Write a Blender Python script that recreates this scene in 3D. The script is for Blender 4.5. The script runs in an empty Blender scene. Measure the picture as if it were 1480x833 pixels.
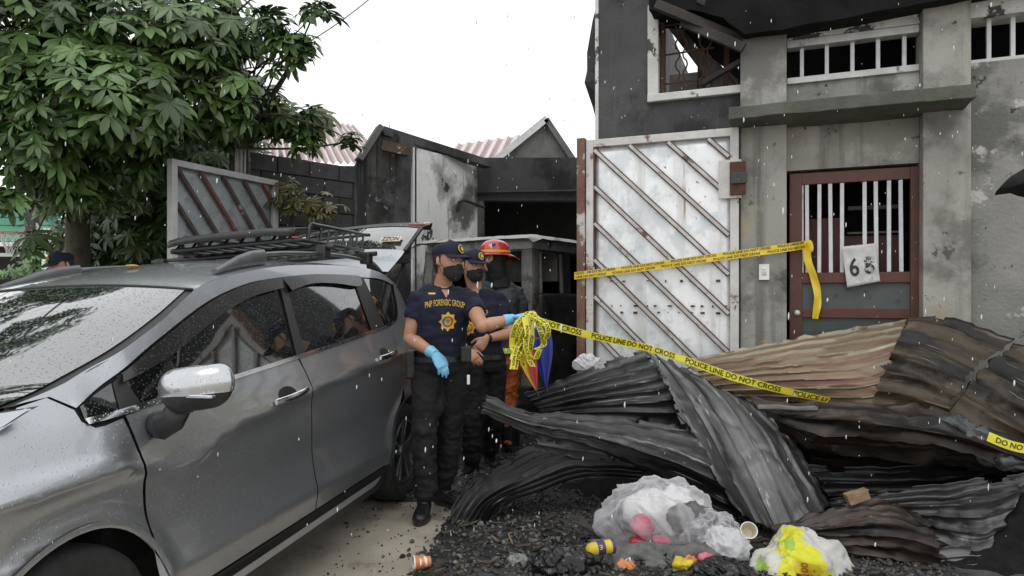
import bpy, bmesh, math, random
import numpy as np
from mathutils import Vector, Matrix, noise
from mathutils.bvhtree import BVHTree
R = random.Random(7)
SC = bpy.context.scene
COL = SC.collection
# ---------------------------------------------------------------- camera
F, CH, YH = 987.0, 1.38, 430.0      # focal length in photo pixels, lens height (m), horizon row
cd = bpy.data.cameras.new('camera'); cam = bpy.data.objects.new('camera', cd); COL.objects.link(cam)
cam.location = (0, 0, CH); cam.rotation_euler = (math.radians(90), 0, 0)
cd.sensor_width = 36.0; cd.lens = 36.0 * F / 1480.0
cd.shift_y = (YH - 416.5) / 1480.0
cd.clip_start = 0.05; cd.clip_end = 600
SC.camera = cam
# ---------------------------------------------------------------- overcast sky and weak broad sun
w = bpy.data.worlds.new('World'); SC.world = w; w.use_nodes = True
nt = w.node_tree; nt.nodes.clear()
sky = nt.nodes.new('ShaderNodeTexSky'); sky.sky_type = 'NISHITA'; sky.sun_disc = False
SUN_EL, SUN_AZ = math.radians(62), math.radians(200)
sky.sun_elevation = SUN_EL; sky.sun_rotation = SUN_AZ; sky.dust_density = 4
bgs = nt.nodes.new('ShaderNodeBackground'); bgs.inputs[1].default_value = 0.05
nt.links.new(sky.outputs[0], bgs.inputs[0])
bgc = nt.nodes.new('ShaderNodeBackground'); bgc.inputs[0].default_value = (0.97, 0.985, 1.0, 1); bgc.inputs[1].default_value = 1.45
mx = nt.nodes.new('ShaderNodeMixShader'); mx.inputs[0].default_value = 0.9
nt.links.new(bgs.outputs[0], mx.inputs[1]); nt.links.new(bgc.outputs[0], mx.inputs[2])
wo = nt.nodes.new('ShaderNodeOutputWorld'); nt.links.new(mx.outputs[0], wo.inputs[0])
sd = bpy.data.lights.new('sun', 'SUN'); sd.energy = 0.7; sd.angle = math.radians(30); sd.color = (1, .98, .95)
so = bpy.data.objects.new('sun', sd); COL.objects.link(so)
so.rotation_euler = (math.radians(30), 0, math.radians(-20)); so.location = (0, -5, 20)
SC.view_settings.view_transform = 'Standard'; SC.view_settings.look = 'None'
SC.view_settings.exposure = 0.0; SC.view_settings.gamma = 1.0
SC.render.engine = 'CYCLES'

# ---------------------------------------------------------------- helpers
def P(px, py, Y):
    return Vector(((px - 740) / F * Y, Y, CH - (py - YH) / F * Y))
def G(px, py, z=0.0):
    Y = (CH - z) * F / (py - YH); return P(px, py, Y)

def link(o, parent=None):
    COL.objects.link(o)
    if parent is not None:
        o.parent = parent
        o.matrix_parent_inverse = wm(parent).inverted()
    return o
def wm(o):
    if o.parent is None: return o.matrix_basis.copy()
    return wm(o.parent) @ o.matrix_parent_inverse @ o.matrix_basis
def tag(o, label=None, cat=None, group=None, kind=None):
    if label: o['label'] = label
    if cat: o['category'] = cat
    if group: o['group'] = group
    if kind: o['kind'] = kind
    return o
def empty(name, loc, label=None, cat=None, group=None, kind=None):
    o = bpy.data.objects.new(name, None); o.location = loc; o.empty_display_size = .1
    link(o); return tag(o, label, cat, group, kind)
def mesh_obj(name, verts, faces, mat, parent=None, smooth=False, angle=None):
    me = bpy.data.meshes.new(name)
    me.from_pydata([tuple(v) for v in verts], [], [tuple(f) for f in faces]); me.update()
    return me_obj(name, me, mat, parent, smooth, angle)
def me_obj(name, me, mat, parent=None, smooth=False, angle=None):
    if mat is not None and not me.materials:
        for m in (mat if isinstance(mat, (list, tuple)) else [mat]): me.materials.append(m)
    if smooth:
        me.polygons.foreach_set('use_smooth', [True] * len(me.polygons))
        if angle: me.set_sharp_from_angle(angle=math.radians(angle))
    o = bpy.data.objects.new(name, me); return link(o, parent)
def bm_obj(name, bm, mat, parent=None, smooth=False, angle=None):
    bmesh.ops.recalc_face_normals(bm, faces=bm.faces)
    me = bpy.data.meshes.new(name); bm.to_mesh(me); bm.free()
    return me_obj(name, me, mat, parent, smooth, angle)

def frame_box(bm, o, ex, ey, ez, x0, x1, y0, y1, z0, z1, bev=0.0):
    """box in a local frame with origin o and axes ex,ey,ez"""
    vs = [bm.verts.new(o + ex * x + ey * y + ez * z) for x in (x0, x1) for y in (y0, y1) for z in (z0, z1)]
    fs = [(0, 1, 3, 2), (4, 6, 7, 5), (0, 4, 5, 1), (2, 3, 7, 6), (0, 2, 6, 4), (1, 5, 7, 3)]
    faces = [bm.faces.new([vs[i] for i in f]) for f in fs]
    if bev:
        es = {e for f in faces for e in f.edges}
        bmesh.ops.bevel(bm, geom=list(es), offset=bev, segments=2, affect='EDGES', profile=.6)
X3, Y3, Z3 = Vector((1, 0, 0)), Vector((0, 1, 0)), Vector((0, 0, 1))
def box(bm, x0, x1, y0, y1, z0, z1, bev=0): frame_box(bm, Vector(), X3, Y3, Z3, x0, x1, y0, y1, z0, z1, bev)

def bar(bm, a, b, wx, wy, up=Z3, bev=0.0):
    """rectangular bar a->b, wx across, wy along 'up'"""
    a, b = Vector(a), Vector(b); d = (b - a); L = d.length; d.normalize()
    s = d.cross(up)
    if s.length < 1e-4: s = d.cross(X3)
    s.normalize(); u = s.cross(d).normalized()
    frame_box(bm, a, d, s, u, 0, L, -wx / 2, wx / 2, -wy / 2, wy / 2, bev)

def tube(bm, pts, rad, n=10, ref=None, cap=True):
    """loft of ellipses along pts; rad list of r or (a,b): a along side, b along other; ref = direction for 'b' axis"""
    pts = [Vector(p) for p in pts]; m = len(pts); rings = []
    prev = None
    for i, p in enumerate(pts):
        d = (pts[min(i + 1, m - 1)] - pts[max(i - 1, 0)])
        d = d.normalized() if d.length > 1e-9 else Z3.copy()
        if ref is not None: bvec = Vector(ref[i] if isinstance(ref, list) else ref)
        else: bvec = prev if prev is not None else (Z3 if abs(d.z) < .9 else X3)
        bvec = (bvec - d * bvec.dot(d)); bvec.normalize(); prev = bvec
        a = bvec.cross(d).normalized()
        r = rad[i] if isinstance(rad, list) else rad
        ra, rb = r if isinstance(r, tuple) else (r, r)
        rings.append([bm.verts.new(p + a * (ra * math.cos(2 * math.pi * k / n)) + bvec * (rb * math.sin(2 * math.pi * k / n))) for k in range(n)])
    for i in range(m - 1):
        for k in range(n):
            bm.faces.new((rings[i][k], rings[i][(k + 1) % n], rings[i + 1][(k + 1) % n], rings[i + 1][k]))
    if cap:
        bm.faces.new(rings[0][::-1]); bm.faces.new(rings[-1])
    return rings
def tube_obj(name, pts, rad, mat, parent=None, n=8, ref=None):
    bm = bmesh.new(); tube(bm, pts, rad, n, ref); return bm_obj(name, bm, mat, parent, True, 50)

def ellipsoid(bm, c, rx, ry, rz, ex=X3, ey=Y3, ez=Z3, nu=16, nv=10):
    c = Vector(c); rings = []
    top = bm.verts.new(c + ez * rz); bot = bm.verts.new(c - ez * rz)
    for j in range(1, nv):
        t = math.pi * j / nv
        rings.append([bm.verts.new(c + ex * (rx * math.sin(t) * math.cos(2 * math.pi * k / nu)) + ey * (ry * math.sin(t) * math.sin(2 * math.pi * k / nu)) + ez * (rz * math.cos(t))) for k in range(nu)])
    for k in range(nu):
        k2 = (k + 1) % nu
        bm.faces.new((top, rings[0][k], rings[0][k2])); bm.faces.new((bot, rings[-1][k2], rings[-1][k]))
        for j in range(nv - 2): bm.faces.new((rings[j][k], rings[j + 1][k], rings[j + 1][k2], rings[j][k2]))

def hermite(xs, ys):
    xs = np.array(xs, float); ys = np.array(ys, float)
    d = np.diff(ys) / np.diff(xs); m = np.zeros(len(xs))
    m[0], m[-1] = d[0], d[-1]
    for i in range(1, len(xs) - 1):
        if d[i - 1] * d[i] > 0:
            w1 = 2 * (xs[i + 1] - xs[i]) + xs[i] - xs[i - 1]; w2 = xs[i + 1] - xs[i] + 2 * (xs[i] - xs[i - 1])
            m[i] = (w1 + w2) / (w1 / d[i - 1] + w2 / d[i])
    def fn(x):
        x = min(max(x, xs[0]), xs[-1]); i = min(max(int(np.searchsorted(xs, x)) - 1, 0), len(xs) - 2)
        h = xs[i + 1] - xs[i]; t = (x - xs[i]) / h
        return float((2 * t**3 - 3 * t**2 + 1) * ys[i] + (t**3 - 2 * t**2 + t) * h * m[i] + (-2 * t**3 + 3 * t**2) * ys[i + 1] + (t**3 - t**2) * h * m[i + 1])
    return fn
def crom(pts, n):
    """Catmull-Rom through points (array k x d), n samples"""
    p = np.array(pts, float); k = len(p)
    q = np.vstack([2 * p[0] - p[1], p, 2 * p[-1] - p[-2]])
    out = []
    for s in np.linspace(0, k - 1, n):
        i = min(int(s), k - 2); t = s - i
        a, b, c, d = q[i], q[i + 1], q[i + 2], q[i + 3]
        out.append(.5 * (2 * b + (c - a) * t + (2 * a - 5 * b + 4 * c - d) * t * t + (3 * b - 3 * c + d - a) * t**3))
    return np.array(out)
def fbm(v, o=4): return noise.fractal(Vector(v), 1.0, 2.0, o)

# ---------------------------------------------------------------- materials
def mat(name, c, c2=None, scale=4.0, rough=.6, rough2=None, metal=0.0, bump=0.0, bscale=60.0, bdist=.01, coat=0.0,
        spots=(), vscale=(1, 1, 1), spec=.5, detail=6.0, trans=0.0, alpha=1.0, drops=0.0, rnd=0.0, attr=None, sss=0.0, coord='Object'):
    m = bpy.data.materials.new(name); m.use_nodes = True
    t = m.node_tree; N = t.nodes; Lk = t.links
    b = N['Principled BSDF']
    tc = N.new('ShaderNodeTexCoord'); mp = N.new('ShaderNodeMapping'); mp.inputs['Scale'].default_value = vscale
    Lk.new(tc.outputs[coord], mp.inputs['Vector'])
    def nz(sc, det=detail, rgh=.6, vec=None):
        n = N.new('ShaderNodeTexNoise'); n.inputs['Scale'].default_value = sc; n.inputs['Detail'].default_value = det
        n.inputs['Roughness'].default_value = rgh; Lk.new((vec or mp.outputs[0]), n.inputs['Vector']); return n
    def ramp(src, a, bb):
        r = N.new('ShaderNodeMapRange'); r.inputs[1].default_value = a; r.inputs[2].default_value = bb
        r.interpolation_type = 'SMOOTHSTEP'; Lk.new(src, r.inputs[0]); return r.outputs[0]
    def mixc(fac, A, B):
        x = N.new('ShaderNodeMix'); x.data_type = 'RGBA'
        if isinstance(fac, float): x.inputs[0].default_value = fac
        else: Lk.new(fac, x.inputs[0])
        for s, v in ((x.inputs[6], A), (x.inputs[7], B)):
            if isinstance(v, tuple): s.default_value = (*v, 1)
            else: Lk.new(v, s)
        return x.outputs[2]
    c = tuple(c); c2 = tuple(c2) if c2 else c
    n1 = nz(scale)
    col = mixc(ramp(n1.outputs[0], .3, .7), c, c2)
    for s in spots:   # (colour, scale, lo, hi[, vecscale])
        vec = None
        if len(s) > 4:
            m2 = N.new('ShaderNodeMapping'); m2.inputs['Scale'].default_value = s[4]; Lk.new(tc.outputs[coord], m2.inputs['Vector']); vec = m2.outputs[0]
        n2 = nz(s[1], 8, .65, vec); col = mixc(ramp(n2.outputs[0], s[2], s[3]), col, tuple(s[0]))
    if rnd:
        oi = N.new('ShaderNodeObjectInfo'); hv = N.new('ShaderNodeHueSaturation')
        r = N.new('ShaderNodeMapRange'); r.inputs[3].default_value = 1 - rnd; r.inputs[4].default_value = 1 + rnd
        Lk.new(oi.outputs['Random'], r.inputs[0]); Lk.new(r.outputs[0], hv.inputs['Value']); Lk.new(col, hv.inputs['Color']); col = hv.outputs[0]
    if attr:
        at = N.new('ShaderNodeAttribute'); at.attribute_name = attr
        mm = N.new('ShaderNodeMix'); mm.data_type = 'RGBA'; mm.blend_type = 'MULTIPLY'; mm.inputs[0].default_value = 1
        Lk.new(col, mm.inputs[6]); Lk.new(at.outputs['Color'], mm.inputs[7]); col = mm.outputs[2]
    Lk.new(col, b.inputs['Base Color'])
    b.inputs['Metallic'].default_value = metal; b.inputs['Specular IOR Level'].default_value = spec
    if rough2 is not None:
        r = N.new('ShaderNodeMapRange'); r.inputs[1].default_value = .35; r.inputs[2].default_value = .65
        r.inputs[3].default_value = rough; r.inputs[4].default_value = rough2
        Lk.new(nz(scale * 1.7).outputs[0], r.inputs[0]); Lk.new(r.outputs[0], b.inputs['Roughness'])
    else: b.inputs['Roughness'].default_value = rough
    b.inputs['Coat Weight'].default_value = coat; b.inputs['Coat Roughness'].default_value = .04
    b.inputs['Transmission Weight'].default_value = trans; b.inputs['Alpha'].default_value = alpha
    if sss: b.inputs['Subsurface Weight'].default_value = sss; b.inputs['Subsurface Radius'].default_value = (.01, .004, .002)
    last = None
    if bump:
        bp = N.new('ShaderNodeBump'); bp.inputs['Strength'].default_value = bump; bp.inputs['Distance'].default_value = bdist
        Lk.new(nz(bscale, 5).outputs[0], bp.inputs['Height']); last = bp
    if drops:
        vo = N.new('ShaderNodeTexVoronoi'); vo.inputs['Scale'].default_value = 95; Lk.new(tc.outputs['Object'], vo.inputs['Vector'])
        h = ramp(vo.outputs['Distance'], .36, .12)
        n3 = nz(170, 1); msk = ramp(n3.outputs[0], .52, .6)
        mu = N.new('ShaderNodeMath'); mu.operation = 'MULTIPLY'; Lk.new(h, mu.inputs[0]); Lk.new(msk, mu.inputs[1])
        bp = N.new('ShaderNodeBump'); bp.inputs['Strength'].default_value = drops; bp.inputs['Distance'].default_value = .002
        Lk.new(mu.outputs[0], bp.inputs['Height'])
        if last: Lk.new(last.outputs[0], bp.inputs['Normal'])
        last = bp
        Lk.new(bp.outputs[0], b.inputs['Coat Normal'])
    if last: Lk.new(last.outputs[0], b.inputs['Normal'])
    return m

SOOT = (.012, .012, .013)
M = {}
M['soot'] = mat('soot', (.008, .008, .009), (.022, .021, .02), 3, .75, bump=.5, bscale=30)
M['soot_black'] = mat('soot_black', (.0035, .0035, .0035), (.009, .009, .009), 5, .85, bump=.6, bscale=30, spec=.2)
M['concrete'] = mat('concrete', (.27, .268, .238), (.37, .362, .325), 1.6, .75, bump=.35, bscale=45,
    spots=[((.15, .148, .135), .9, .47, .58), ((.43, .42, .39), 1.5, .56, .68), ((.08, .078, .07), 4, .60, .66), ((.15, .147, .132), .8, .52, .66, (5.5, 5.5, .25)), ((.33, .29, .20), 2.1, .62, .68), ((.05, .05, .047), 14, .66, .69)])
M['concrete_rough'] = mat('concrete_rough', (.20, .20, .185), (.29, .285, .265), 1.9, .85, bump=.8, bscale=38,
    spots=[((.12, .12, .11), 1.2, .49, .58), ((.44, .43, .405), 2.6, .58, .63), ((.035, .035, .035), 6, .62, .66), ((.14, .137, .125), .9, .54, .70, (6, 6, .25)), ((.04, .04, .04), 18, .66, .69)])
M['concrete_dark'] = mat('concrete_dark', (.050, .051, .053), (.088, .088, .09), 2.2, .8, bump=.5, bscale=70,
    spots=[((.022, .022, .023), 1.1, .47, .60), ((.14, .14, .14), 20, .66, .70), ((.085, .085, .085), .9, .55, .70, (6, 6, .25))])
M['ledge'] = mat('ledge', (.115, .115, .10), (.07, .072, .06), 5, .8, bump=.6, bscale=50,
    spots=[((.07, .085, .05), 3.5, .5, .68), ((.05, .05, .045), 9, .6, .72)])
M['white_chip'] = mat('white_chip', (.64, .64, .62), (.50, .50, .48), 6, .6, bump=.4, spots=[((.05, .048, .045), 5, .55, .60), ((.2, .12, .08), 14, .66, .72)])
M['alu'] = mat('alu', (.60, .60, .59), (.45, .45, .44), 8, .45, metal=.2, spots=[((.07, .07, .07), 5, .62, .72)])
M['bar_white'] = mat('bar_white', (.70, .71, .74), (.58, .58, .60), 14, .5, spots=[((.10, .05, .035), 16, .66, .71)])
M['rust'] = mat('rust', (.11, .045, .028), (.055, .028, .022), 18, .85, bump=.5, bscale=120)
M['frame_gate'] = mat('frame_gate', (.50, .48, .46), (.62, .61, .59), 7, .55, bump=.3,
    spots=[((.15, .065, .035), 5.5, .56, .66), ((.06, .03, .025), 9, .66, .72)])
M['galv'] = mat('galv', (.82, .83, .84), (.92, .93, .93), 2.2, .34, rough2=.55, metal=.45, bump=.15, bscale=9, bdist=.02,
    spots=[((.52, .56, .58), 3.5, .52, .72), ((.60, .60, .57), 1.1, .52, .7, (5, 5, .5)), ((.16, .09, .06), 15, .66, .69), ((.50, .38, .25), 2.2, .64, .72), ((.50, .53, .55), 1.3, .50, .70, (2, 2, 1.4)), ((.34, .24, .17), 1.5, .64, .69, (9, 9, .4)), ((.66, .69, .71), 5, .50, .62)])
M['galv_dim'] = mat('galv_dim', (.30, .335, .35), (.42, .45, .46), 5, .5, rough2=.62, metal=.4, bump=.12, bscale=12, spots=[((.22, .25, .26), 9, .5, .7)])
M['slat'] = mat('slat', (.56, .55, .53), (.40, .37, .35), 9, .5, metal=.2, spots=[((.13, .065, .05), 7, .56, .64)])
M['slat_edge'] = mat('slat_edge', (.14, .085, .07), (.075, .045, .04), 7, .7, spots=[((.40, .37, .35), 9, .60, .68)])  # brown for rust and for the shadow line painted round each slat face
M['rust_white'] = mat('rust_white', (.20, .11, .075), (.12, .06, .045), 6, .75, bump=.4, spots=[((.50, .47, .44), 5, .52, .60)])
M['slat_red'] = mat('slat_red', (.17, .045, .045), (.09, .05, .05), 9, .55, spots=[((.3, .28, .27), 8, .58, .66)])
M['slat_dark'] = mat('slat_dark', (.055, .040, .036), (.085, .062, .056), 8, .6, spots=[((.30, .28, .27), 8, .60, .66)])
M['frame_grey'] = mat('frame_grey', (.42, .42, .42), (.52, .52, .52), 6, .6, bump=.2, spots=[((.2, .18, .17), 9, .62, .7)])
M['door_brown'] = mat('door_brown', (.115, .034, .022), (.085, .026, .018), 8, .42, bump=.15, spots=[((.30, .24, .21), 30, .72, .75), ((.04, .018, .014), 5, .58, .72)])
M['door_panel'] = mat('door_panel', (.050, .062, .060), (.075, .088, .083), 3, .3, rough2=.5, bump=.1, spots=[((.02, .022, .022), 6, .6, .7)])
M['board_dark'] = mat('board_dark', (.030, .025, .024), (.05, .045, .042), 5, .6)
M['board_red'] = mat('board_red', (.10, .022, .02), (.05, .018, .016), 5, .6)
M['white'] = mat('white', (.78, .78, .77), (.70, .70, .69), 7, .4)
M['black_plastic'] = mat('black_plastic', (.012, .012, .013), (.02, .02, .021), 20, .4, bump=.1, bscale=200)
M['black_paint'] = mat('black_paint', (.02, .02, .021), (.03, .03, .03), 9, .3)
M['plaster_burnt'] = mat('plaster_burnt', (.055, .053, .050), (.13, .125, .12), 1.6, .85, bump=.4,
    spots=[((.016, .016, .016), 1.0, .47, .57), ((.28, .27, .26), 7, .62, .67), ((.022, .022, .022), 1.1, .5, .58, (5, 5, .3)), ((.20, .195, .185), 1.4, .59, .66)])
M['white_wall'] = mat('white_wall', (.84, .84, .82), (.72, .72, .70), 2, .75, bump=.3,
    spots=[((.34, .34, .33), 1.0, .50, .62), ((.03, .03, .03), 2.0, .60, .64), ((.05, .046, .042), 1.1, .59, .63, (5, 5, .5)), ((.12, .12, .115), .7, .56, .66)])
M['block'] = mat('block', (.038, .038, .040), (.062, .062, .064), 6, .9, bump=.8, bscale=60, rnd=.25, spots=[((.02, .02, .02), 2, .5, .7)])
M['mortar'] = mat('mortar', (.018, .018, .018), (.03, .03, .03), 9, .95, bump=.5)
M['gable'] = mat('gable', (.15, .145, .14), (.10, .10, .098), 3, .85, bump=.4, spots=[((.05, .05, .05), 2.5, .5, .7, (3, 3, .6))])
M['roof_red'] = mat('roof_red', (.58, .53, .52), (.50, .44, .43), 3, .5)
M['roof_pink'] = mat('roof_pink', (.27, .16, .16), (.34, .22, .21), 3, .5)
M['wood_char'] = mat('wood_char', (.02, .018, .017), (.055, .045, .04), 7, .8, bump=.6, bscale=40, vscale=(1, 1, 1))
M['ash'] = mat('ash', (.22, .205, .19), (.10, .09, .085), 4, .9, bump=.4)
# ---------------------------------------------------------------- ground
M['ground'] = mat('ground', (.31, .28, .225), (.43, .39, .315), 1.3, .25, rough2=.7, bump=.4, bscale=70,
    spots=[((.15, .135, .11), .9, .48, .66), ((.03, .029, .028), 1.6, .58, .70), ((.03, .03, .03), 26, .66, .70), ((.33, .31, .27), 3.1, .60, .72)])
g = mesh_obj('ground', [(-150, -150, 0), (150, -150, 0), (150, 150, 0), (-150, 150, 0)], [(0, 1, 2, 3)], M['ground']); tag(g, kind='structure')

# ---------------------------------------------------------------- house facade frame: s along wall, w outwards, z up
FO = Vector((2.43, 4.85, 0)); FE = Vector((.931, -.365, 0)).normalized(); FN = Vector((-FE.y * -1, 0, 0))
FN = Vector((FE.y, -FE.x, 0))          # towards the street
def fac(px, py, wv=0.0):
    """(s,z) where the ray of a photo pixel meets the facade plane moved out by wv"""
    d = Vector(((px - 740) / F, 1, -(py - YH) / F)); o = FO + FN * wv
    k = (o.dot(FN)) / d.dot(FN); p = d * k
    return (p - FO).dot(FE), p.z + CH
def fbox(name, s0, s1, w0, w1, z0, z1, m, parent=None, bev=0.004):
    bm = bmesh.new(); frame_box(bm, FO, FE, FN, Z3, s0, s1, w0, w1, z0, z1, bev); return bm_obj(name, bm, m, parent)
def FW(s, wv, z): return FO + FE * s + FN * wv + Z3 * z

house = empty('burnt_house', FW(0, 0, 0), 'burnt two storey grey concrete house with barred windows and a canopy ledge', 'house')
sL = fac(864, 100)[0]; sP1 = fac(1070, 100, .12)[0]; sP1r = fac(1137, 100, .12)[0]
sP2 = fac(1334, 70, .12)[0]; sP2r = fac(1404, 70, .12)[0]; sR = sP2r + 4.5
ZT = 4.6
# left dark wing with the burnt window
wl, wr = fac(946, 80)[0], fac(1069, 80)[0]; wb = fac(1000, 133)[1]; wt = fac(1000, 10)[1]
for a, b, z0, z1 in ((sL, wl, 0, ZT), (wl, sP1 + .03, 0, wb), (wl, sP1 + .03, wt, ZT)):
    fbox('wall', a, b, -.15, 0, z0, z1, M['concrete_dark'], house, 0)
fbox('corner_trim', sL - .02, sL + .008, -.10, .012, 0, ZT, M['white_chip'], house)
bm = bmesh.new(); frame_box(bm, FO, FE, FN, Z3, sL, sL + .15, -5, -.16, 0, ZT); bm_obj('side_wall', bm, M['concrete_dark'], house)
win = fbox('window', wl - .05, wl + .035, -.1, .03, wb - .04, wt + .05, M['white_chip'], house, .006)
fbox('sill', wl - .05, sP1 + .02, -.12, .045, wb - .055, wb + .005, M['white_chip'], win, .008)
fbox('frame', wl + .04, wl + .075, -.08, -.03, wb + .02, wt, M['rust'], win)
# scroll grille
bm = bmesh.new()
gw = wr - wl
for i in range(5):
    s = wl + .06 + i * gw * .145; pts = []
    for j in range(25):
        z = wb + .02 + j * (wt - wb) / 24; ph = (z - wb) / .16
        tri = abs((ph % 1) * 2 - 1); tri = min(max(tri * 1.8 - .4, 0), 1)
        pts.append(FW(s + (.035 * tri if i % 2 else -.035 * tri), -.06, z))
    tube(bm, pts, .007, 5)
for z in (wb + .1, wb + .33, wb + .56): tube(bm, [FW(wl + .03, -.06, z), FW(wl + gw * .7, -.06, z + .01)], .008, 5)
bm_obj('grille', bm, M['rust'], win)
bm = bmesh.new()
bar(bm, FW(wl + .1, -.55, wb + .75), FW(wl + .62, -.35, wb - .05), .11, .13)
bar(bm, FW(wl + .28, -.7, wb - .1), FW(wl + .30, -.7, wb + .9), .07, .07)
bm_obj('fallen_beam', bm, M['ash'], house)
bm = bmesh.new(); bar(bm, FW(wl + .36, -.02, wb + .06), FW(wr + .05, .05, wb + .19), .05, .035); bm_obj('charred_stick', bm, M['wood_char'], house)
bm = bmesh.new(); bar(bm, FW(wl + .52, -.2, wb), FW(wl + .53, -.2, wb + .38), .04, .04); bm_obj('post', bm, M['rust'], house)
bm = bmesh.new(); ellipsoid(bm, FW(wl + .15, -1.0, wb + .05), .16, .12, .16); ellipsoid(bm, FW(wl + .5, -1.2, wb), .3, .2, .22)
bm_obj('ash_heap', bm, M['ash'], house, True)
# interior room shell (charred)
fbox('room_wall', sL + .2, sR, -2.6, -2.5, 0, wb + .95, M['ash'], house, 0)
fbox('room_wall', sL + .95, sR, -2.5, -2.4, 0, ZT, M['soot'], house, 0)
fbox('room_floor', sL + .16, sR, -2.5, -.16, 2.55, 2.62, M['soot'], house, 0)
fbox('room_ceiling', sL + .75, sR, -2.5, -.16, ZT - .1, ZT, M['soot'], house, 0)
fbox('ground_room_wall', sP1 + .1, sR, -1.3, -1.2, 0, 2.5, M['soot'], house, 0)
# sagging charred eave over the left window
e0 = fac(942, 8, .35); e1 = fac(1076, 48, .35); e2 = fac(1180, 12, .35)
vs = [FW(fac(x, y, .25)[0], .25, fac(x, y, .25)[1]) for x, y in ((938, 14), (1000, 14), (1045, 26), (1076, 50), (1130, 42), (1200, 30), (1339, 4), (1420, -12), (1560, -40), (1800, -90))]
bm = bmesh.new(); rows = []
for i, v in enumerate(vs):
    rows.append([bm.verts.new(v + Z3 * .7), bm.verts.new(v), bm.verts.new(v - FN * .45 + Z3 * .02)])
for i in range(len(rows) - 1):
    for k in range(2): bm.faces.new((rows[i][k], rows[i + 1][k], rows[i + 1][k + 1], rows[i][k + 1]))
bmesh.ops.subdivide_edges(bm, edges=bm.edges[:], cuts=3, use_grid_fill=True)
for v in bm.verts: v.co += Vector((0, 0, 1)) * fbm(v.co * 9) * .010 + FN * fbm(v.co * 5 + Vector((3, 3, 3))) * .010
bm_obj('eave', bm, M['soot_black'], house)
poly_ = [(958, 22), (1070, 22), (1070, 118), (1050, 100), (1010, 70), (985, 40)]
mesh_obj('fallen_ceiling', [FW(fac(x, y, -.2)[0], -.2 - .001 * i, fac(x, y, -.2)[1]) for i, (x, y) in enumerate(poly_)], [tuple(range(6))], M['soot_black'], house).modifiers.new('s', 'SOLIDIFY').thickness = .02
for i, (pa, pb) in enumerate((((950, 14), (1072, 52)), ((1010, 2), (1100, 40)), ((985, 30), (1075, 70)))):
    a, b = fac(*pa, .2), fac(*pb, .2); bm = bmesh.new(); bar(bm, FW(a[0], .30 - .06 * i, a[1]), FW(b[0], .1 + .05 * i, b[1]), .05, .07, bev=.005); bm_obj('rafter', bm, M['wood_char'], house)
bm = bmesh.new()   # torn black roofing hanging off the left corner
pts = [(866, -10), (858, 30), (846, 72), (848, 100), (846, 120), (854, 150), (861, 170), (868, 182)]
for i, (x, y) in enumerate(pts):
    s, z = fac(x, y, -.3); s2, z2 = fac(872, y, -.3); s3, _ = fac(858, y, -.3)
    bm.verts.new(FW(s, -.34 + .05 * math.sin(i * 2.1), z)); bm.verts.new(FW(s2 + .05, -.2, z2))
bm.verts.ensure_lookup_table()
for i in range(len(pts) - 1): bm.faces.new((bm.verts[2 * i], bm.verts[2 * i + 1], bm.verts[2 * i + 3], bm.verts[2 * i + 2]))
o = bm_obj('torn_roofing', bm, M['soot'], house); sm = o.modifiers.new('s', 'SOLIDIFY'); sm.thickness = .01
# pillars (upper + lower), wall pieces, window openings
lz = fac(1100, 168, .12)[1]; zl0 = fac(1230, 150, .12)[1]
fbox('pillar', sP1, sP1r, -.15, .12, 0, fac(1100, 52, .12)[1], M['concrete'], house, .008)
fbox('pillar', sP2, sP2r, -.15, .12, 0, ZT, M['concrete'], house, .008)
wb2 = fac(1235, 113)[1]; wt2 = fac(1235, 52)[1]; zsp = (fac(1053, 168, .42)[1] + fac(1411, 120, .42)[1]) / 2 - .01
fbox('wall', sP1r + .002, sP2 - .002, -.15, -.005, zsp, wb2, M['concrete_rough'], house, 0)
fbox('lintel', sP1r - .25, sP2 - .002, -.14, .03, wt2 + .02, wt2 + .17, M['white_chip'], house, .006)
fbox('wall', sP1r - .25, sP2 - .002, -.15, .0, wt2 + .175, ZT, M['concrete_rough'], house, 0)
w2 = fbox('barred_window', sP1r + .003, sP2 - .003, -.08, .02, wt2 - .035, wt2 + .018, M['alu'], house, .004)
fbox('frame', sP1r + .003, sP2 - .003, -.08, .02, wb2, wb2 + .045, M['alu'], w2, .004)
for px in (1159, 1195, 1232, 1269, 1307):
    s = fac(px, 80, -.03)[0]; fbox('bar', s - .013, s + .013, -.05, -.022, wb2 + .046, wt2 - .036, M['bar_white'], w2, .003)
wr2 = sP2r + 1.2
fbox('wall', sP2r + .002, sR, -.15, .05, 0, fac(1440, 88, .05)[1], M['concrete_rough'], house, 0)
fbox('wall', sP2r + .002, sR, -.15, .05, fac(1440, 22, .05)[1], ZT, M['white_chip'], house, 0)
fbox('wall', wr2, sR, -.15, .05, fac(1440, 88, .05)[1], fac(1440, 22, .05)[1], M['concrete_rough'], house, 0)
w3 = fbox('barred_window', sP2r + .003, wr2, -.06, .02, fac(1440, 88, .05)[1], fac(1440, 88, .05)[1] + .03, M['alu'], house, .003)
for px in (1431, 1466): s = fac(px, 60)[0]; fbox('bar', s - .013, s + .013, -.05, -.022, fac(1440, 88, .05)[1] + .031, fac(1440, 22, .05)[1], M['bar_white'], w3, .003)
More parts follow.
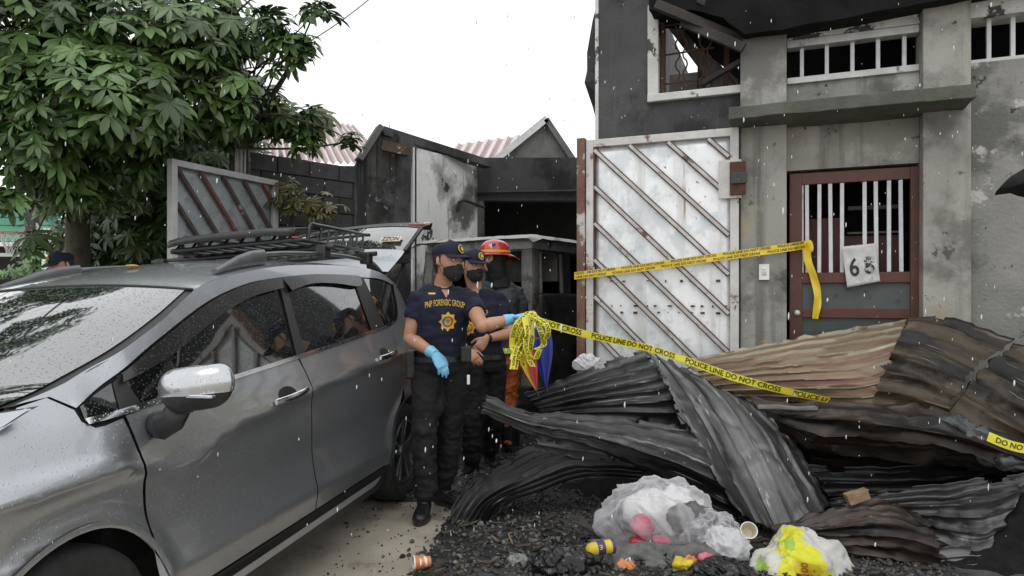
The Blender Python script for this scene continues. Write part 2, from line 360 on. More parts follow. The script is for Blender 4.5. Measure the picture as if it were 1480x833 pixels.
# canopy ledge
ls0, lz0 = fac(1053, 168, .42); ls1, lz1 = fac(1411, 120, .42)
bm = bmesh.new(); lzm = (lz0 + lz1) / 2
frame_box(bm, FO, FE, FN, Z3, ls0, ls1, .0, .42, lzm - .055, lzm + .03, .006)
bmesh.ops.subdivide_edges(bm, edges=[e for e in bm.edges if e.calc_length() > .3], cuts=24, use_grid_fill=True)
for v in bm.verts: v.co += Vector((fbm(v.co * 9), fbm(v.co * 9 + Vector((5, 0, 0))), fbm(v.co * 7 + Vector((0, 5, 0))))) * .006
bm_obj('canopy_ledge', bm, M['ledge'], house)
# wall over the door (recessed) and door
dz = fac(1238, 246, -.03)[1]; ds0 = fac(1141, 300, -.03)[0]; ds1 = fac(1336, 300, -.03)[0]
fbox('wall', sP1r + .002, sP2 - .002, -.15, -.005, dz + .02, zsp - .001, M['concrete'], house, 0)
door = empty('barred_door', FW((ds0 + ds1) / 2, 0, 0)); door.parent = house; door.matrix_parent_inverse = wm(house).inverted()
DW = (-.07, -.02)
def dbox(nm, s0, s1, z0, z1, m, w0=DW[0], w1=DW[1], bev=.004, par=door): return fbox(nm, s0, s1, w0, w1, z0, z1, m, par, bev)
st = .085
dbox('frame', ds0, ds0 + st, 0, dz, M['door_brown']); dbox('frame', ds1 - st, ds1, 0, dz, M['door_brown'])
dbox('rail', ds0 + st, ds1 - st, dz - .085, dz - .001, M['door_brown'], -.068, -.021)
zr1 = fac(1238, 402, -.03)[1]; zr2 = fac(1238, 453, -.03)[1]
dbox('rail', ds0 + st, ds1 - st, zr1 - .035, zr1 + .04, M['door_brown'], -.068, -.021)
dbox('rail', ds0 + st, ds1 - st, zr2 - .035, zr2 + .035, M['door_brown'], -.068, -.021)
dbox('panel', ds0 + st, ds1 - st, zr2 + .035, zr1 - .036, M['door_panel'], -.058, -.045, 0)
dbox('panel', ds0 + st, ds1 - st, .05, zr2 - .036, M['door_panel'], -.058, -.045, 0)
for px in (1160.5, 1167, 1184, 1201, 1217, 1250, 1267, 1285, 1303):
    s = fac(px, 330, -.03)[0]; k = .006 if px == 1160.5 else .013
    bm = bmesh.new(); tilt = R.uniform(-.006, .006)
    bar(bm, FW(s, -.04, zr1 + .041), FW(s + tilt, -.04, dz - .086), 2 * k, .02, FN, .003); bm_obj('bar', bm, M['frame_gate'] if px == 1160.5 else M['bar_white'], door)
bm = bmesh.new(); kn = FW(fac(1152, 451, .0)[0], .02, zr2); ellipsoid(bm, kn, .022, .022, .022); tube(bm, [kn - FN * .04, kn], .012, 10); bm_obj('knob', bm, M['alu'], door, True)
for i, z in enumerate((dz - .5, dz - .75)): dbox('hinge', ds1 + .002, ds1 + .02, z, z + .07, M['rust'], -.06, -.015)
dbox('inner_board', ds0 + .1, ds1 - .5, zr1, zr1 + .45, M['board_red'], -.20, -.18)
dbox('inner_board', ds1 - .52, ds1 - .1, zr1, zr1 + .32, M['board_red'], -.27, -.25)
dbox('inner_rail', ds0 + .4, ds1 - .1, zr1 + .50, zr1 + .53, M['board_dark'], -.2, -.17)
dbox('inner_rail', ds0 + .4, ds1 - .1, zr1 + .33, zr1 + .345, M['ash'], -.24, -.22)
# house number plate hung on the bars
pl = empty('number_plate', FW(fac(1243, 400, .0)[0], .0, fac(1243, 400)[1]), 'crumpled white metal plate with house number 68 on the door bars', 'sign')
n = 14; bmv = []; c0 = [fac(1216, 357), fac(1264, 352), fac(1272, 407), fac(1224, 416)]
def plate_pt(a, b, off=0.0):
    s = (c0[0][0] * (1 - a) + c0[1][0] * a) * (1 - b) + (c0[3][0] * (1 - a) + c0[2][0] * a) * b
    z = (c0[0][1] * (1 - a) + c0[1][1] * a) * (1 - b) + (c0[3][1] * (1 - a) + c0[2][1] * a) * b
    wv = .002 + .014 * abs(a - .5) * 2 + .012 * fbm((a * 3, b * 3, 1.3)) + .012 * math.exp(-((a - .5) / .05)**2)
    return FW(s, wv + off, z)
M['plate'] = mat('plate', (.60, .60, .59), (.50, .50, .50), 25, .45, spots=[((.12, .10, .09), 18, .62, .7), ((.25, .22, .2), 9, .58, .7)])
vs = [plate_pt(i / n, j / n) for j in range(n + 1) for i in range(n + 1)]
fs = [(j * (n + 1) + i, j * (n + 1) + i + 1, (j + 1) * (n + 1) + i + 1, (j + 1) * (n + 1) + i) for j in range(n) for i in range(n)]
o = mesh_obj('plate', vs, fs, M['plate'], pl, True); o.modifiers.new('s', 'SOLIDIFY').thickness = .003
M['ink'] = mat('ink', (.015, .015, .016), (.03, .03, .03), 30, .6)
M['ink_worn'] = mat('ink_worn', (.02, .02, .02), (.05, .05, .05), 30, .6, spots=[((.5, .5, .49), 45, .50, .56)])
def text_mesh(txt, size=1.0, bold=True):
    cu = bpy.data.curves.new('t', 'FONT'); cu.body = txt; cu.size = size; cu.align_x = 'CENTER'; cu.align_y = 'CENTER'; cu.resolution_u = 3
    if bold: cu.offset = .018 * size
    o = bpy.data.objects.new('t', cu); COL.objects.link(o); bpy.context.view_layer.update()
    me = bpy.data.meshes.new_from_object(o.evaluated_get(bpy.context.evaluated_depsgraph_get()))
    bpy.data.objects.remove(o); bpy.data.curves.remove(cu)
    bm = bmesh.new(); bm.from_mesh(me); bpy.data.meshes.remove(me)
    bmesh.ops.triangulate(bm, faces=bm.faces[:])
    return bm
def text_obj(name, txt, fn, mtl, parent, size=1.0, cuts=0, bold=True):
    bm = text_mesh(txt, size, bold)
    if cuts:
        xs = [v.co.x for v in bm.verts]; a, b = min(xs), max(xs)
        for i in range(1, cuts): bmesh.ops.bisect_plane(bm, geom=bm.verts[:] + bm.edges[:] + bm.faces[:], plane_co=(a + (b - a) * i / cuts, 0, 0), plane_no=(1, 0, 0))
    for v in bm.verts: v.co = fn(v.co.x, v.co.y)
    me = bpy.data.meshes.new(name); bm.to_mesh(me); bm.free(); return me_obj(name, me, mtl, parent)
text_obj('digit_six', '6', lambda x, y: plate_pt(.29 + x * .62, .56 - y * .62, .006), M['ink'], pl)
text_obj('digit_eight', '8', lambda x, y: plate_pt(.74 + x * .62, .56 - y * .62, .006), M['ink_worn'], pl)
# door bell switch
s0, z0 = fac(1097, 405, .12); s1, z1 = fac(1112, 382, .12)
sw = empty('wall_switch', FW(s0, .12, z0), 'small white doorbell switch on the pillar between gate and door', 'switch')
fbox('plate', s0, s1, .121, .135, z0, z1, M['white'], sw, .003)
fbox('button', s0 + .02, s1 - .02, .1351, .141, z0 + .035, z0 + .065, M['alu'], sw, .002)
fbox('button', s0 + .02, s1 - .02, .1351, .141, z0 + .075, z0 + .09, M['white'], sw, .002)

# ---------------------------------------------------------------- gates
def gate(name, A, B, z0, z1, nslat, slope, label, ms, mf, mp, thick=.05, sw=.035, lock=False, dual=False, dirn=1):
    """leaf from A (hinge-left) to B in plan, sheet + frame + diagonal slats on the street side"""
    A, B = Vector((A[0], A[1], 0)), Vector((B[0], B[1], 0)); e = (B - A); L = e.length; e.normalize(); nrm = Vector((e.y, -e.x, 0))
    g = empty(name, A, label, 'gate')
    def bx(nm, x0, x1, y0, y1, za, zb, m, bev=.004):
        bm = bmesh.new(); frame_box(bm, A, e, nrm, Z3, x0, x1, y0, y1, za, zb, bev); return bm_obj(nm, bm, m, g)
    fw = .06
    bx('frame', 0, fw, -thick / 2, thick / 2, z0, z1, mf); bx('frame', L - fw, L, -thick / 2, thick / 2, z0, z1, mf)
    bx('frame', fw, L - fw, -thick / 2 + .002, thick / 2 - .002, z1 - fw, z1 - .001, mf); bx('frame', fw, L - fw, -thick / 2 + .002, thick / 2 - .002, z0, z0 + fw, mf)
    if dual:
        bx('hinge_post', -.07, -.006, -.04, .045, z0 - .1, z1 + .015, M['rust_white']); bx('edge_strip', .061, .075, .0, .028, z0 + fw, z1 - fw, M['rust'])
    # corrugated-free sheet with slight oil-canning
    nx, nz_ = 24, 40; vs = []; x0, x1 = fw, L - fw; za, zb = z0 + fw, z1 - fw
    for j in range(nz_ + 1):
        for i in range(nx + 1):
            x = x0 + (x1 - x0) * i / nx; z = za + (zb - za) * j / nz_
            vs.append(A + e * x + nrm * (-.012 + .007 * fbm((x * 2.2, z * 2.2, 4))) + Z3 * z)
    fs = [(j * (nx + 1) + i, j * (nx + 1) + i + 1, (j + 1) * (nx + 1) + i + 1, (j + 1) * (nx + 1) + i) for j in range(nz_) for i in range(nx)]
    o = mesh_obj('sheet', vs, fs, mp, g, True); o.modifiers.new('s', 'SOLIDIFY').thickness = .002
    span = (zb - za) + slope * (x1 - x0)
    for i in range(nslat):
        c = zb + slope * (x1 - x0) - span * (i + .55) / nslat     # z at x=x0 ; falls to the right
        xa, xb = x0, x1
        za_, zb_ = c, c - slope * (x1 - x0)
        if za_ > zb: xa = x0 + (za_ - zb) / slope; za_ = zb
        if zb_ < za: xb = x1 - (za - zb_) / slope; zb_ = za
        if xb - xa < .05: continue
        bm = bmesh.new(); a = A + e * xa + nrm * .006 + Z3 * za_; b = A + e * xb + nrm * .006 + Z3 * zb_
        d = (b - a).normalized(); up = nrm.cross(d)
        frame_box(bm, a, d, up, nrm, .01, (b - a).length - .01, -sw / 2 - .005, sw / 2 + .002, 0, .012, .002)
        sl = bm_obj('slat', bm, M['slat_edge'] if ms[i % len(ms)] == M['slat'] else ms[i % len(ms)], g)
        bm = bmesh.new(); frame_box(bm, a, d, up, nrm, .012, (b - a).length - .012, -sw / 2 + .004, sw / 2 - .008, .0122, .024, .002); bm_obj('slat_face', bm, ms[i % len(ms)], sl)
    return g, A, e, nrm, L
zg0, zg1 = .06, None
sA, zA = fac(848, 205, .16); sB, zB = fac(1068, 183, .16); zg1 = (zA + zB) / 2
A = FW(sA, .16, 0); B = FW(sB, .16, 0)
gr, gA, ge, gn, gL = gate('steel_gate_leaf', A, B, zg0, zg1, 12, .98, 'tall weathered galvanised gate leaf with rusty diagonal slats beside grey pillar', [M['slat']], M['frame_gate'], M['galv'], dual=True)
bm = bmesh.new(); frame_box(bm, gA, ge, gn, Z3, gL - .14, gL + .02, .026, .05, zg1 - .52, zg1 - .24, .004); bm_obj('lock_box', bm, M['frame_gate'], gr)
bm = bmesh.new(); frame_box(bm, gA, ge, gn, Z3, gL - .06, gL + .05, .0505, .07, zg1 - .50, zg1 - .26, .004); bm_obj('lock_plate', bm, M['rust'], gr)
bm = bmesh.new(); frame_box(bm, gA, ge, gn, Z3, gL - .05, gL + .06, .0705, .085, zg1 - .42, zg1 - .34, .003); bm_obj('bolt', bm, M['black_paint'], gr)
for row, zz in enumerate((zg1 - 1.31, zg1 - 1.36, zg1 - 1.12)):
    for i in range(11):
        x = .2 + i * .085 + R.uniform(-.02, .02)
        if R.random() < .7 and x < gL - .1:
            bm = bmesh.new(); frame_box(bm, gA, ge, gn, Z3, x, x + R.choice((.008, .02, .03)), -.004, .004, zz + R.uniform(-.006, .006), zz + .012); bm_obj('rivet', bm, M['rust'], gr)
pA = P(245, 229, 6.3); pB = P(399, 262, 7.5)
gate('steel_gate_leaf', (pA.x, pA.y), (pB.x, pB.y), .06, (pA.z + pB.z) / 2, 12, 1.25, 'grey framed gate leaf with dark red diagonal slats beside the tree', [M['slat_red'], M['slat_dark'], M['slat_dark']], M['frame_grey'], M['galv_dim'], thick=.07, sw=.045)

# ---------------------------------------------------------------- compound walls
def wall_quad(name, a, b, za, zb, t, m, parent, z0=0.0, div=0):
    a, b = Vector((a.x, a.y, 0)), Vector((b.x, b.y, 0)); e = (b - a); L = e.length; e.normalize(); nr = Vector((-e.y, e.x, 0))
    vs = [a + Z3 * z0, b + Z3 * z0, b + Z3 * zb, a + Z3 * za]; vs += [v + nr * t for v in vs]
    fs = [(0, 1, 2, 3), (7, 6, 5, 4), (0, 4, 5, 1), (3, 2, 6, 7), (1, 5, 6, 2), (0, 3, 7, 4)]
    return mesh_obj(name, vs, fs, m, parent)
A = P(352, 215, 7.6); B = P(512, 243, 8.6)
bw = empty('block_wall', (A.x, A.y, 0), 'blackened hollow block wall behind the grey gate leaf', 'wall')
zt = 3.02
wall_quad('mortar', A, B, zt - .02, zt - .02, .14, M['mortar'], bw)
e = Vector((B.x - A.x, B.y - A.y, 0)); L = e.length; e.normalize(); nr = Vector((-e.y, e.x, 0)); A0 = Vector((A.x, A.y, 0))
bm = bmesh.new(); frame_box(bm, Vector(), X3, Y3, Z3, 0, .385, -.012, .06, 0, .188, .006); bmesh.ops.recalc_face_normals(bm, faces=bm.faces)
blk = bpy.data.meshes.new('block'); bm.to_mesh(blk); bm.free(); blk.materials.append(M['block'])
rot = math.atan2(e.y, e.x)
for r in range(15):
    z = zt - .2 * (r + 1); x = -.2 if r % 2 else 0.0
    while x < L - .05:
        if x >= -.01:
            o = bpy.data.objects.new('block', blk); o.location = A0 + e * x + Z3 * z + nr * R.uniform(-.006, .004); o.rotation_euler = (R.uniform(-.008, .008), R.uniform(-.01, .01), rot + R.uniform(-.01, .01)); link(o, bw)
            if x + .385 > L: o.scale = ((L - x) / .385, 1, 1)
        elif r % 2:
            o = bpy.data.objects.new('block', blk); o.location = A0 + Z3 * z; o.rotation_euler = (0, 0, rot); o.scale = (.48, 1, 1); link(o, bw)
        x += .4
bm = bmesh.new(); box(bm, A.x - .15, A.x + .06, A.y - .03, A.y + .22, 0, zt + .1, .01); tag(bm_obj('concrete_post', bm, M['plaster_burnt']), 'sooty concrete post at the end of the block wall', 'post')
M['rusty_patch'] = mat('rusty_patch', (.10, .055, .04), (.045, .035, .03), 9, .8, spots=[((.42, .38, .34), 8, .58, .64)])
# burnt plaster wall with stepped parapet
pw = empty('plaster_wall', (B.x, B.y, 0), 'sooty plastered wall with a sloping dark coping', 'wall')
C = P(602, 214, 9.0)
prof = [(512, 240), (520, 225), (535, 200), (548, 187), (575, 192), (602, 214)]
pp = [P(x, y, 8.6 + (x - 512) / 90 * .4) for x, y in prof]
vs = [Vector((p.x, p.y, 0)) for p in pp] + pp; vs += [v + Vector((.05, .22, 0)) for v in vs]; k = len(pp)
fs = [tuple(range(k)) + tuple(range(2 * k - 1, k - 1, -1))]
fs += [(i + k, i + k + 1, i + 3 * k + 1, i + 3 * k) for i in range(k - 1)] + [tuple(range(2 * k, 3 * k)) + tuple(range(4 * k - 1, 3 * k - 1, -1))]
mesh_obj('wall', vs, fs, M['plaster_burnt'], pw)
bm = bmesh.new(); bar(bm, P(549, 190, 8.78), P(705, 238, 10.5), .17, .11); bm_obj('coping', bm, M['concrete_dark'], pw)
bm = bmesh.new(); bar(bm, P(518, 232, 8.6), P(549, 184, 8.72), .22, .07); bm_obj('coping_end', bm, M['gable'], pw)
bm = bmesh.new(); bar(bm, P(588, 200, 8.9), P(578, 335, 8.9), .16, .2, Y3); bm_obj('pilaster', bm, M['concrete_dark'], pw)
bm = bmesh.new(); frame_box(bm, P(551, 203, 8.70), Vector((.92, .38, -.13)).normalized(), Vector((-.38, .92, 0)).normalized(), Z3, 0, .36, -.04, .02, -.13, 0); bm_obj('rusty_plate', bm, M['rusty_patch'], pw)
# white wall running back to the burnt garage
D = P(690, 232, 10.6)
ww = empty('white_wall', (C.x, C.y, 0), 'peeling white painted wall between sooty wall and burnt garage', 'wall')
zC = P(600, 214, 9.0).z; zD = P(690, 236, 10.6).z
wq = wall_quad('wall', P(597, 0, 8.95), D, zC, zD, .15, M['white_wall'], ww)
tube_obj('pipe', [P(700, 300, 10.4), P(672, 290, 10.1), P(664, 292, 10.0), P(662, 306, 10.0)], .022, M['soot'], ww)
# burnt garage
M['beam_burnt'] = mat('beam_burnt', (.028, .029, .031), (.05, .05, .053), 2, .8, bump=.4, spots=[((.006, .006, .006), 1.3, .48, .62), ((.09, .09, .09), 7, .66, .72)])
gar = empty('burnt_garage', (D.x, D.y, 0), 'charred low garage with a black open front behind the burnt van', 'building')
E_ = P(905, 222, 10.6); zt = P(760, 228, 10.6).z
def gbox(nm, x0, x1, y0, y1, z0, z1, m): bm = bmesh.new(); box(bm, x0, x1, y0, y1, z0, z1, 0); return bm_obj(nm, bm, m, gar)
zb = P(760, 290, 10.6).z
gbox('front_beam', D.x, E_.x + 1.5, 10.6, 10.8, zb, zt, M['beam_burnt'])
gbox('post', D.x - .2, D.x + .1, 10.61, 10.9, 0, zb, M['plaster_burnt'])
gbox('back_wall', D.x - .3, E_.x + 1.5, 14, 14.2, 0, zt - .1, M['soot']); gbox('side_wall', D.x - .4, D.x - .2, 10.9, 14, 0, zt - .1, M['soot'])
gbox('roof', D.x - .4, E_.x + 1.5, 10.8, 14.1, zt - .25, zt - .15, M['soot'])
bm = bmesh.new(); pr = [P(690, 288, 10.55), P(720, 285, 10.55), P(745, 300, 10.55), P(790, 282, 10.55), P(835, 286, 10.55)]
tube(bm, [p + Z3 * .1 for p in (pr[0], pr[-1])], .03, 6); bm_obj('cable', bm, M['soot'], gar)
# neighbouring roofs
nb = empty('gabled_house', P(790, 430, 15), 'distant house with grey gable wall and pale ribbed roof', 'house')
ap = P(789, 175, 15); l = P(713, 236, 15); r = P(822, 226, 15)
def poly_prism(nm, pts, dv, m, par):
    k = len(pts); vs = [Vector(p) for p in pts] + [Vector(p) + dv for p in pts]
    fs = [tuple(range(k)), tuple(range(2 * k - 1, k - 1, -1))] + [(i, (i + 1) % k, (i + 1) % k + k, i + k) for i in range(k)]
    return mesh_obj(nm, vs, fs, m, par)
poly_prism('wall', [l + Z3 * -3.5, r + Z3 * -3.5, r, ap - Z3 * .05, l], Vector((-.8, 3, 0)), M['gable'], nb)
bm = bmesh.new(); bar(bm, l + Vector((-.05, -.06, -.03)), ap + Vector((.02, -.06, .03)), .10, .14); bm_obj('fascia', bm, M['alu'], nb)
bm = bmesh.new(); bar(bm, ap + Vector((0, -.06, .02)), r + Vector((.1, -.06, -.1)), .10, .12); bm_obj('fascia', bm, M['gable'], nb)
def ribroof(nm, a, b, c, d, n, par, m1, m2, amp=.03):
    """a->b eave, d->c ridge; ribs run from a-b to d-c"""
    vs, fs = [], []; a, b, c, d = map(Vector, (a, b, c, d)); nn = n * 4
    up = (b - a).cross(d - a).normalized()
    for i in range(nn + 1):
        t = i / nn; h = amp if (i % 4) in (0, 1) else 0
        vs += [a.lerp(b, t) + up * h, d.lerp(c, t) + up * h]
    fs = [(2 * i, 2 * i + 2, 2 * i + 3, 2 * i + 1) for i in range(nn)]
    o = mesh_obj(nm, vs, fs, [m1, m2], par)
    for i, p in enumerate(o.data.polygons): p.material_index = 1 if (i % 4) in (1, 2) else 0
    return o
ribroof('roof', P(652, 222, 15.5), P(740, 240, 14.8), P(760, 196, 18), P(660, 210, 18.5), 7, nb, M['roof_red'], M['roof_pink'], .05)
nb2 = empty('neighbour_house', P(470, 430, 14), 'neighbour house with pale pink ribbed roof over the block wall', 'house')
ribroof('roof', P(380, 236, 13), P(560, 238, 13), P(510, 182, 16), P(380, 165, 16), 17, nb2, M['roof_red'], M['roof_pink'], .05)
poly_prism('wall', [P(380, 420, 13.1), P(560, 420, 13.1), P(560, 240, 13.1), P(380, 240, 13.1)], Vector((0, 3, 0)), M['gable'], nb2)
# ================================================================ the grey parked car
CD = Vector((.194, .981, 0)).normalized(); CL = Vector((CD.y, -CD.x, 0)); CO = Vector((-2.0913, 2.1111, 0))
def CW(u, v, z): return CO + CD * u + CL * v + Z3 * (z + (v - .85) * .06 * z / 1.5)     # the car leans a little to its far side
def car_inv(px, py, v):
    a, b = (px - 740) / F, -(py - YH) / F
    # CO + u CD + v CL = Y (a,1)
    r = -(CO + CL * v); det = CD.x * -1 + a * CD.y
    u = (r.x * -1 + a * r.y) / det; Y = (CD.x * r.y - CD.y * r.x) / det
    return u, CH + b * Y
M['paint'] = mat('car_paint', (.41, .43, .455), (.43, .45, .475), 300, .38, metal=.88, coat=1.0, drops=.5)
M['glass_side'] = mat('car_glass', (.006, .007, .007), (.008, .009, .009), 3, .03, spec=.8, coat=.6, drops=.5)
M['glass_front'] = mat('car_windscreen', (.012, .018, .018), (.02, .026, .026), 2, .03, spec=1.0, coat=1.0, drops=1.0)
M['visor'] = mat('car_visor', (.016, .015, .016), (.022, .021, .022), 4, .22, coat=.25, drops=1.0)
M['trim'] = mat('car_trim', (.012, .012, .012), (.017, .017, .017), 9, .45, drops=.4)
M['chrome'] = mat('chrome', (.72, .73, .74), (.66, .67, .68), 9, .12, metal=1.0, drops=.4)
M['sill_silver'] = mat('sill_silver', (.42, .43, .44), (.36, .37, .38), 9, .35, metal=.6, drops=.4)
M['tyre'] = mat('tyre', (.014, .014, .014), (.022, .022, .022), 30, .8, bump=.3, bscale=120)
M['rim'] = mat('rim', (.30, .31, .32), (.26, .27, .28), 10, .3, metal=.9)
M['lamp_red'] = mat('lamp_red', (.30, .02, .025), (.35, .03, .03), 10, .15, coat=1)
M['lamp_clear'] = mat('lamp_clear', (.5, .52, .54), (.4, .4, .42), 10, .1, coat=1)
M['paper'] = mat('paper', (.68, .70, .68), (.55, .62, .58), 20, .6)
M['interior'] = mat('car_interior', (.012, .012, .013), (.016, .016, .017), 9, .8)

car = empty('parked_car', CW(1.38, 0, 0), 'metallic grey people carrier with roof basket and raised tailgate', 'car')
baseS = hermite([0, .2, .3, .45, .7, .85, .98, 1.06, 1.25, 1.45, 1.6, 1.8], [.80, .838, .855, .866, .864, .864, .848, .822, .745, .66, .59, .46])
zcF = hermite([-1, -.2, .13, .26, .46, .7, 1.02, 2.3, 2.8, 3.5], [.80, .85, .86, .82, .785, .86, .90, .985, 1.01, 1.02])
ampF = hermite([-1, -.2, .1, .25, .4, .6, 1.0, 2.6, 3.5], [.03, .045, .045, .020, .010, .018, .022, .022, .01])
leanF = hermite([-1, -.1, .15, .35, .6, 3.5], [.40, .40, .28, .09, .03, .02])
def S(u, z):
    v = baseS(z); d = z - zcF(u); a = ampF(u)
    dd = math.sqrt(d * d + .00016) - .0126; v += a * math.exp(-dd / .09) if d >= 0 else a * math.exp(-dd / .03)
    if d > 0: v -= leanF(u) * d * (1 if d > .05 else d / .05)
    if z < .95:
        v -= .010 * math.exp(-((z - .62) / .10)**2); v += .010 * math.exp(-((z - .43) / .05)**2)
    if u < -.2: v -= ((-.2 - u) / .7)**2 * .20
    if u > 2.6: v -= ((u - 2.6) / .9)**2 * .11
    for wu in (0.0, 2.775):
        r = math.hypot(u - wu, z - .335)
        v += .020 * math.exp(-((r - .385) / .04)**2)
    return v
def Sn(u, z, sg):
    h = .004; du = (S(u + h, z) - S(u - h, z)) / (2 * h); dz_ = (S(u, z + h) - S(u, z - h)) / (2 * h)
    n = Vector((-du, 1, -dz_)).normalized()
    return (CD * n.x + CL * (n.y * sg) + Z3 * n.z)
def panel(name, poly, m, parent, off=0.0, step=.035, sg=1, thick=True, zmin=None):
    """body-side panel: polygon in (u,z) wrapped on the side surface"""
    bm = bmesh.new(); vs = [bm.verts.new((u, 0, z)) for u, z in poly]; bm.faces.new(vs)
    bmesh.ops.triangulate(bm, faces=bm.faces[:])
    us = [p[0] for p in poly]; zs = [p[1] for p in poly]
    for k in range(int(math.floor(min(us) / step)), int(math.ceil(max(us) / step)) + 1):
        bmesh.ops.bisect_plane(bm, geom=bm.verts[:] + bm.edges[:] + bm.faces[:], plane_co=(k * step, 0, 0), plane_no=(1, 0, 0))
    for k in range(int(math.floor(min(zs) / step)), int(math.ceil(max(zs) / step)) + 1):
        bmesh.ops.bisect_plane(bm, geom=bm.verts[:] + bm.edges[:] + bm.faces[:], plane_co=(0, 0, k * step), plane_no=(0, 0, 1))
    nrm = {}
    edge = {v for e in bm.edges if e.is_boundary for v in e.verts}
    for v in bm.verts:
        u, z = v.co.x, v.co.z; n = Sn(u, z, sg); nrm[v.index] = n
        v.co = CW(u, sg * (S(u, z) + off), z)
    bm.verts.index_update(); ns = []
    bmesh.ops.recalc_face_normals(bm, faces=bm.faces)
    for f in bm.faces:
        if f.normal.dot(CL * sg) < 0: f.normal_flip()
    bm.verts.ensure_lookup_table()
    me = bpy.data.meshes.new(name); bm.to_mesh(me); bm.free()
    inv = []
    for v in me.vertices:
        d = v.co - CO; u = d.dot(CD); vv = d.dot(CL); z = d.z / (1 + (vv - .85) * .06 / 1.5); inv.append(Sn(u, z, sg))
    me.polygons.foreach_set('use_smooth', [True] * len(me.polygons))
    me.normals_split_custom_set_from_vertices(inv)
    return me_obj(name, me, m, parent)
def arc(cu, cz, r, a0, a1, n=20): return [(cu + r * math.cos(math.radians(a0 + (a1 - a0) * i / n)), cz + r * math.sin(math.radians(a0 + (a1 - a0) * i / n))) for i in range(n + 1)]
def dens(pts, n=8):
    out = []
    for i in range(len(pts) - 1):
        for k in range(n): t = k / n; out.append((pts[i][0] * (1 - t) + pts[i + 1][0] * t, pts[i][1] * (1 - t) + pts[i + 1][1] * t))
    return out + [pts[-1]]
def sm(pts, n=24): return [tuple(p) for p in crom(pts, n)]
wsE = [(-.06, 1.085), (.05, 1.108), (.16, 1.14), (.35, 1.212), (.58, 1.315), (.80, 1.42)]        # windscreen edge on the side
roofE = [(.80, 1.42), (.97, 1.468), (1.35, 1.532), (1.8, 1.575), (2.5, 1.60), (3.0, 1.575), (3.33, 1.50)]
visT = [(.29, 1.135), (.50, 1.235), (.75, 1.335), (.97, 1.405), (1.25, 1.465), (1.51, 1.495)]   # top edge of the door frame
visR = [(1.51, 1.495), (1.9, 1.525), (2.4, 1.535), (2.57, 1.527)]
qT = [(2.57, 1.527), (2.9, 1.525), (3.2, 1.49)]
belt = [(.10, 1.0), (.25, 1.006), (.32, 1.015), (1.37, 1.088), (2.0, 1.135), (2.60, 1.185), (2.76, 1.21), (2.9, 1.25), (3.02, 1.33), (3.12, 1.42), (3.2, 1.49)]
fseam = [(.245, 1.0), (.258, .83), (.30, .60), (.33, .46), (.35, .335)]
mseam = [(1.37, 1.088), (1.39, .86), (1.42, .64), (1.45, .335)]
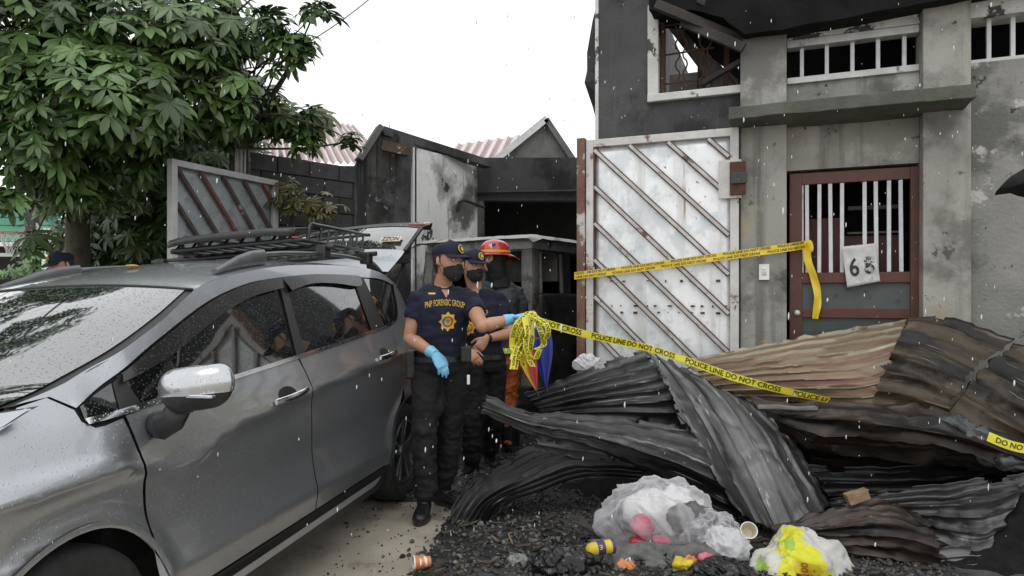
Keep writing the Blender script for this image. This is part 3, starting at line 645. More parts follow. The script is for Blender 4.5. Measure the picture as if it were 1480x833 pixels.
for sg in (1, -1):
    # dark carcass just under the skin so that seams read as gaps
    inner = [(-.78, .3)] + arc(0, .335, .40, 190, -8, 16)[0:] + [(.5, .26), (2.2, .26)] + arc(2.775, .335, .40, 188, -8, 16) + [(3.4, .3), (3.48, .6), (3.44, 1.1)] + sm(roofE, 20)[::-1] + sm(wsE, 14)[::-1] + [(-.22, 1.0), (-.5, .93), (-.78, .8)]
    panel('carcass', inner, M['interior'], car, -.022, .12, sg)
    fend = [(-.78, .32), (-.78, .80), (-.5, .925), (-.215, 1.0), (-.075, 1.072), (.02, 1.085), (.10, 1.075)] + [(.105, 1.045), (.10, 1.0)] + [(.17, .985), (.245, 1.0)][:1] + sm(fseam, 16)[1:] + arc(0, .335, .37, 0, 180, 30) + [(-.37, .32)]
    fend = [(-.78, .32), (-.78, .80), (-.5, .925), (-.215, 1.0), (-.075, 1.068), (-.062, 1.076), (.035, 1.09), (.09, 1.045), (.085, 1.012), (.12, .985), (.16, .985), (.237, .994)] + [(u - .006, z) for u, z in sm(fseam, 16)[1:]] + arc(0, .335, .37, 0, 180, 30) + [(-.37, .32)]
    panel('fender', fend, M['paint'], car, 0, .03, sg)
    pil = sm(wsE, 16) + sm(roofE, 30)[1:] + [(3.28, 1.50), (3.2, 1.49)] + sm(qT, 10)[::-1][1:] + sm(visR, 12)[::-1][1:] + sm(visT, 20)[::-1][1:] + [(.10, 1.05), (.045, 1.092)]
    panel('side_frame', pil, M['paint'], car, 0, .03, sg)
    fd = panel('front_door', [(u + .006, z) for u, z in sm(fseam, 14)][::-1] + [(.32, 1.012)] + [(.8, 1.045), (1.36, 1.084)] + [(u - .005, z) for u, z in sm(mseam, 14)][1:], M['paint'], car, 0, .03, sg)
    rseam = [(2.60, 1.182), (2.70, 1.05), (2.70, .93), (2.675, .77)]
    ra = arc(2.775, .335, .385, 115, 180, 14)
    rd = panel('rear_door', [(u + .005, z) for u, z in sm(mseam, 14)][::-1] + [(2.0, 1.132)] + [(u - .005, z) for u, z in sm(rseam, 10)] + [(p[0] - .005, p[1]) for p in ra[3:]] + [(2.37, .335)], M['paint'], car, 0, .03, sg)
    qp = [(2.605, 1.185), (2.76, 1.208), (2.9, 1.247), (3.02, 1.327), (3.12, 1.417), (3.2, 1.486), (3.28, 1.496), (3.33, 1.495), (3.40, 1.3), (3.45, 1.1), (3.5, .6), (3.45, .32)] + arc(2.775, .335, .37, 0, 110, 20) + [(2.683, .77), (2.706, .93), (2.706, 1.05)]
    panel('quarter_panel', qp, M['paint'], car, 0, .03, sg)
    # sill: black step + silver strip
    panel('sill_cladding', [(.36, .20), (.36, .328), (2.37, .328), (2.37, .28), (2.30, .20)], M['trim'], car, .004, .08, sg)
    panel('sill_strip', dens([(.37, .262), (.37, .298), (2.24, .298), (2.15, .262), (.37, .262)], 3)[:-1], M['sill_silver'], car, .028, .06, sg)
    # glass
    gl = [(.335, 1.022), (1.34, 1.09), (1.455, 1.44)] + [(u + .0, z - .012) for u, z in sm(visT, 16)[::-1][2:]] + [(.30, 1.12)]
    panel('door_window', gl, M['glass_side'], car, -.010, .05, sg)
    panel('quarter_light', [(.108, 1.005), (.24, 1.008), (.262, 1.105), (.12, 1.05)], M['glass_side'], car, -.008, .05, sg)
    panel('mirror_post', [(.24, 1.006), (.33, 1.015), (.30, 1.13), (.262, 1.105)], M['trim'], car, -.004, .05, sg)
    panel('window_pillar', [(1.36, 1.09), (1.45, 1.096), (1.565, 1.50), (1.50, 1.49)], M['trim'], car, -.003, .05, sg)
    panel('door_window', [(1.45, 1.098), (2.35, 1.165), (2.42, 1.50), (1.9, 1.512), (1.56, 1.49)], M['glass_side'], car, -.010, .05, sg)
    panel('window_pillar', [(2.35, 1.165), (2.59, 1.182), (2.585, 1.525), (2.42, 1.522)], M['trim'], car, -.003, .05, sg)
    panel('rear_quarter_window', [(2.60, 1.188), (2.74, 1.212), (2.88, 1.252), (3.0, 1.335), (3.1, 1.42), (3.17, 1.482), (2.9, 1.515), (2.60, 1.52)], M['glass_side'], car, -.006, .05, sg)
    # chrome belt strip
    def strip(pts, wdt, n):
        c = sm(pts, n); up = [(u, z + wdt) for u, z in c]; return c + up[::-1]
    panel('belt_strip', strip(belt[:3], .018, 6), M['chrome'], car, .008, .2, sg)
    panel('belt_strip', strip(belt[2:], .018, 30), M['chrome'], car, .008, .2, sg)
    # wind deflectors
    lo = [(.28, 1.106), (.486, 1.165), (.70, 1.246), (.93, 1.328), (1.18, 1.394), (1.48, 1.44)]
    panel('wind_deflector', sm(visT, 24) + sm(lo, 24)[::-1], M['visor'], car, .018, .04, sg)
    panel('wind_deflector', sm(visR[:-1] + [(2.5, 1.531)], 16) + sm([(1.55, 1.425), (1.8, 1.468), (2.1, 1.475), (2.36, 1.462), (2.46, 1.47), (2.5, 1.50)], 16)[::-1], M['visor'], car, .018, .04, sg)
    # arch lips
    for wu in (0, 2.775):
        panel('arch_liner', arc(wu, .335, .371, -2, 182, 30) + arc(wu, .335, .392, 182, -2, 30), M['paint'], car, .006, .06, sg)
    # handles
    for (u0, z0), (u1, z1), dr in (((1.03, .925), (1.31, .945), fd), ((2.25, 1.01), (2.54, 1.03), rd)):
        bm = bmesh.new(); pts = []; rad = []
        for t in np.linspace(0, 1, 12):
            u, z = u0 + (u1 - u0) * t, z0 + (z1 - z0) * t
            pts.append(CW(u, sg * (S(u, z) + .008 + .028 * math.sin(math.pi * min(max(t, .03), .97))**.6), z)); rad.append((.016 - .005 * abs(t - .5), .009))
        tube(bm, pts, rad, 10, CL); bm_obj('handle', bm, M['chrome'], dr, True, 50)
        uc = u0 + .13; el = [(uc + .075 * math.cos(a), z0 + .018 + .035 * math.sin(a)) for a in np.linspace(0, 2 * math.pi, 20, endpoint=False)]
        panel('recess_shade', el, M['interior'], dr, .002, .1, sg)  # flat dark ellipse on the skin paints the shade of the hollow
    # wheels
    for wu in (0, 2.775):
        c = CW(wu, sg * .76, .33); ax = CL * sg
        wh = empty('wheel', c); wh.parent = car; wh.matrix_parent_inverse = wm(car).inverted()
        bm = bmesh.new(); prof = [(-.10, .21), (-.10, .29), (-.085, .318), (-.05, .328), (.05, .328), (.085, .318), (.098, .29), (.085, .235), (.07, .22)]
        n = 40; rings = []
        for k in range(n):
            a = 2 * math.pi * k / n; d = CD * math.cos(a) + Z3 * math.sin(a)
            rings.append([bm.verts.new(c + ax * x + d * r) for x, r in prof])
        for k in range(n):
            for i in range(len(prof) - 1): bm.faces.new((rings[k][i], rings[k][i + 1], rings[(k + 1) % n][i + 1], rings[(k + 1) % n][i]))
        bm_obj('tyre', bm, M['tyre'], wh, True, 50)
        bm = bmesh.new()
        for k in range(n):
            a, b = 2 * math.pi * k / n, 2 * math.pi * (k + 1) / n
            q = []
            for aa in (a, b):
                d = CD * math.cos(aa) + Z3 * math.sin(aa); q.append([c + ax * .072 + d * .222, c + ax * .08 + d * .205, c - ax * .06 + d * .19])
            for i in range(2): bm.faces.new([bm.verts.new(p) for p in (q[0][i], q[1][i], q[1][i + 1], q[0][i + 1])])
        for k in range(5):
            for dd in (-.16, .16):
                a = 2 * math.pi * k / 5 + .3; d = CD * math.cos(a + dd * .4) + Z3 * math.sin(a + dd * .4); d2 = CD * math.cos(a + dd) + Z3 * math.sin(a + dd)
                bar(bm, c + ax * .05 + d * .03, c + ax * .068 + d2 * .205, .03, .025, ax, .003)
        tube(bm, [c + ax * .0, c + ax * .07], [.06, .05], 16)
        bm_obj('rim', bm, M['rim'], wh, True, 40)
        bm = bmesh.new(); tube(bm, [c - ax * .03, c + ax * .01], .19, 24); bm_obj('brake_disc', bm, M['interior'], wh)
# ---- top surfaces: patches spanned between centre line and edge line
def patch(name, cen, edg, m, off=0.0, nu=30, nv=30, pw=2.2, t0=-1.0, t1=1.0, par=car):
    """cen: list (u,z); edg: list (u,v,z) -> symmetric crowned surface"""
    c = crom(cen, nu + 1); e = crom(edg, nu + 1); vs = []
    for i in range(nu + 1):
        for j in range(nv + 1):
            t = t0 + (t1 - t0) * j / nv; k = abs(t)**pw
            vs.append(CW(c[i][0] * (1 - k) + e[i][0] * k, t * e[i][1], c[i][1] * (1 - k) + e[i][2] * k + off))
    fs = [(i * (nv + 1) + j, (i + 1) * (nv + 1) + j, (i + 1) * (nv + 1) + j + 1, i * (nv + 1) + j + 1) for i in range(nu) for j in range(nv)]
    return mesh_obj(name, vs, fs, m, par, True)
wE = [(u, S(u, z), z) for u, z in wsE]; rE = [(u, S(u, z), z) for u, z in roofE]
wsC = [(-.36, 1.045), (-.22, 1.085), (-.08, 1.15), (.15, 1.25), (.45, 1.375), (.71, 1.466)]
rfC = [(.71, 1.466), (.92, 1.52), (1.35, 1.60), (1.8, 1.635), (2.5, 1.65), (3.0, 1.63), (3.30, 1.575)]
patch('windscreen', wsC, wE, M['glass_front'], .002, 30, 40, 2.2, -.955, .955)
patch('windscreen_border', wsC, wE, M['trim'], -.004, 30, 40)
patch('roof', rfC, rE, M['paint'], .001, 40, 40)
bm = bmesh.new(); hd = [CW(*(lambda k, t: (.71 * (1 - k) + .80 * k, t * .655, 1.466 * (1 - k) + 1.42 * k + .003))(abs(t)**2.2, t)) for t in np.linspace(-1, 1, 30)]
tube(bm, hd, .006, 6); bm_obj('header_strip', bm, M['trim'], car, True)
hoodE = [(-.80, .55, .80), (-.60, .66, .90), (-.40, .735, .975), (-.22, .775, 1.01), (-.08, .80, 1.073)]
hoodC = [(-.90, .86), (-.75, .93), (-.60, .975), (-.48, 1.005), (-.39, 1.03)]
patch('bonnet', hoodC, hoodE, M['paint'], .004, 24, 40)
cowlE = [(-.09, .795, 1.066), (-.055, .80, 1.08)]; patch('cowl', [(-.40, 1.02), (-.355, 1.04)], cowlE, M['trim'], 0, 3, 30)
# fender top bridging bonnet edge to the side
for sg in (1, -1):
    a = crom(hoodE, 20); sp = crom([(-.78, .80), (-.5, .925), (-.215, 1.0), (-.075, 1.068)], 20); vs = []
    for i in range(20):
        p = CW(a[i][0], sg * (a[i][1] + .006), a[i][2]); q = CW(sp[i][0], sg * S(*sp[i]), sp[i][1]); m_ = (p + q) / 2 + Z3 * .010 + CL * sg * .008
        vs += [p, p * .25 + m_ * .6 + q * .15, m_, p * .15 + m_ * .6 + q * .25, q]
    mesh_obj('fender_top', vs, [(5 * i + k, 5 * i + k + 1, 5 * i + 6 + k, 5 * i + 5 + k) for i in range(19) for k in range(4)], M['paint'], car, True)
# nose and tail (outside the photo's view but part of the car)
bm = bmesh.new(); rows = []
for z, um, vm in ((.22, -.80, .72), (.35, -.90, .76), (.55, -.93, .77), (.72, -.92, .74), (.80, -.90, .70), (.86, -.895, .60)):
    rows.append([bm.verts.new(CW(um + .16 * abs(t)**3, t * vm, z)) for t in np.linspace(-1, 1, 17)])
for i in range(5):
    for k in range(16): bm.faces.new((rows[i][k], rows[i][k + 1], rows[i + 1][k + 1], rows[i + 1][k]))
bm_obj('front_bumper', bm, M['paint'], car, True)
bm = bmesh.new(); frame_box(bm, CW(-.945, 0, .5), CL, CD, Z3, -.45, .45, 0, .05, -.12, .22, .02); bm_obj('grille', bm, M['trim'], car)
for sg in (1, -1):
    bm = bmesh.new(); ellipsoid(bm, CW(-.86, sg * .60, .60), .07, .13, .10, CD, CL, Z3); bm_obj('headlight', bm, M['lamp_clear'], car, True)
bm = bmesh.new(); rows = []
for z, um, vm in ((.25, 3.45, .74), (.45, 3.56, .78), (.62, 3.56, .78), (.70, 3.50, .76)):
    rows.append([bm.verts.new(CW(um - .12 * abs(t)**3, t * vm, z)) for t in np.linspace(-1, 1, 17)])
for i in range(3):
    for k in range(16): bm.faces.new((rows[i][k], rows[i][k + 1], rows[i + 1][k + 1], rows[i + 1][k]))
bm_obj('rear_bumper', bm, M['paint'], car, True)
for sg in (1, -1):
    bm = bmesh.new(); bar(bm, CW(3.44, sg * .72, .80), CW(3.40, sg * .72, 1.20), .10, .08, CD, .02); bm_obj('tail_lamp', bm, M['lamp_red'], car)
bm = bmesh.new(); frame_box(bm, CW(1.3, 0, 0), CD, CL, Z3, -1.9, 2.0, -.6, .6, .22, .40); bm_obj('underbody', bm, M['interior'], car)
bm = bmesh.new(); frame_box(bm, CW(1.3, 0, 0), CD, CL, Z3, -1.0, 1.9, -.68, .68, .40, .95, .05); bm_obj('cabin_tub', bm, M['interior'], car)
# raised tailgate: spoiler, window, lower panel with lamps
def tg(name, rows, m, par, off=0.0):
    vs = []
    for (u, v, z, cr) in rows:
        for t in np.linspace(-1, 1, 15): vs.append(CW(u + off * .6 + .03 * (1 - t * t), t * v, z + cr * (1 - abs(t)**2.5) + off))
    return mesh_obj(name, vs, [(15 * i + k, 15 * i + 15 + k, 15 * i + 16 + k, 15 * i + k + 1) for i in range(len(rows) - 1) for k in range(14)], m, par, True)
tgt = tg('tailgate', [(3.17, .56, 1.59, .03), (3.25, .59, 1.66, .04), (3.36, .60, 1.725, .05), (3.42, .60, 1.765, .045)], M['paint'], car)
tgt['label'] = 'raised tailgate behind the roof'
o = tg('rear_glass', [(3.42, .585, 1.765, .045), (3.53, .60, 1.85, .05), (3.65, .61, 1.93, .05), (3.74, .60, 1.975, .05)], M['glass_front'], tgt)
tg('lower_panel', [(3.74, .63, 1.975, .055), (3.86, .66, 2.02, .05), (4.0, .64, 2.04, .04), (4.08, .6, 1.99, .04)], M['trim'], tgt)
for sg in (1, -1):
    bm = bmesh.new(); bar(bm, CW(3.42, sg * .60, 1.762), CW(3.75, sg * .625, 1.975), .03, .02, Z3); bm_obj('window_frame', bm, M['trim'], tgt)
    bm = bmesh.new(); bar(bm, CW(3.80, sg * .56, 2.01), CW(3.97, sg * .56, 2.04), .14, .03, Z3, .01); bm_obj('lamp', bm, M['lamp_red'], tgt)
    bm = bmesh.new(); tube(bm, [CW(3.30, sg * .56, 1.45), CW(3.62, sg * .57, 1.80)], .012, 8); bm_obj('gas_strut', bm, M['trim'], tgt)
tg('inner_trim', [(3.20, .53, 1.575, .0), (3.45, .56, 1.72, .0), (3.75, .58, 1.92, .0), (4.05, .58, 1.96, .0)], M['interior'], tgt)
bm = bmesh.new(); bar(bm, CW(3.36, .5, 1.70), CW(3.48, .615, 1.70), .04, .07, Z3, .01); bm_obj('broken_trim', bm, M['interior'], tgt)
M['plate_yellow'] = mat('sticker', (.62, .56, .38), (.55, .50, .36), 30, .5)
def tgw(a, b): # point on near corner of the raised window (a along v 0..1, b along length)
    u = 3.44 + .28 * b; return CW(u + .015, .36 + .2 * a, 1.785 + .185 * b + .014 * (1 - a) + .045)
vs = [tgw(x, y) for x, y in ((0, .1), (.85, .1), (.85, .35), (0, .35))]; stk = mesh_obj('sticker', vs, [(0, 1, 2, 3)], M['plate_yellow'], tgt)
text_obj('sticker_text', 'NOZZ', lambda x, y: tgw(.425 - x * .25, .225 - y * .26) + Z3 * .004, M['ink'], tgt)
M['rail'] = mat('roof_rail', (.16, .165, .17), (.13, .135, .14), 9, .4, metal=.6, drops=.4)
for g_ in ('glass_front',): bs_ = M[g_].node_tree.nodes['Principled BSDF']; bs_.inputs['Coat IOR'].default_value = 2.0; bs_.inputs['IOR'].default_value = 1.8
bs_ = M['glass_side'].node_tree.nodes['Principled BSDF']; bs_.inputs['Coat IOR'].default_value = 1.7
# roof rails
for sg in (1, -1):
    def rp(u, dv, dz_): z = hermite([a for a, b in roofE], [b for a, b in roofE])(u); return CW(u, sg * (S(u, z) - .055 + dv), z + .025 + dz_)
    bm = bmesh.new(); us = [1.06, 1.14, 1.26, 1.38, 1.50]; hs = [.004, .018, .042, .058, .060]
    tube(bm, [rp(u, 0, h * .5) for u, h in zip(us, hs)], [(.018, h * .55 + .008) for h in hs], 10, Z3)
    bm_obj('rail_foot', bm, M['rail'], car, True, 60)
    bm = bmesh.new(); us = np.linspace(1.45, 2.95, 14); tube(bm, [rp(u, 0, .048 - .006 * abs(u - 2.2)) for u in us], [(.015, .012)] * 14, 10, Z3); bm_obj('roof_rail', bm, M['rail'], car, True)
    bm = bmesh.new(); us = [2.90, 3.0, 3.1, 3.2]; hs = [.055, .05, .035, .008]; tube(bm, [rp(u, 0, h * .5) for u, h in zip(us, hs)], [(.018, h * .55 + .008) for h in hs], 10, Z3); bm_obj('rail_foot', bm, M['trim'], car, True, 60)
M['mirror_cap'] = mat('mirror_cap', (.55, .56, .57), (.50, .51, .52), 9, .2, metal=.9, drops=.6)
# mirror (both doors)
for sg in (1, -1):
    mr = empty('door_mirror', CW(.42, sg * .9, 1.0)); mr.parent = car; mr.matrix_parent_inverse = wm(car).inverted()
    mc = CW(.335, sg * 1.015, 1.075)
    def mpt(a, zz, sc=1.0, dn=0.0):   # rounded shell: a lateral -1..1, zz vertical
        return mc
    def shell(nm, z0, z1, m, grow=1.0):
        bm = bmesh.new(); rings = []
        for t in np.linspace(z0, z1, 17):
            q = math.sqrt(max(0, 1 - (abs(t))**2.1)); r = []
            for k in range(28):
                a = 2 * math.pi * k / 28; ca, sa = math.cos(a), math.sin(a)
                x = math.copysign(abs(ca)**.92, ca); y = math.copysign(abs(sa)**.95, sa)
                lat = x * .130 * grow * (.42 + .58 * q) + (.012 * t if x > 0 else -.01 * t); lon = y * (.075 if y < 0 else .05) * grow * (.35 + .65 * q) * (1 - .22 * x)
                r.append(bm.verts.new(mc + CL * (sg * lat) + CD * lon + Z3 * (t * .075 + .010 * x)))
            rings.append(r)
        for i in range(16):
            for k in range(28): bm.faces.new((rings[i][k], rings[i][(k + 1) % 28], rings[i + 1][(k + 1) % 28], rings[i + 1][k]))
        bm.faces.new(rings[0]); bm.faces.new(rings[-1])
        return bm_obj(nm, bm, m, mr, True, 60)
    shell('mirror_cap', -.22, .98, M['mirror_cap']); shell('mirror_base', -.97, -.24, M['black_plastic'], .98)
    bm = bmesh.new(); frame_box(bm, mc, CL * sg, CD, Z3, -.02, .10, -.071, -.05, -.022, -.012, .003); bm_obj('indicator', bm, M['chrome'], mr)
    bm = bmesh.new(); frame_box(bm, mc, (CL * sg * .95 + CD * -.3).normalized(), (CD * -.95 - CL * sg * .3).normalized(), Z3, -.085, -.055, .060, .066, -.005, .03, .002); bm_obj('red_reflection', bm, M['lamp_red'], mr)  # red patch painted on the cap in place of a reflection
    bm = bmesh.new(); tube(bm, [CW(.33, sg * .84, .955), CW(.33, sg * .88, .955), CW(.33, sg * .925, .975), CW(.335, sg * .95, 1.02)], [(.025, .04), (.034, .05), (.034, .045), (.03, .04)], 12, Z3); bm_obj('mirror_stalk', bm, M['black_plastic'], mr, True)
# wipers, papers behind the glass, fallen leaf
def wsp(u, t):   # point on windscreen: u fraction 0..1 from cowl to header, t lateral
    c = crom(wsC, 41); e = crom(wE, 41); i = int(u * 40); k = abs(t)**2.2
    return CW(c[i][0] * (1 - k) + e[i][0] * k, t * (e[i][1] - .03), c[i][1] * (1 - k) + e[i][2] * k)
bm = bmesh.new(); p0, p1 = wsp(.02, .12), wsp(.62, .17)
pts = [wsp(u, .34 - .10 * u) + Z3 * .022 for u in np.linspace(.02, .55, 10)]; tube(bm, pts, (.008), 6)
bm_obj('wiper', bm, M['black_plastic'], car)
bm = bmesh.new(); pts = [wsp(u, .36 - .10 * u) + Z3 * .010 for u in np.linspace(.10, .60, 10)]; tube(bm, pts, [(.006, .012)] * 10, 6, Z3); bm_obj('wiper_blade', bm, M['black_plastic'], car)
for u0, t0_, du, dt_ in ((.08, .60, .07, .09), (.06, .50, .05, .07)):
    vs = [wsp(u0, t0_) + Z3 * .003, wsp(u0, t0_ + dt_) + Z3 * .003, wsp(u0 + du, t0_ + dt_) + Z3 * .003, wsp(u0 + du, t0_) + Z3 * .003]
    mesh_obj('permit_sticker', vs, [(0, 1, 2, 3)], M['paper'], car)
# ---------------------------------------------------------------- roof basket
bk = empty('roof_basket', CW(2.5, .02, 1.66), 'black steel roof basket carrier with wind fairing on the grey car', 'roof rack')
M['rack'] = mat('rack', (.014, .014, .015), (.022, .022, .023), 20, .35, drops=.8)
v0, v1, u0, u1, zb_, zt_ = -.40, .46, 2.0, 2.98, 1.745, 1.855
def rod(nm, pts, r=.011, n=8): tube_obj(nm, pts, r, M['rack'], bk, n)
def rnd(pts, n=30): return [Vector(p) for p in crom([tuple(p) for p in pts], n)]
loop = [CW(u0 + .12, v1, zb_ - .0), CW(u0 + .16, v1, zt_ - .01), CW(u0 + .26, v1, zt_), CW(u1 - .05, v1, zt_ + .005), CW(u1, v1 - .05, zt_ + .005), CW(u1, v0 + .05, zt_ + .005), CW(u1 - .05, v0, zt_ + .005), CW(u0 + .26, v0, zt_), CW(u0 + .16, v0, zt_ - .01), CW(u0 + .12, v0, zb_)]
rod('top_rail', rnd(loop, 60), .012)
lb = [CW(u0, v0 + .04, zb_), CW(u0, v1 - .04, zb_), CW(u0 + .04, v1, zb_), CW(u1 - .04, v1, zb_), CW(u1, v1 - .04, zb_), CW(u1, v0 + .04, zb_), CW(u1 - .04, v0, zb_), CW(u0 + .04, v0, zb_), CW(u0, v0 + .04, zb_)]
rod('base_rail', lb, .013)
for i in range(7):
    u = u0 + .30 + i * (u1 - u0 - .34) / 6
    for v in (v0, v1): rod('upright', [CW(u - .03, v, zb_), CW(u - .005, v, zb_ + .06), CW(u, v, zt_)], .008, 6)
for i in range(6):
    v = v0 + .1 + i * (v1 - v0 - .2) / 5; rod('upright', [CW(u1, v, zb_), CW(u1, v, zt_ + .005)], .008, 6)
for i in range(8):
    v = v0 + .06 + i * (v1 - v0 - .12) / 7; rod('fairing_strut', [CW(u0, v, zb_), CW(u0 + .05, v + .02, zb_ + .07)], .008, 6)
for i in range(9):
    v = v0 + .08 + i * (v1 - v0 - .16) / 8; rod('floor_bar', [CW(u0, v, zb_ - .004), CW(u1, v, zb_ - .004)], .009, 6)
for u in (u0 + .3, u0 + .7): rod('floor_bar', [CW(u, v0, zb_ - .01), CW(u, v1, zb_ - .01)], .010, 6)
for u in (2.15, 2.80): rod('cross_bar', [CW(u, -.62, 1.70), CW(u, .62, 1.70)], .017)
for u in (2.15, 2.80):
    for sg in (1, -1):
        bm = bmesh.new(); frame_box(bm, CW(u, sg * .545, 1.66), CD, CL, Z3, -.04, .04, -.035, .035, -.03, .055, .012); bm_obj('clamp', bm, M['rack'], bk)
bm = bmesh.new(); rows = []   # fairing
for s, (u, z) in enumerate(((u0 - .06, zb_ + .030), (u0 - .065, zb_ + .062), (u0 - .04, zb_ + .080), (u0 + .12, zb_ + .098), (u0 + .30, zb_ + .105))):
    rows.append([bm.verts.new(CW(u + .05 * abs(t)**4, (v0 + v1) / 2 + t * (v1 - v0) / 2 * .98, z - .010 * abs(t)**4)) for t in np.linspace(-1, 1, 25)])
for i in range(4):
    for k in range(24): bm.faces.new((rows[i][k], rows[i][k + 1], rows[i + 1][k + 1], rows[i + 1][k]))
o = bm_obj('wind_fairing', bm, M['rack'], bk, True); o.modifiers.new('s', 'SOLIDIFY').thickness = .012
bm = bmesh.new(); ellipsoid(bm, CW(1.12, .1, 1.575), .03, .018, .006); lf = bm_obj('fallen_leaf', bm, mat('leaf_yellow', (.45, .30, .03), (.4, .25, .04), 30, .5)); tag(lf, 'yellow fallen leaf lying on the car roof', 'leaf')
# ================================================================ debris pile
def SM(name, c, c2, spots, rough=.45, metal=.35, rough2=.65, attr=None):
    k = {'sheet_roof': 1.0, 'sheet_grey': .9, 'sheet_dark': 1.5, 'sheet_brown': 1.0}.get(name, .7); sc3 = lambda q: tuple(x * k for x in q)
    c, c2 = sc3(c), sc3(c2); spots = [(sc3(q[0]),) + tuple(q[1:]) for q in spots] + [(sc3((.30, .295, .285)), 2.0, .63, .68, (.9, 22, 1)), (sc3((.012, .011, .010)), 2.6, .62, .67, (1.2, 16, 1))]
    return mat(name, c, c2, 3.0, rough - .12, rough2=rough2 - .08, metal=metal + .15, spec=.6, bump=.45, bscale=40, bdist=.004, spots=spots, vscale=(.5, 5, 1), coord='UV', attr=attr)
M['sheet_dark'] = SM('sheet_dark', (.020, .020, .021), (.060, .060, .060), [((.20, .20, .195), 2.2, .55, .66, (.35, 12, 1)), ((.007, .007, .007), 2.0, .49, .58, (.5, 5, 1)), ((.15, .10, .07), 2.7, .64, .70, (.6, 5, 1)), ((.24, .24, .235), 7, .64, .70, (.6, 4, 1))])
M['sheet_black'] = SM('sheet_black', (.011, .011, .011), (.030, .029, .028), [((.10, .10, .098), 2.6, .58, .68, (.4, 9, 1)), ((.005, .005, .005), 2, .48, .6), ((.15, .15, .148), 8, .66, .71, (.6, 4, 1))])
M['sheet_grey'] = SM('sheet_grey', (.105, .105, .105), (.18, .18, .178), [((.045, .045, .045), 1.6, .50, .62, (.8, 3, 1)), ((.40, .39, .37), 4.2, .60, .66, (.7, 4, 1)), ((.23, .15, .085), 5, .70, .75), ((.015, .015, .015), 1.3, .60, .72, (.7, 2, 1))])
M['sheet_brown'] = SM('sheet_brown', (.050, .035, .026), (.022, .018, .016), [((.19, .125, .09), 2.3, .56, .66, (.4, 7, 1)), ((.006, .006, .006), 1.7, .47, .58, (.7, 3, 1)), ((.22, .22, .22), 3.3, .64, .70, (.4, 8, 1)), ((.10, .05, .03), 6, .62, .68)])
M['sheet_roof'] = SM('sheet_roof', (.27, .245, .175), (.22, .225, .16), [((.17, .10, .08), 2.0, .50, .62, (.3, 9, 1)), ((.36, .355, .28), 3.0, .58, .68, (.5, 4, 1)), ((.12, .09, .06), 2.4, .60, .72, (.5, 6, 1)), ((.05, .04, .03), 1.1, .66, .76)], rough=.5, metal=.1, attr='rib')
M['sheet_burnt_roof'] = SM('sheet_burnt_roof', (.120, .086, .050), (.055, .040, .025), [((.007, .0065, .006), 1.5, .45, .56, (.8, 2, 1)), ((.20, .15, .10), 2.4, .60, .70, (.4, 7, 1))], rough=.5, metal=.1)
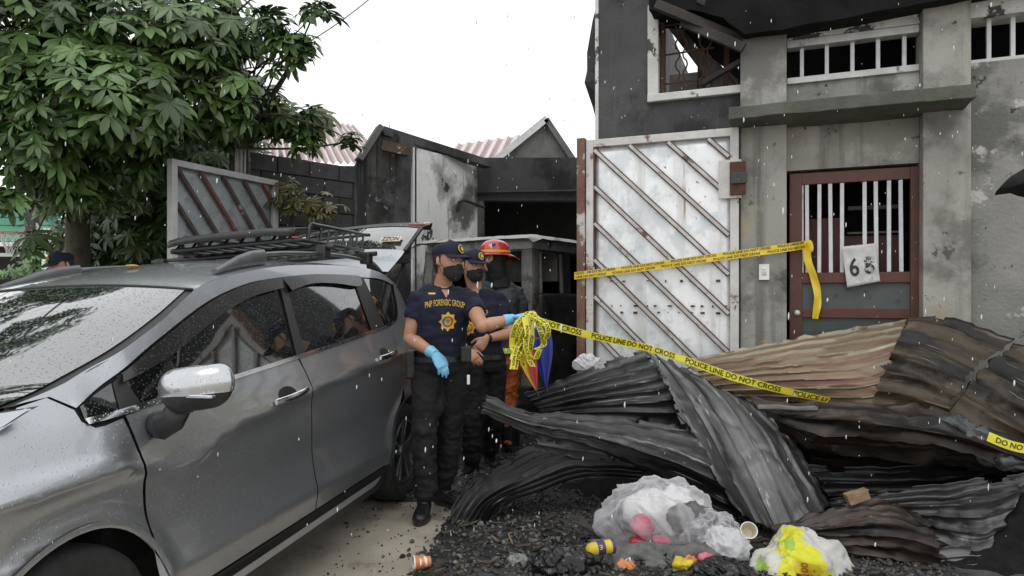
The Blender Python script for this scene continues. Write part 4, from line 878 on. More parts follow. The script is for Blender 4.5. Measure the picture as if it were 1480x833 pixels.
def sheet(name, net, nrib, amp, m, label, along=44, crumple=.012, seed=0.0, profile='wave', ragged=.03, cols=None):
    net = np.array([[tuple(P(*q)) for q in row] for row in net]); R0, C0, _ = net.shape
    per = 10; nv = nrib * per + 1
    tmp = np.array([crom(net[:, j], along) for j in range(C0)])          # C0 x along x 3
    grid = np.array([crom(tmp[:, i], nv) for i in range(along)])          # along x nv x 3
    gu = np.gradient(grid, axis=0); gv = np.gradient(grid, axis=1); nn = np.cross(gu, gv); nn /= np.linalg.norm(nn, axis=2, keepdims=True) + 1e-9
    if nn[..., 1].mean() > 0: nn = -nn
    vs = []; ribv = []; uv = []; rk = random.Random(int(seed * 17) + 5)
    kinks = [(Vector((math.cos(a), math.sin(a))), rk.uniform(.15, .85), rk.uniform(-1, 1)) for a in (rk.uniform(-.6, .6) if q < 3 else rk.uniform(1.0, 2.1) for q in range(5))]
    lu = np.cumsum(np.linalg.norm(gu, axis=2).mean(axis=1)); lv = np.cumsum(np.linalg.norm(gv, axis=2).mean(axis=0))
    for i in range(along):
        for j in range(nv):
            uu, vv = i / (along - 1), j / (nv - 1); wj = j + per * (.22 if profile == 'wave' else .10) * fbm((lu[i] * 1.1 + seed, lv[j] * 2.2, seed), 2); ph = 2 * math.pi * wj / per
            if profile == 'wave': h = 1.1 - 2 * abs(math.sin(ph / 2))**.75
            else: q_ = (wj % per); h = 1.0 if q_ < 1.2 else (.2 if q_ < 2 else -.25)
            p = Vector(grid[i, j]); n = Vector(nn[i, j])
            k = min(max(.95 + .9 * fbm(p * 1.9 + Vector((seed, 0, 0)), 2), .3), 1.4)
            kk = sum(a * (abs(d.x * uu + d.y * vv - c) - .3) for d, c, a in kinks)
            rg = max(0, 1 - 4.2 * abs(noise.noise(p * 2.6 + Vector((seed, 3, 0)))))**2 - .8 * max(0, 1 - 4.5 * abs(noise.noise(p * 4.3 + Vector((7, seed, 0)))))**2
            p = p + n * (amp * h * k + crumple * (1.5 * kk + .9 * rg + .25 * fbm(p * 4.5 + Vector((0, seed, 0))) + .22 * fbm(p * 19 + Vector((seed, seed, 0)), 3)))
            if i < 2 or i > along - 3:
                e = Vector(gu[i, j]).normalized() * (-1 if i < 2 else 1) * ragged * (noise.noise(Vector((j * .23, seed, i > 2))) - .2)
                p = p + e * (1 if i in (0, along - 1) else .5)
            if j < 2 or j > nv - 3:
                e = Vector(gv[i, j]).normalized() * (-1 if j < 2 else 1) * ragged * .7 * noise.noise(Vector((i * .31, seed + 4, j > 2)))
                p = p + e
            vs.append(p); ribv.append(h); uv.append((lu[i], lv[j]))
    def torn(i, j):      # bites out of the rim
        a, b = min(lu[i], lu[-1] - lu[i]), min(lv[j], lv[-1] - lv[j])
        return min(a, b * 1.4) < .075 * (noise.noise(Vector((lu[i] * 9, lv[j] * 9, seed))) + .45 * noise.noise(Vector((lu[i] * 31, lv[j] * 31, seed))) - .12)
    fs = [(i * nv + j, i * nv + j + 1, (i + 1) * nv + j + 1, (i + 1) * nv + j) for i in range(along - 1) for j in range(nv - 1) if not torn(i, j)]
    o = mesh_obj(name, vs, fs, m, None, True, 38)
    ul = o.data.uv_layers.new(name='UVMap'); li = np.zeros(len(o.data.loops), int); o.data.loops.foreach_get('vertex_index', li)
    ul.data.foreach_set('uv', np.array(uv)[li].ravel())
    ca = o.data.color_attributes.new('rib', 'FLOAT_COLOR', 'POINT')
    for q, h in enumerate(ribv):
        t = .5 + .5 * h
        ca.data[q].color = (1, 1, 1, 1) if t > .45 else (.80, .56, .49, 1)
    o.modifiers.new('s', 'SOLIDIFY').thickness = .0025
    return tag(o, label, 'roofing sheet', 'burnt roofing sheets in the debris pile')
sheet('roofing_sheet', [[(757, 572, 4.95), (768, 583, 4.9), (778, 594, 4.85), (790, 606, 4.8)], [(835, 541, 4.9), (850, 560, 4.76), (862, 582, 4.68), (868, 606, 4.66)], [(934, 504, 4.85), (957, 536, 4.66), (974, 572, 4.58), (992, 618, 4.62)]], 7, .015, M['sheet_dark'], 'sooty sheet rising from the firefighter to the peak under the yellow tape', seed=1, crumple=.011)
sheet('roofing_sheet', [[(700, 573, 4.30), (696, 584, 4.22), (694, 596, 4.26)], [(772, 597, 4.3), (764, 610, 4.18), (768, 628, 4.28)], [(862, 604, 4.38), (850, 624, 4.18), (838, 650, 4.32)], [(962, 614, 4.4), (952, 648, 4.14), (938, 694, 4.30)], [(1040, 622, 4.35), (1040, 685, 4.08), (1066, 752, 4.16)]], 5, .015, M['sheet_dark'], 'long charred sheet whose narrow tip juts towards the two officers', seed=2, along=64, crumple=.014)
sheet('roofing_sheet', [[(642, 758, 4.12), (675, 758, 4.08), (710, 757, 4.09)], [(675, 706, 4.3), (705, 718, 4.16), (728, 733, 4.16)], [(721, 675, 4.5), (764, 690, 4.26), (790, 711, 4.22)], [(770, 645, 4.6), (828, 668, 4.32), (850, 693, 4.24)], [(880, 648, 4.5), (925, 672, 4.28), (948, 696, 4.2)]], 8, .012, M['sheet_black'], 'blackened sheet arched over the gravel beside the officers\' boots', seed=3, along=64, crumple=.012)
sheet('roofing_sheet', [[(773, 634, 4.36), (772, 640, 4.34), (772, 650, 4.38)], [(820, 641, 4.34), (820, 648, 4.30), (820, 659, 4.35)], [(905, 652, 4.30), (905, 660, 4.28), (905, 672, 4.32)]], 2, .006, M['sheet_grey'], 'short pale scorched strip squeezed between two black sheets', seed=3.5, along=30)
sheet('roofing_sheet', [[(936, 507, 4.72), (962, 520, 4.66), (1002, 544, 4.6), (1052, 567, 4.55)], [(967, 562, 4.52), (1010, 562, 4.40), (1058, 575, 4.36), (1094, 586, 4.42)], [(1000, 622, 4.32), (1050, 620, 4.12), (1102, 626, 4.06), (1138, 630, 4.22)], [(1032, 690, 4.06), (1085, 690, 3.84), (1137, 687, 3.84), (1170, 682, 4.06)], [(1074, 750, 3.90), (1120, 765, 3.72), (1172, 750, 3.74), (1206, 730, 3.98)]], 6, .016, M['sheet_grey'], 'pale grey ribbed sheet draped down the middle of the debris pile', seed=4, along=70, profile='rib', crumple=.012)
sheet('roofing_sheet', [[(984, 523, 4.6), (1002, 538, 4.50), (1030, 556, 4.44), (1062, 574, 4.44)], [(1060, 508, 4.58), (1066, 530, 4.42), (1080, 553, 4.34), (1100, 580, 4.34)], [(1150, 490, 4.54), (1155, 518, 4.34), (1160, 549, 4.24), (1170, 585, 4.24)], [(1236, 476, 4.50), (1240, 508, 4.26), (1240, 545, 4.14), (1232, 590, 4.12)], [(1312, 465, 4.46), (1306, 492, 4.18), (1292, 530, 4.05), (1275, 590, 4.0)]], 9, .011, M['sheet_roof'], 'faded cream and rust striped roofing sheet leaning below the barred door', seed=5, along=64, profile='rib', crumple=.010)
sheet('roofing_sheet', [[(1256, 590, 3.97), (1276, 530, 4.03), (1298, 488, 4.15), (1312, 464, 4.44)], [(1308, 594, 3.94), (1328, 540, 3.98), (1350, 500, 4.08), (1380, 466, 4.38)], [(1366, 606, 3.86), (1388, 566, 3.90), (1415, 528, 4.02), (1464, 496, 4.28)]], 7, .024, M['sheet_burnt_roof'], 'scorched brown sheet folded down from the crest of the pile', seed=6, along=44, crumple=.012)
sheet('roofing_sheet', [[(1370, 596, 3.90), (1396, 560, 3.97), (1424, 529, 4.07), (1462, 500, 4.24)], [(1430, 636, 3.84), (1456, 594, 3.88), (1478, 557, 3.96), (1512, 512, 4.14)], [(1484, 668, 3.78), (1515, 625, 3.80), (1545, 590, 3.86), (1585, 535, 4.0)]], 5, .026, M['sheet_burnt_roof'], 'dark brown sheet at the broken end of the pile past the door', seed=7, along=40, crumple=.014)
sheet('roofing_sheet', [[(1083, 577, 4.18), (1094, 590, 4.08), (1112, 612, 4.08), (1140, 645, 4.25)], [(1160, 581, 4.06), (1165, 600, 3.92), (1170, 632, 3.94), (1180, 680, 4.22)], [(1262, 584, 3.96), (1264, 606, 3.80), (1262, 640, 3.84), (1262, 690, 4.15)], [(1372, 601, 3.86), (1372, 624, 3.70), (1368, 650, 3.74), (1365, 690, 4.0)], [(1490, 654, 3.66), (1490, 663, 3.6), (1490, 676, 3.66), (1490, 696, 3.85)]], 5, .022, M['sheet_brown'], 'burnt brown and black corrugated sheet lying across under the cream sheet', seed=8, along=64, crumple=.022)
sheet('roofing_sheet', [[(1160, 676, 4.1), (1185, 700, 4.0), (1200, 735, 3.95)], [(1280, 676, 4.0), (1290, 700, 3.92), (1300, 732, 3.86)], [(1400, 672, 3.9), (1400, 692, 3.84), (1400, 718, 3.8)], [(1505, 664, 3.8), (1505, 680, 3.76), (1505, 702, 3.72)]], 4, .022, M['sheet_black'], 'added black sheet standing in for the shade under the brown sheet', seed=9, along=44)  # added black sheet paints the shade inside the pile
sheet('roofing_sheet', [[(1112, 764, 3.70), (1117, 770, 3.66), (1124, 778, 3.68)], [(1188, 740, 3.74), (1195, 764, 3.56), (1192, 800, 3.60)], [(1270, 722, 3.7), (1282, 760, 3.46), (1270, 818, 3.52)], [(1332, 744, 3.62), (1358, 780, 3.42), (1370, 832, 3.46)]], 8, .013, M['sheet_brown'], 'dark fan shaped sheet spreading over the rice sack', seed=10, along=44, crumple=.016)
sheet('roofing_sheet', [[(1196, 722, 3.78), (1240, 736, 3.74), (1300, 752, 3.72)], [(1328, 704, 3.68), (1345, 738, 3.6), (1362, 796, 3.58)], [(1420, 693, 3.62), (1420, 738, 3.52), (1388, 822, 3.5)], [(1496, 684, 3.6), (1472, 724, 3.5), (1414, 820, 3.47)]], 7, .011, M['sheet_dark'], 'crumpled dark grey sheet at the foot of the pile beyond the sack', seed=11, along=44, crumple=.03)
sheet('roofing_sheet', [[(1330, 800, 3.50), (1350, 815, 3.46), (1370, 834, 3.42)], [(1375, 790, 3.5), (1390, 812, 3.45), (1400, 832, 3.40)], [(1424, 796, 3.5), (1420, 812, 3.45), (1412, 830, 3.40)]], 3, .012, M['sheet_grey'], 'small bent silver ribbed offcut under the crumpled dark sheet', seed=12, along=24, profile='rib')
# loose charred timber and cardboard on the sheets
def chunk(nm, a, b, w1, w2, m, label, cat):
    bm = bmesh.new(); bar(bm, P(*a), P(*b), w1, w2, bev=.004); bmesh.ops.subdivide_edges(bm, edges=bm.edges[:], cuts=2, use_grid_fill=True)
    for v in bm.verts: v.co += Vector((fbm(v.co * 14), fbm(v.co * 14 + Vector((4, 0, 0))), fbm(v.co * 14 + Vector((0, 4, 0))))) * .008
    return tag(bm_obj(nm, bm, m), label, cat)
M['cardboard'] = mat('cardboard', (.30, .20, .12), (.20, .13, .08), 12, .8, bump=.3, spots=[((.06, .04, .03), 6, .55, .66)])
chunk('cardboard_piece', (1224, 722, 3.66), (1254, 712, 3.66), .05, .055, M['cardboard'], 'torn tan cardboard scrap on the fan shaped sheet', 'cardboard')
chunk('plywood_piece', (1095, 588, 4.0), (1180, 590, 3.95), .05, .02, M['ash'], 'pale ashy wood strip below the end of the yellow tape', 'wood')
M['char_glossy'] = mat('char_glossy', (.03, .032, .034), (.09, .10, .105), 9, .35, bump=.8, bscale=30)
def lump(nm, c, rx, ry, rz, m, label, cat, seed=0., nz_=.25, fr=6, smooth=True, nu=28, nv=18, parent=None):
    bm = bmesh.new(); ellipsoid(bm, (0, 0, 0), rx, ry, rz, nu=nu, nv=nv)
    for v in bm.verts:
        d = v.co.normalized(); v.co *= 1 + nz_ * (fbm(v.co * fr + Vector((seed, seed, 0))) + .8 * abs(noise.noise(v.co * fr * 2.2 + Vector((0, seed, seed)))) - .2); v.co += Vector(c)
    o = bm_obj(nm, bm, m, parent, smooth)
    return tag(o, label, cat) if label else o
for i, (x, y, Y, r) in enumerate(((1385, 615, 3.78, .10), (1412, 632, 3.74, .09), (1440, 655, 3.7, .10), (1458, 668, 3.66, .08))):
    tag(lump('melted_lump', P(x, y, Y), r, r * .7, r * .6, M['char_glossy'], None, None, seed=i * 3.1, nz_=.5, fr=14), 'melted blue grey lump on the brown sheet by the loose tape end', 'debris', 'melted lumps on the debris pile')
# charred heap under the sheets, plus black mounds added for the shadowed void at right
M['char_and_shade'] = mat('char_and_shade', (.004, .004, .004), (.012, .0115, .011), 12, .85, spec=.2, bump=.9, bscale=40)
vs, fs = [], []; nx, ny = 90, 50
for j in range(ny + 1):
    for i in range(nx + 1):
        x = -.2 + 5.2 * i / nx; y = 3.2 + 2.0 * j / ny
        h = .34 * math.exp(-((x - 2.95) / .45)**2 - ((y - 3.55) / .25)**2) + .74 * math.exp(-((x - 2.3) / 1.15)**2 - ((y - 4.75) / .50)**2) + .26 * math.exp(-((x - 2.75) / .75)**2 - ((y - 3.85) / .4)**2) + .35 * math.exp(-((x - 1.0) / .4)**2 - ((y - 4.95) / .25)**2)
        vs.append((x, y, h * (1 + .25 * fbm((x * 4, y * 4, 0))) + .02 * fbm((x * 12, y * 12, 3)) - .035))
fs = [(j * (nx + 1) + i, j * (nx + 1) + i + 1, (j + 1) * (nx + 1) + i + 1, (j + 1) * (nx + 1) + i) for j in range(ny) for i in range(nx)]
tag(mesh_obj('charred_rubble_and_shade', vs, fs, M['char_and_shade'], None, True), 'black charred rubble heap with added mounds for deep shadow under the roofing sheets', 'rubble', kind='stuff')
# gravel bed and loose stones
M['gravel'] = mat('gravel', (.009, .009, .009), (.028, .027, .026), 30, .45, rough2=.8, bump=1.0, bscale=60, spots=[((.10, .095, .09), 60, .66, .74), ((.075, .074, .072), 1.4, .50, .62), ((.004, .004, .004), 2.3, .55, .66)])
def bed(x, y):
    """thickness of the cinder bed over the slab"""
    e = .55 * fbm((x * 1.3, y * 1.3, 7)) * .35 + .2 * fbm((x * 4, y * 4, 2)) * .3
    d1 = x - (-.46 + .0 * y) + e * .6 if y < 4.6 else x + .95 + e
    return d1
vs, fs = [], []; nx, ny = 120, 120
for j in range(ny + 1):
    for i in range(nx + 1):
        x = -1.3 + 5.4 * i / nx; y = 2.6 + 5.4 * j / ny; d = bed(x, y)
        vs.append((x, y, min(max(d * .25, -.03), .03) * 1.0 + (.012 * fbm((x * 9, y * 9, 0)) if d > 0 else 0)))
fs = [(j * (nx + 1) + i, j * (nx + 1) + i + 1, (j + 1) * (nx + 1) + i + 1, (j + 1) * (nx + 1) + i) for j in range(ny) for i in range(nx)]
tag(mesh_obj('cinder_bed', vs, fs, M['gravel'], None, True), kind='structure')
sv, sf, sc_ = [], [], []
base = [Vector(v).normalized() for v in ((1, 0, 0), (-1, 0, 0), (0, 1, 0), (0, -1, 0), (0, 0, 1), (0, 0, -1), (.7, .7, .5), (-.7, .7, .5), (.7, -.7, .5), (-.7, -.7, .5))]
bmh = bmesh.new()
for v in base: bmh.verts.new(v)
bmesh.ops.convex_hull(bmh, input=bmh.verts[:]); bmh.verts.ensure_lookup_table(); bmh.verts.index_update()
HB = [v.co.copy() for v in bmh.verts]; HF = [[v.index for v in f.verts] for f in bmh.faces]; bmh.free()
rr = random.Random(3)
def stone(x, y, z, r, col):
    b = len(sv); q = Matrix.Rotation(rr.uniform(0, 6.3), 3, Vector((rr.uniform(-1, 1), rr.uniform(-1, 1), rr.uniform(-1, 1))).normalized())
    sx, sy, sz = rr.uniform(.7, 1.3) * r, rr.uniform(.6, 1.2) * r, rr.uniform(.4, .8) * r
    for v in HB: sv.append(q @ Vector((v.x * sx * rr.uniform(.8, 1.2), v.y * sy, v.z * sz * rr.uniform(.8, 1.2))) + Vector((x, y, z)))
    for f in HF: sf.append([b + k for k in f])
    sc_.extend([col] * len(HB))
cnt = 0
while cnt < 11000:
    x, y = rr.uniform(-1.1, 2.2), rr.uniform(3.2, 7.2)
    if rr.random() > (3.6 / y)**1.3: continue
    d = bed(x, y)
    if d < -.05 and rr.random() > .06 * math.exp(d * 3): continue
    if -.05 < d < .12 and rr.random() > .55: continue
    r = rr.choice((.008, .009, .010, .012, .014, .018)) * rr.uniform(.8, 1.2); g_ = rr.choice((.5, .6, .8, 1, 1, 1.3, 2.2, 3.6))
    stone(x, y, max(0, min(d * .25, .03)) + r * .35, r, (g_, g_ * rr.uniform(.94, 1), g_ * rr.uniform(.88, 1), 1)); cnt += 1
pv, pf = [], []
for _ in range(420):      # charred splinters among the cinders
    x, y = rr.uniform(-.5, 2.1), rr.uniform(3.25, 5.2)
    if bed(x, y) < .02: continue
    a_ = rr.uniform(0, 6.3); L_ = rr.uniform(.02, .09); d_ = Vector((math.cos(a_), math.sin(a_), rr.uniform(-.2, .35))).normalized(); s_ = d_.cross(Z3).normalized(); u_ = s_.cross(d_); c_ = Vector((x, y, .045)); b = len(pv); w_ = rr.uniform(.002, .007)
    pv += [c_ + d_ * (L_ * i_) + s_ * (w_ * j_) + u_ * (w_ * .6 * k_) for i_ in (-.5, .5) for j_ in (-1, 1) for k_ in (-1, 1)]; pf += [tuple(b + q for q in f) for f in ((0, 1, 3, 2), (4, 6, 7, 5), (0, 4, 5, 1), (2, 3, 7, 6), (0, 2, 6, 4), (1, 5, 7, 3))]
tag(mesh_obj('charred_splinters', pv, pf, mat('splinter', (.02, .018, .016), (.16, .13, .10), 6, .8)), 'charred wood splinters scattered over the cinders', 'splinters', kind='stuff')
for _ in range(160):      # crumbs on the bare slab near the car
    x, y = rr.uniform(-1.0, -.3), rr.uniform(3.2, 5.0); stone(x, y, .004, rr.uniform(.003, .008), (.5, .5, .5, 1))
M['stone'] = mat('stone', (.030, .030, .030), (.055, .053, .051), 25, .4, rough2=.75, bump=.5, bscale=120, attr='tone')
o = mesh_obj('gravel', sv, sf, M['stone']); tag(o, 'dark wet gravel and cinders strewn over the ground', 'gravel', kind='stuff')
ca = o.data.color_attributes.new('tone', 'FLOAT_COLOR', 'POINT'); ca.data.foreach_set('color', np.array(sc_, 'f').ravel())
# ---------------------------------------------------------------- rubbish
def film(name, c, alpha):
    m = bpy.data.materials.new(name); m.use_nodes = True; t = m.node_tree; N = t.nodes; b = N['Principled BSDF']
    b.inputs['Base Color'].default_value = (*c, 1); b.inputs['Roughness'].default_value = .22; b.inputs['Coat Weight'].default_value = .5
    tr = N.new('ShaderNodeBsdfTranslucent'); tr.inputs[0].default_value = (*c, 1); tp = N.new('ShaderNodeBsdfTransparent')
    m1 = N.new('ShaderNodeMixShader'); m1.inputs[0].default_value = .35; m2 = N.new('ShaderNodeMixShader')
    nz_ = N.new('ShaderNodeTexNoise'); nz_.inputs['Scale'].default_value = 9; nz_.inputs['Detail'].default_value = 6
    mr_ = N.new('ShaderNodeMapRange'); mr_.inputs[1].default_value = .35; mr_.inputs[2].default_value = .65; mr_.inputs[1].default_value = .0; mr_.inputs[2].default_value = .75; mr_.inputs[3].default_value = max(0, alpha - .12); mr_.inputs[4].default_value = min(1, alpha + .5)
    tc = N.new('ShaderNodeTexCoord'); t.links.new(tc.outputs['Object'], nz_.inputs[0]); lw = N.new('ShaderNodeLayerWeight'); lw.inputs[0].default_value = .5; t.links.new(lw.outputs['Facing'], mr_.inputs[0]); t.links.new(mr_.outputs[0], m2.inputs[0])
    t.links.new(b.outputs[0], m1.inputs[1]); t.links.new(tr.outputs[0], m1.inputs[2]); t.links.new(tp.outputs[0], m2.inputs[1]); t.links.new(m1.outputs[0], m2.inputs[2])
    bp = N.new('ShaderNodeBump'); bp.inputs['Strength'].default_value = .6; bp.inputs['Distance'].default_value = .01
    n3 = N.new('ShaderNodeTexNoise'); n3.inputs['Scale'].default_value = 18; n3.inputs['Detail'].default_value = 4; n3.inputs['Distortion'].default_value = 1.5
    t.links.new(tc.outputs['Object'], n3.inputs[0]); t.links.new(n3.outputs[0], bp.inputs['Height']); t.links.new(bp.outputs[0], b.inputs['Normal'])
    t.links.new(m2.outputs[0], N['Material Output'].inputs[0]); return m
M['film'] = film('plastic_film', (.80, .79, .82), .30); M['film_white'] = film('plastic_film_white', (.82, .82, .84), .85); M['film_black'] = film('plastic_film_black', (.015, .015, .016), 1.0); M['film_grey'] = film('plastic_film_grey', (.35, .36, .34), .95)
M['pink'] = mat('pink', (.62, .16, .24), (.5, .10, .18), 12, .5); M['red'] = mat('red', (.45, .03, .03), (.35, .02, .02), 12, .4)
M['yellow'] = mat('yellow', (.66, .50, .03), (.52, .40, .02), 10, .4, spots=[((.2, .17, .05), 14, .62, .7)]); M['purple'] = mat('purple', (.07, .03, .16), (.05, .03, .12), 10, .4)
M['orange'] = mat('orange', (.62, .24, .08), (.50, .18, .06), 14, .5, spots=[((.7, .6, .5), 16, .6, .66)])
M['ashy'] = mat('ashy', (.085, .085, .082), (.16, .16, .155), 14, .9, bump=.8, bscale=90)
def crumple_bag(name, c, rx, ry, rz, m, label, seed, flat=.55, parent=None, ridge=.5, fr=7):
    bm = bmesh.new(); ellipsoid(bm, (0, 0, 0), rx, ry, rz, nu=120, nv=70)
    for v in bm.verts:
        q = v.co / max(rx, ry, rz); s = Vector((seed, seed * .7, 0))
        f_ = fbm(q * 1.6 + s, 3) * .28
        qs = Vector((q.x * 1.0 + q.z * .5, q.y, q.z * .55))
        r1 = max(0, 1 - abs(noise.noise(qs * fr * .30 + s)) * 2.4)**1.5; r2 = max(0, 1 - abs(noise.noise(qs * fr * .62 + s * 2)) * 2.6)**1.6; r3 = max(0, 1 - abs(noise.noise(Vector((q.x * 2.2, q.y * 2.2, q.z)) * fr * .75 + s * 3)) * 3)**1.6
        v.co *= 1 + f_ + ridge * (.20 * r1 + .09 * r2 + .03 * r3 - .10)
        if v.co.z < -rz * flat: v.co.z = -rz * flat + (v.co.z + rz * flat) * .1
        v.co += Vector(c)
    o = bm_obj(name, bm, m, parent, True); return tag(o, label, 'bag') if label else o
bg = empty('plastic_bag', G(965, 800), 'large clear plastic rubbish bag on the ash below the grey sheet', 'bag')
c1 = P(955, 752, 3.82); c1.z = .12
crumple_bag('bag_film', c1, .31, .21, .21, M['film'], None, 2.0, parent=bg, ridge=.75)
crumple_bag('bag_film', P(1030, 775, 3.68), .15, .13, .12, M['film'], None, 5.0, parent=bg, ridge=.8)
lump('bag_contents', c1 + Vector((.04, .06, .02)), .22, .12, .17, M['white'], None, None, 3, .4, 9, parent=bg)
lump('bag_contents', c1 + Vector((-.12, -.10, .02)), .07, .05, .06, M['pink'], None, None, 4, .3, 12, parent=bg)
lump('bag_contents', c1 + Vector((-.02, -.15, -.05)), .05, .04, .035, M['pink'], None, None, 5, .3, 12, parent=bg)
lump('bag_contents', c1 + Vector((-.14, -.13, -.06)), .05, .04, .03, M['red'], None, None, 5, .3, 12, parent=bg)
lump('bag_contents', c1 + Vector((.14, -.1, .06)), .12, .05, .09, M['ashy'], None, None, 9, .4, 12, parent=bg)
crumple_bag('plastic_bag', P(1048, 790, 3.56), .12, .10, .09, M['film_white'], 'small crumpled white plastic bag beside the paper cup', 7)
def gl(px, py, r): p = G(px, py); return p + Z3 * r
lump('ash_pile', gl(935, 805, -.01), .42, .2, .09, M['ashy'], 'flat pile of wet grey ash under the plastic bag', 'ash', 2, .35, 9, nu=60, nv=30)
lump('ash_pile', gl(1010, 815, .0), .22, .12, .10, M['ashy'], 'small mound of grey ash by the orange rubbish', 'ash', 6, .35, 9, nu=50, nv=24)
crumple_bag('plastic_bag', gl(822, 828, .04), .17, .09, .10, M['film_black'], 'flattened black plastic bag on the gravel behind the can', 4, ridge=.8)
crumple_bag('plastic_bag', gl(793, 836, .05), .085, .07, .075, M['film_black'], 'tight round black plastic bundle on the gravel', 8, ridge=.3)
crumple_bag('plastic_bag', gl(1040, 836, .03), .13, .08, .06, M['film_black'], 'torn black plastic bag next to the rice sack', 9, ridge=.9)
crumple_bag('plastic_bag', gl(748, 822, .03), .055, .04, .042, M['film_grey'], 'small knotted grey plastic bag on bare gravel', 1, ridge=.5)
tube_obj('wooden_stick', [gl(741, 800, .05), gl(735, 792, .075)], .004, M['cardboard']); tag(bpy.data.objects['wooden_stick'], 'short wooden stick poking from the grey bag', 'stick')
# burnt stick
o = tube_obj('charred_stick', [P(828, 753, 3.85), P(858, 768, 3.78), P(880, 785, 3.7), P(912, 805, 3.6)], [.006, .012, .02, .012], M['wood_char']); tag(o, 'thin charred stick leaning across the yellow can', 'stick')
# yellow can
can = empty('tin_can', gl(866, 802, 0), 'yellow and purple food can lying on the ash', 'can')
a, b = P(850, 797, 3.42), P(886, 788, 3.45); a.z, b.z = .115, .125; d = (b - a).normalized()
bm = bmesh.new(); tube(bm, [a - d * .012, a, a + d * .02, b], [.012, .026, .034, .034], 20); bm_obj('can_body', bm, M['yellow'], can, True, 50)
bm = bmesh.new(); tube(bm, [a + d * .045, a + d * .085], .0348, 20, cap=False); bm_obj('purple_band', bm, M['purple'], can, True)
bm = bmesh.new(); tube(bm, [b - d * .012, b + d * .004], .036, 20); bm_obj('lid', bm, M['purple'], can, True, 40)
up = Z3 - d * d.dot(Z3); ub = Vector((0, -1, .5)).normalized(); sd_ = d
text_obj('can_text', 'B', lambda x, y: a + d * (.065 + x * .034) + (ub * math.cos(y * .9) + ub.cross(d) * -math.sin(y * .9)) * .0354, M['yellow'], can)
# paper cups
def cup(label, c, axis, h, r0, r1, m_out, m_in, band=None):
    g_ = empty('paper_cup', c, label, 'cup'); c = Vector(c); axis = Vector(axis).normalized(); n = 24
    s = axis.cross(Z3 if abs(axis.z) < .9 else X3).normalized(); t = axis.cross(s)
    def ring(bm, x, r): return [bm.verts.new(c + axis * x + (s * math.cos(2 * math.pi * k / n) + t * math.sin(2 * math.pi * k / n)) * r) for k in range(n)]
    def lath(nm, prof, m, cap=False):
        bm = bmesh.new(); rs = [ring(bm, x, r) for x, r in prof]
        for i in range(len(rs) - 1):
            for k in range(n): bm.faces.new((rs[i][k], rs[i][(k + 1) % n], rs[i + 1][(k + 1) % n], rs[i + 1][k]))
        if cap: bm.faces.new(rs[-1])
        bm_obj(nm, bm, m, g_, True, 50)
    lath('cup_wall', [(0, r0 * .9), (0, r0), (h, r1)], m_out); lath('rim', [(h - .003, r1 + .002), (h + .003, r1 + .002), (h + .003, r1 - .002)], M['white'])
    lath('inside', [(h, r1 - .002), (.008, r0 - .002), (.008, .001)], m_in, True)
    if band: lath('print_band', [(h * .25, r0 + (r1 - r0) * .25 + .0008), (h * .7, r0 + (r1 - r0) * .7 + .0008)], band)
    return g_
M['cup_cream'] = mat('cup_cream', (.62, .56, .44), (.55, .48, .36), 14, .6, spots=[((.35, .22, .1), 9, .62, .72)])
cup('orange printed paper cup lying on the concrete by the gravel', G(622, 822) + Z3 * .036, (-.92, -.30, .02), .085, .026, .036, M['orange'], M['cup_cream'], mat('cup_print', (.62, .30, .16), (.5, .16, .06), 40, .5, spots=[((.8, .74, .68), 30, .52, .56)]))
cup('cream paper cup tilted upright under the grey sheet', P(1079, 772, 3.62), (-.1, -.8, .55), .07, .03, .042, M['white'], M['cup_cream'])
lump('paper_scrap', gl(905, 830, .03), .05, .03, .035, M['orange'], 'crumpled orange wrapper with a white loop on the ash', 'wrapper', 3, .5, 20)
tube_obj('loop', [P(884, 806, 3.52), P(889, 817, 3.49), P(898, 818, 3.48), P(905, 810, 3.48), P(910, 806, 3.48), P(911, 818, 3.46)], .006, M['white'], bpy.data.objects['paper_scrap'])
for i, (x, y, m_, lb) in enumerate(((998, 822, 'orange', 'crumpled orange food wrapper by the white bag'), (1012, 812, 'cup_cream', 'cream coloured paper wad by the white bag'), (986, 832, 'yellow', 'small yellow wrapper by the white bag'), (1022, 826, 'pink', 'small pink wrapper by the white bag'))):
    lump('food_wrapper', gl(x, y, .035 + .01 * i), .045, .03, .035, M[m_], lb, 'wrapper', i * 2.3, .5, 18)
# rice sack
M['sack'] = mat('sack', (.55, .54, .50), (.42, .42, .40), 9, .6, bump=.4, bscale=70, spots=[((.12, .12, .11), 6, .58, .68), ((.62, .60, .02), 2.4, .545, .565), ((.30, .45, .05), 3.2, .62, .635)])
sk = empty('rice_sack', G(1155, 833), 'white and yellow printed rice sack under the fan shaped sheet', 'sack')
skc = P(1152, 826, 3.44); skm = crumple_bag('sack_body', skc + Z3 * .01, .25, .15, .18, M['sack'], None, 6.5, parent=sk, ridge=.35)
bv = BVHTree.FromPolygons([v.co for v in skm.data.vertices], [p.vertices[:] for p in skm.data.polygons])
def onto(bv, o, d, off):
    h = bv.ray_cast(o, d); return (h[0] - d * off) if h[0] is not None else o + d * .5
vd = P(1152, 805, 1).normalized() if False else (skc - Vector((0, 0, CH))).normalized(); rt = vd.cross(Z3).normalized(); upv = rt.cross(vd)
pts = [(-.02, .05), (.10, .04), (.13, -.02), (.12, -.09), (.02, -.08), (-.06, -.10), (-.07, -.05), (.0, -.02)]
bm = bmesh.new(); bm.faces.new([bm.verts.new((x, y, 0)) for x, y in pts]); bmesh.ops.triangulate(bm, faces=bm.faces[:])
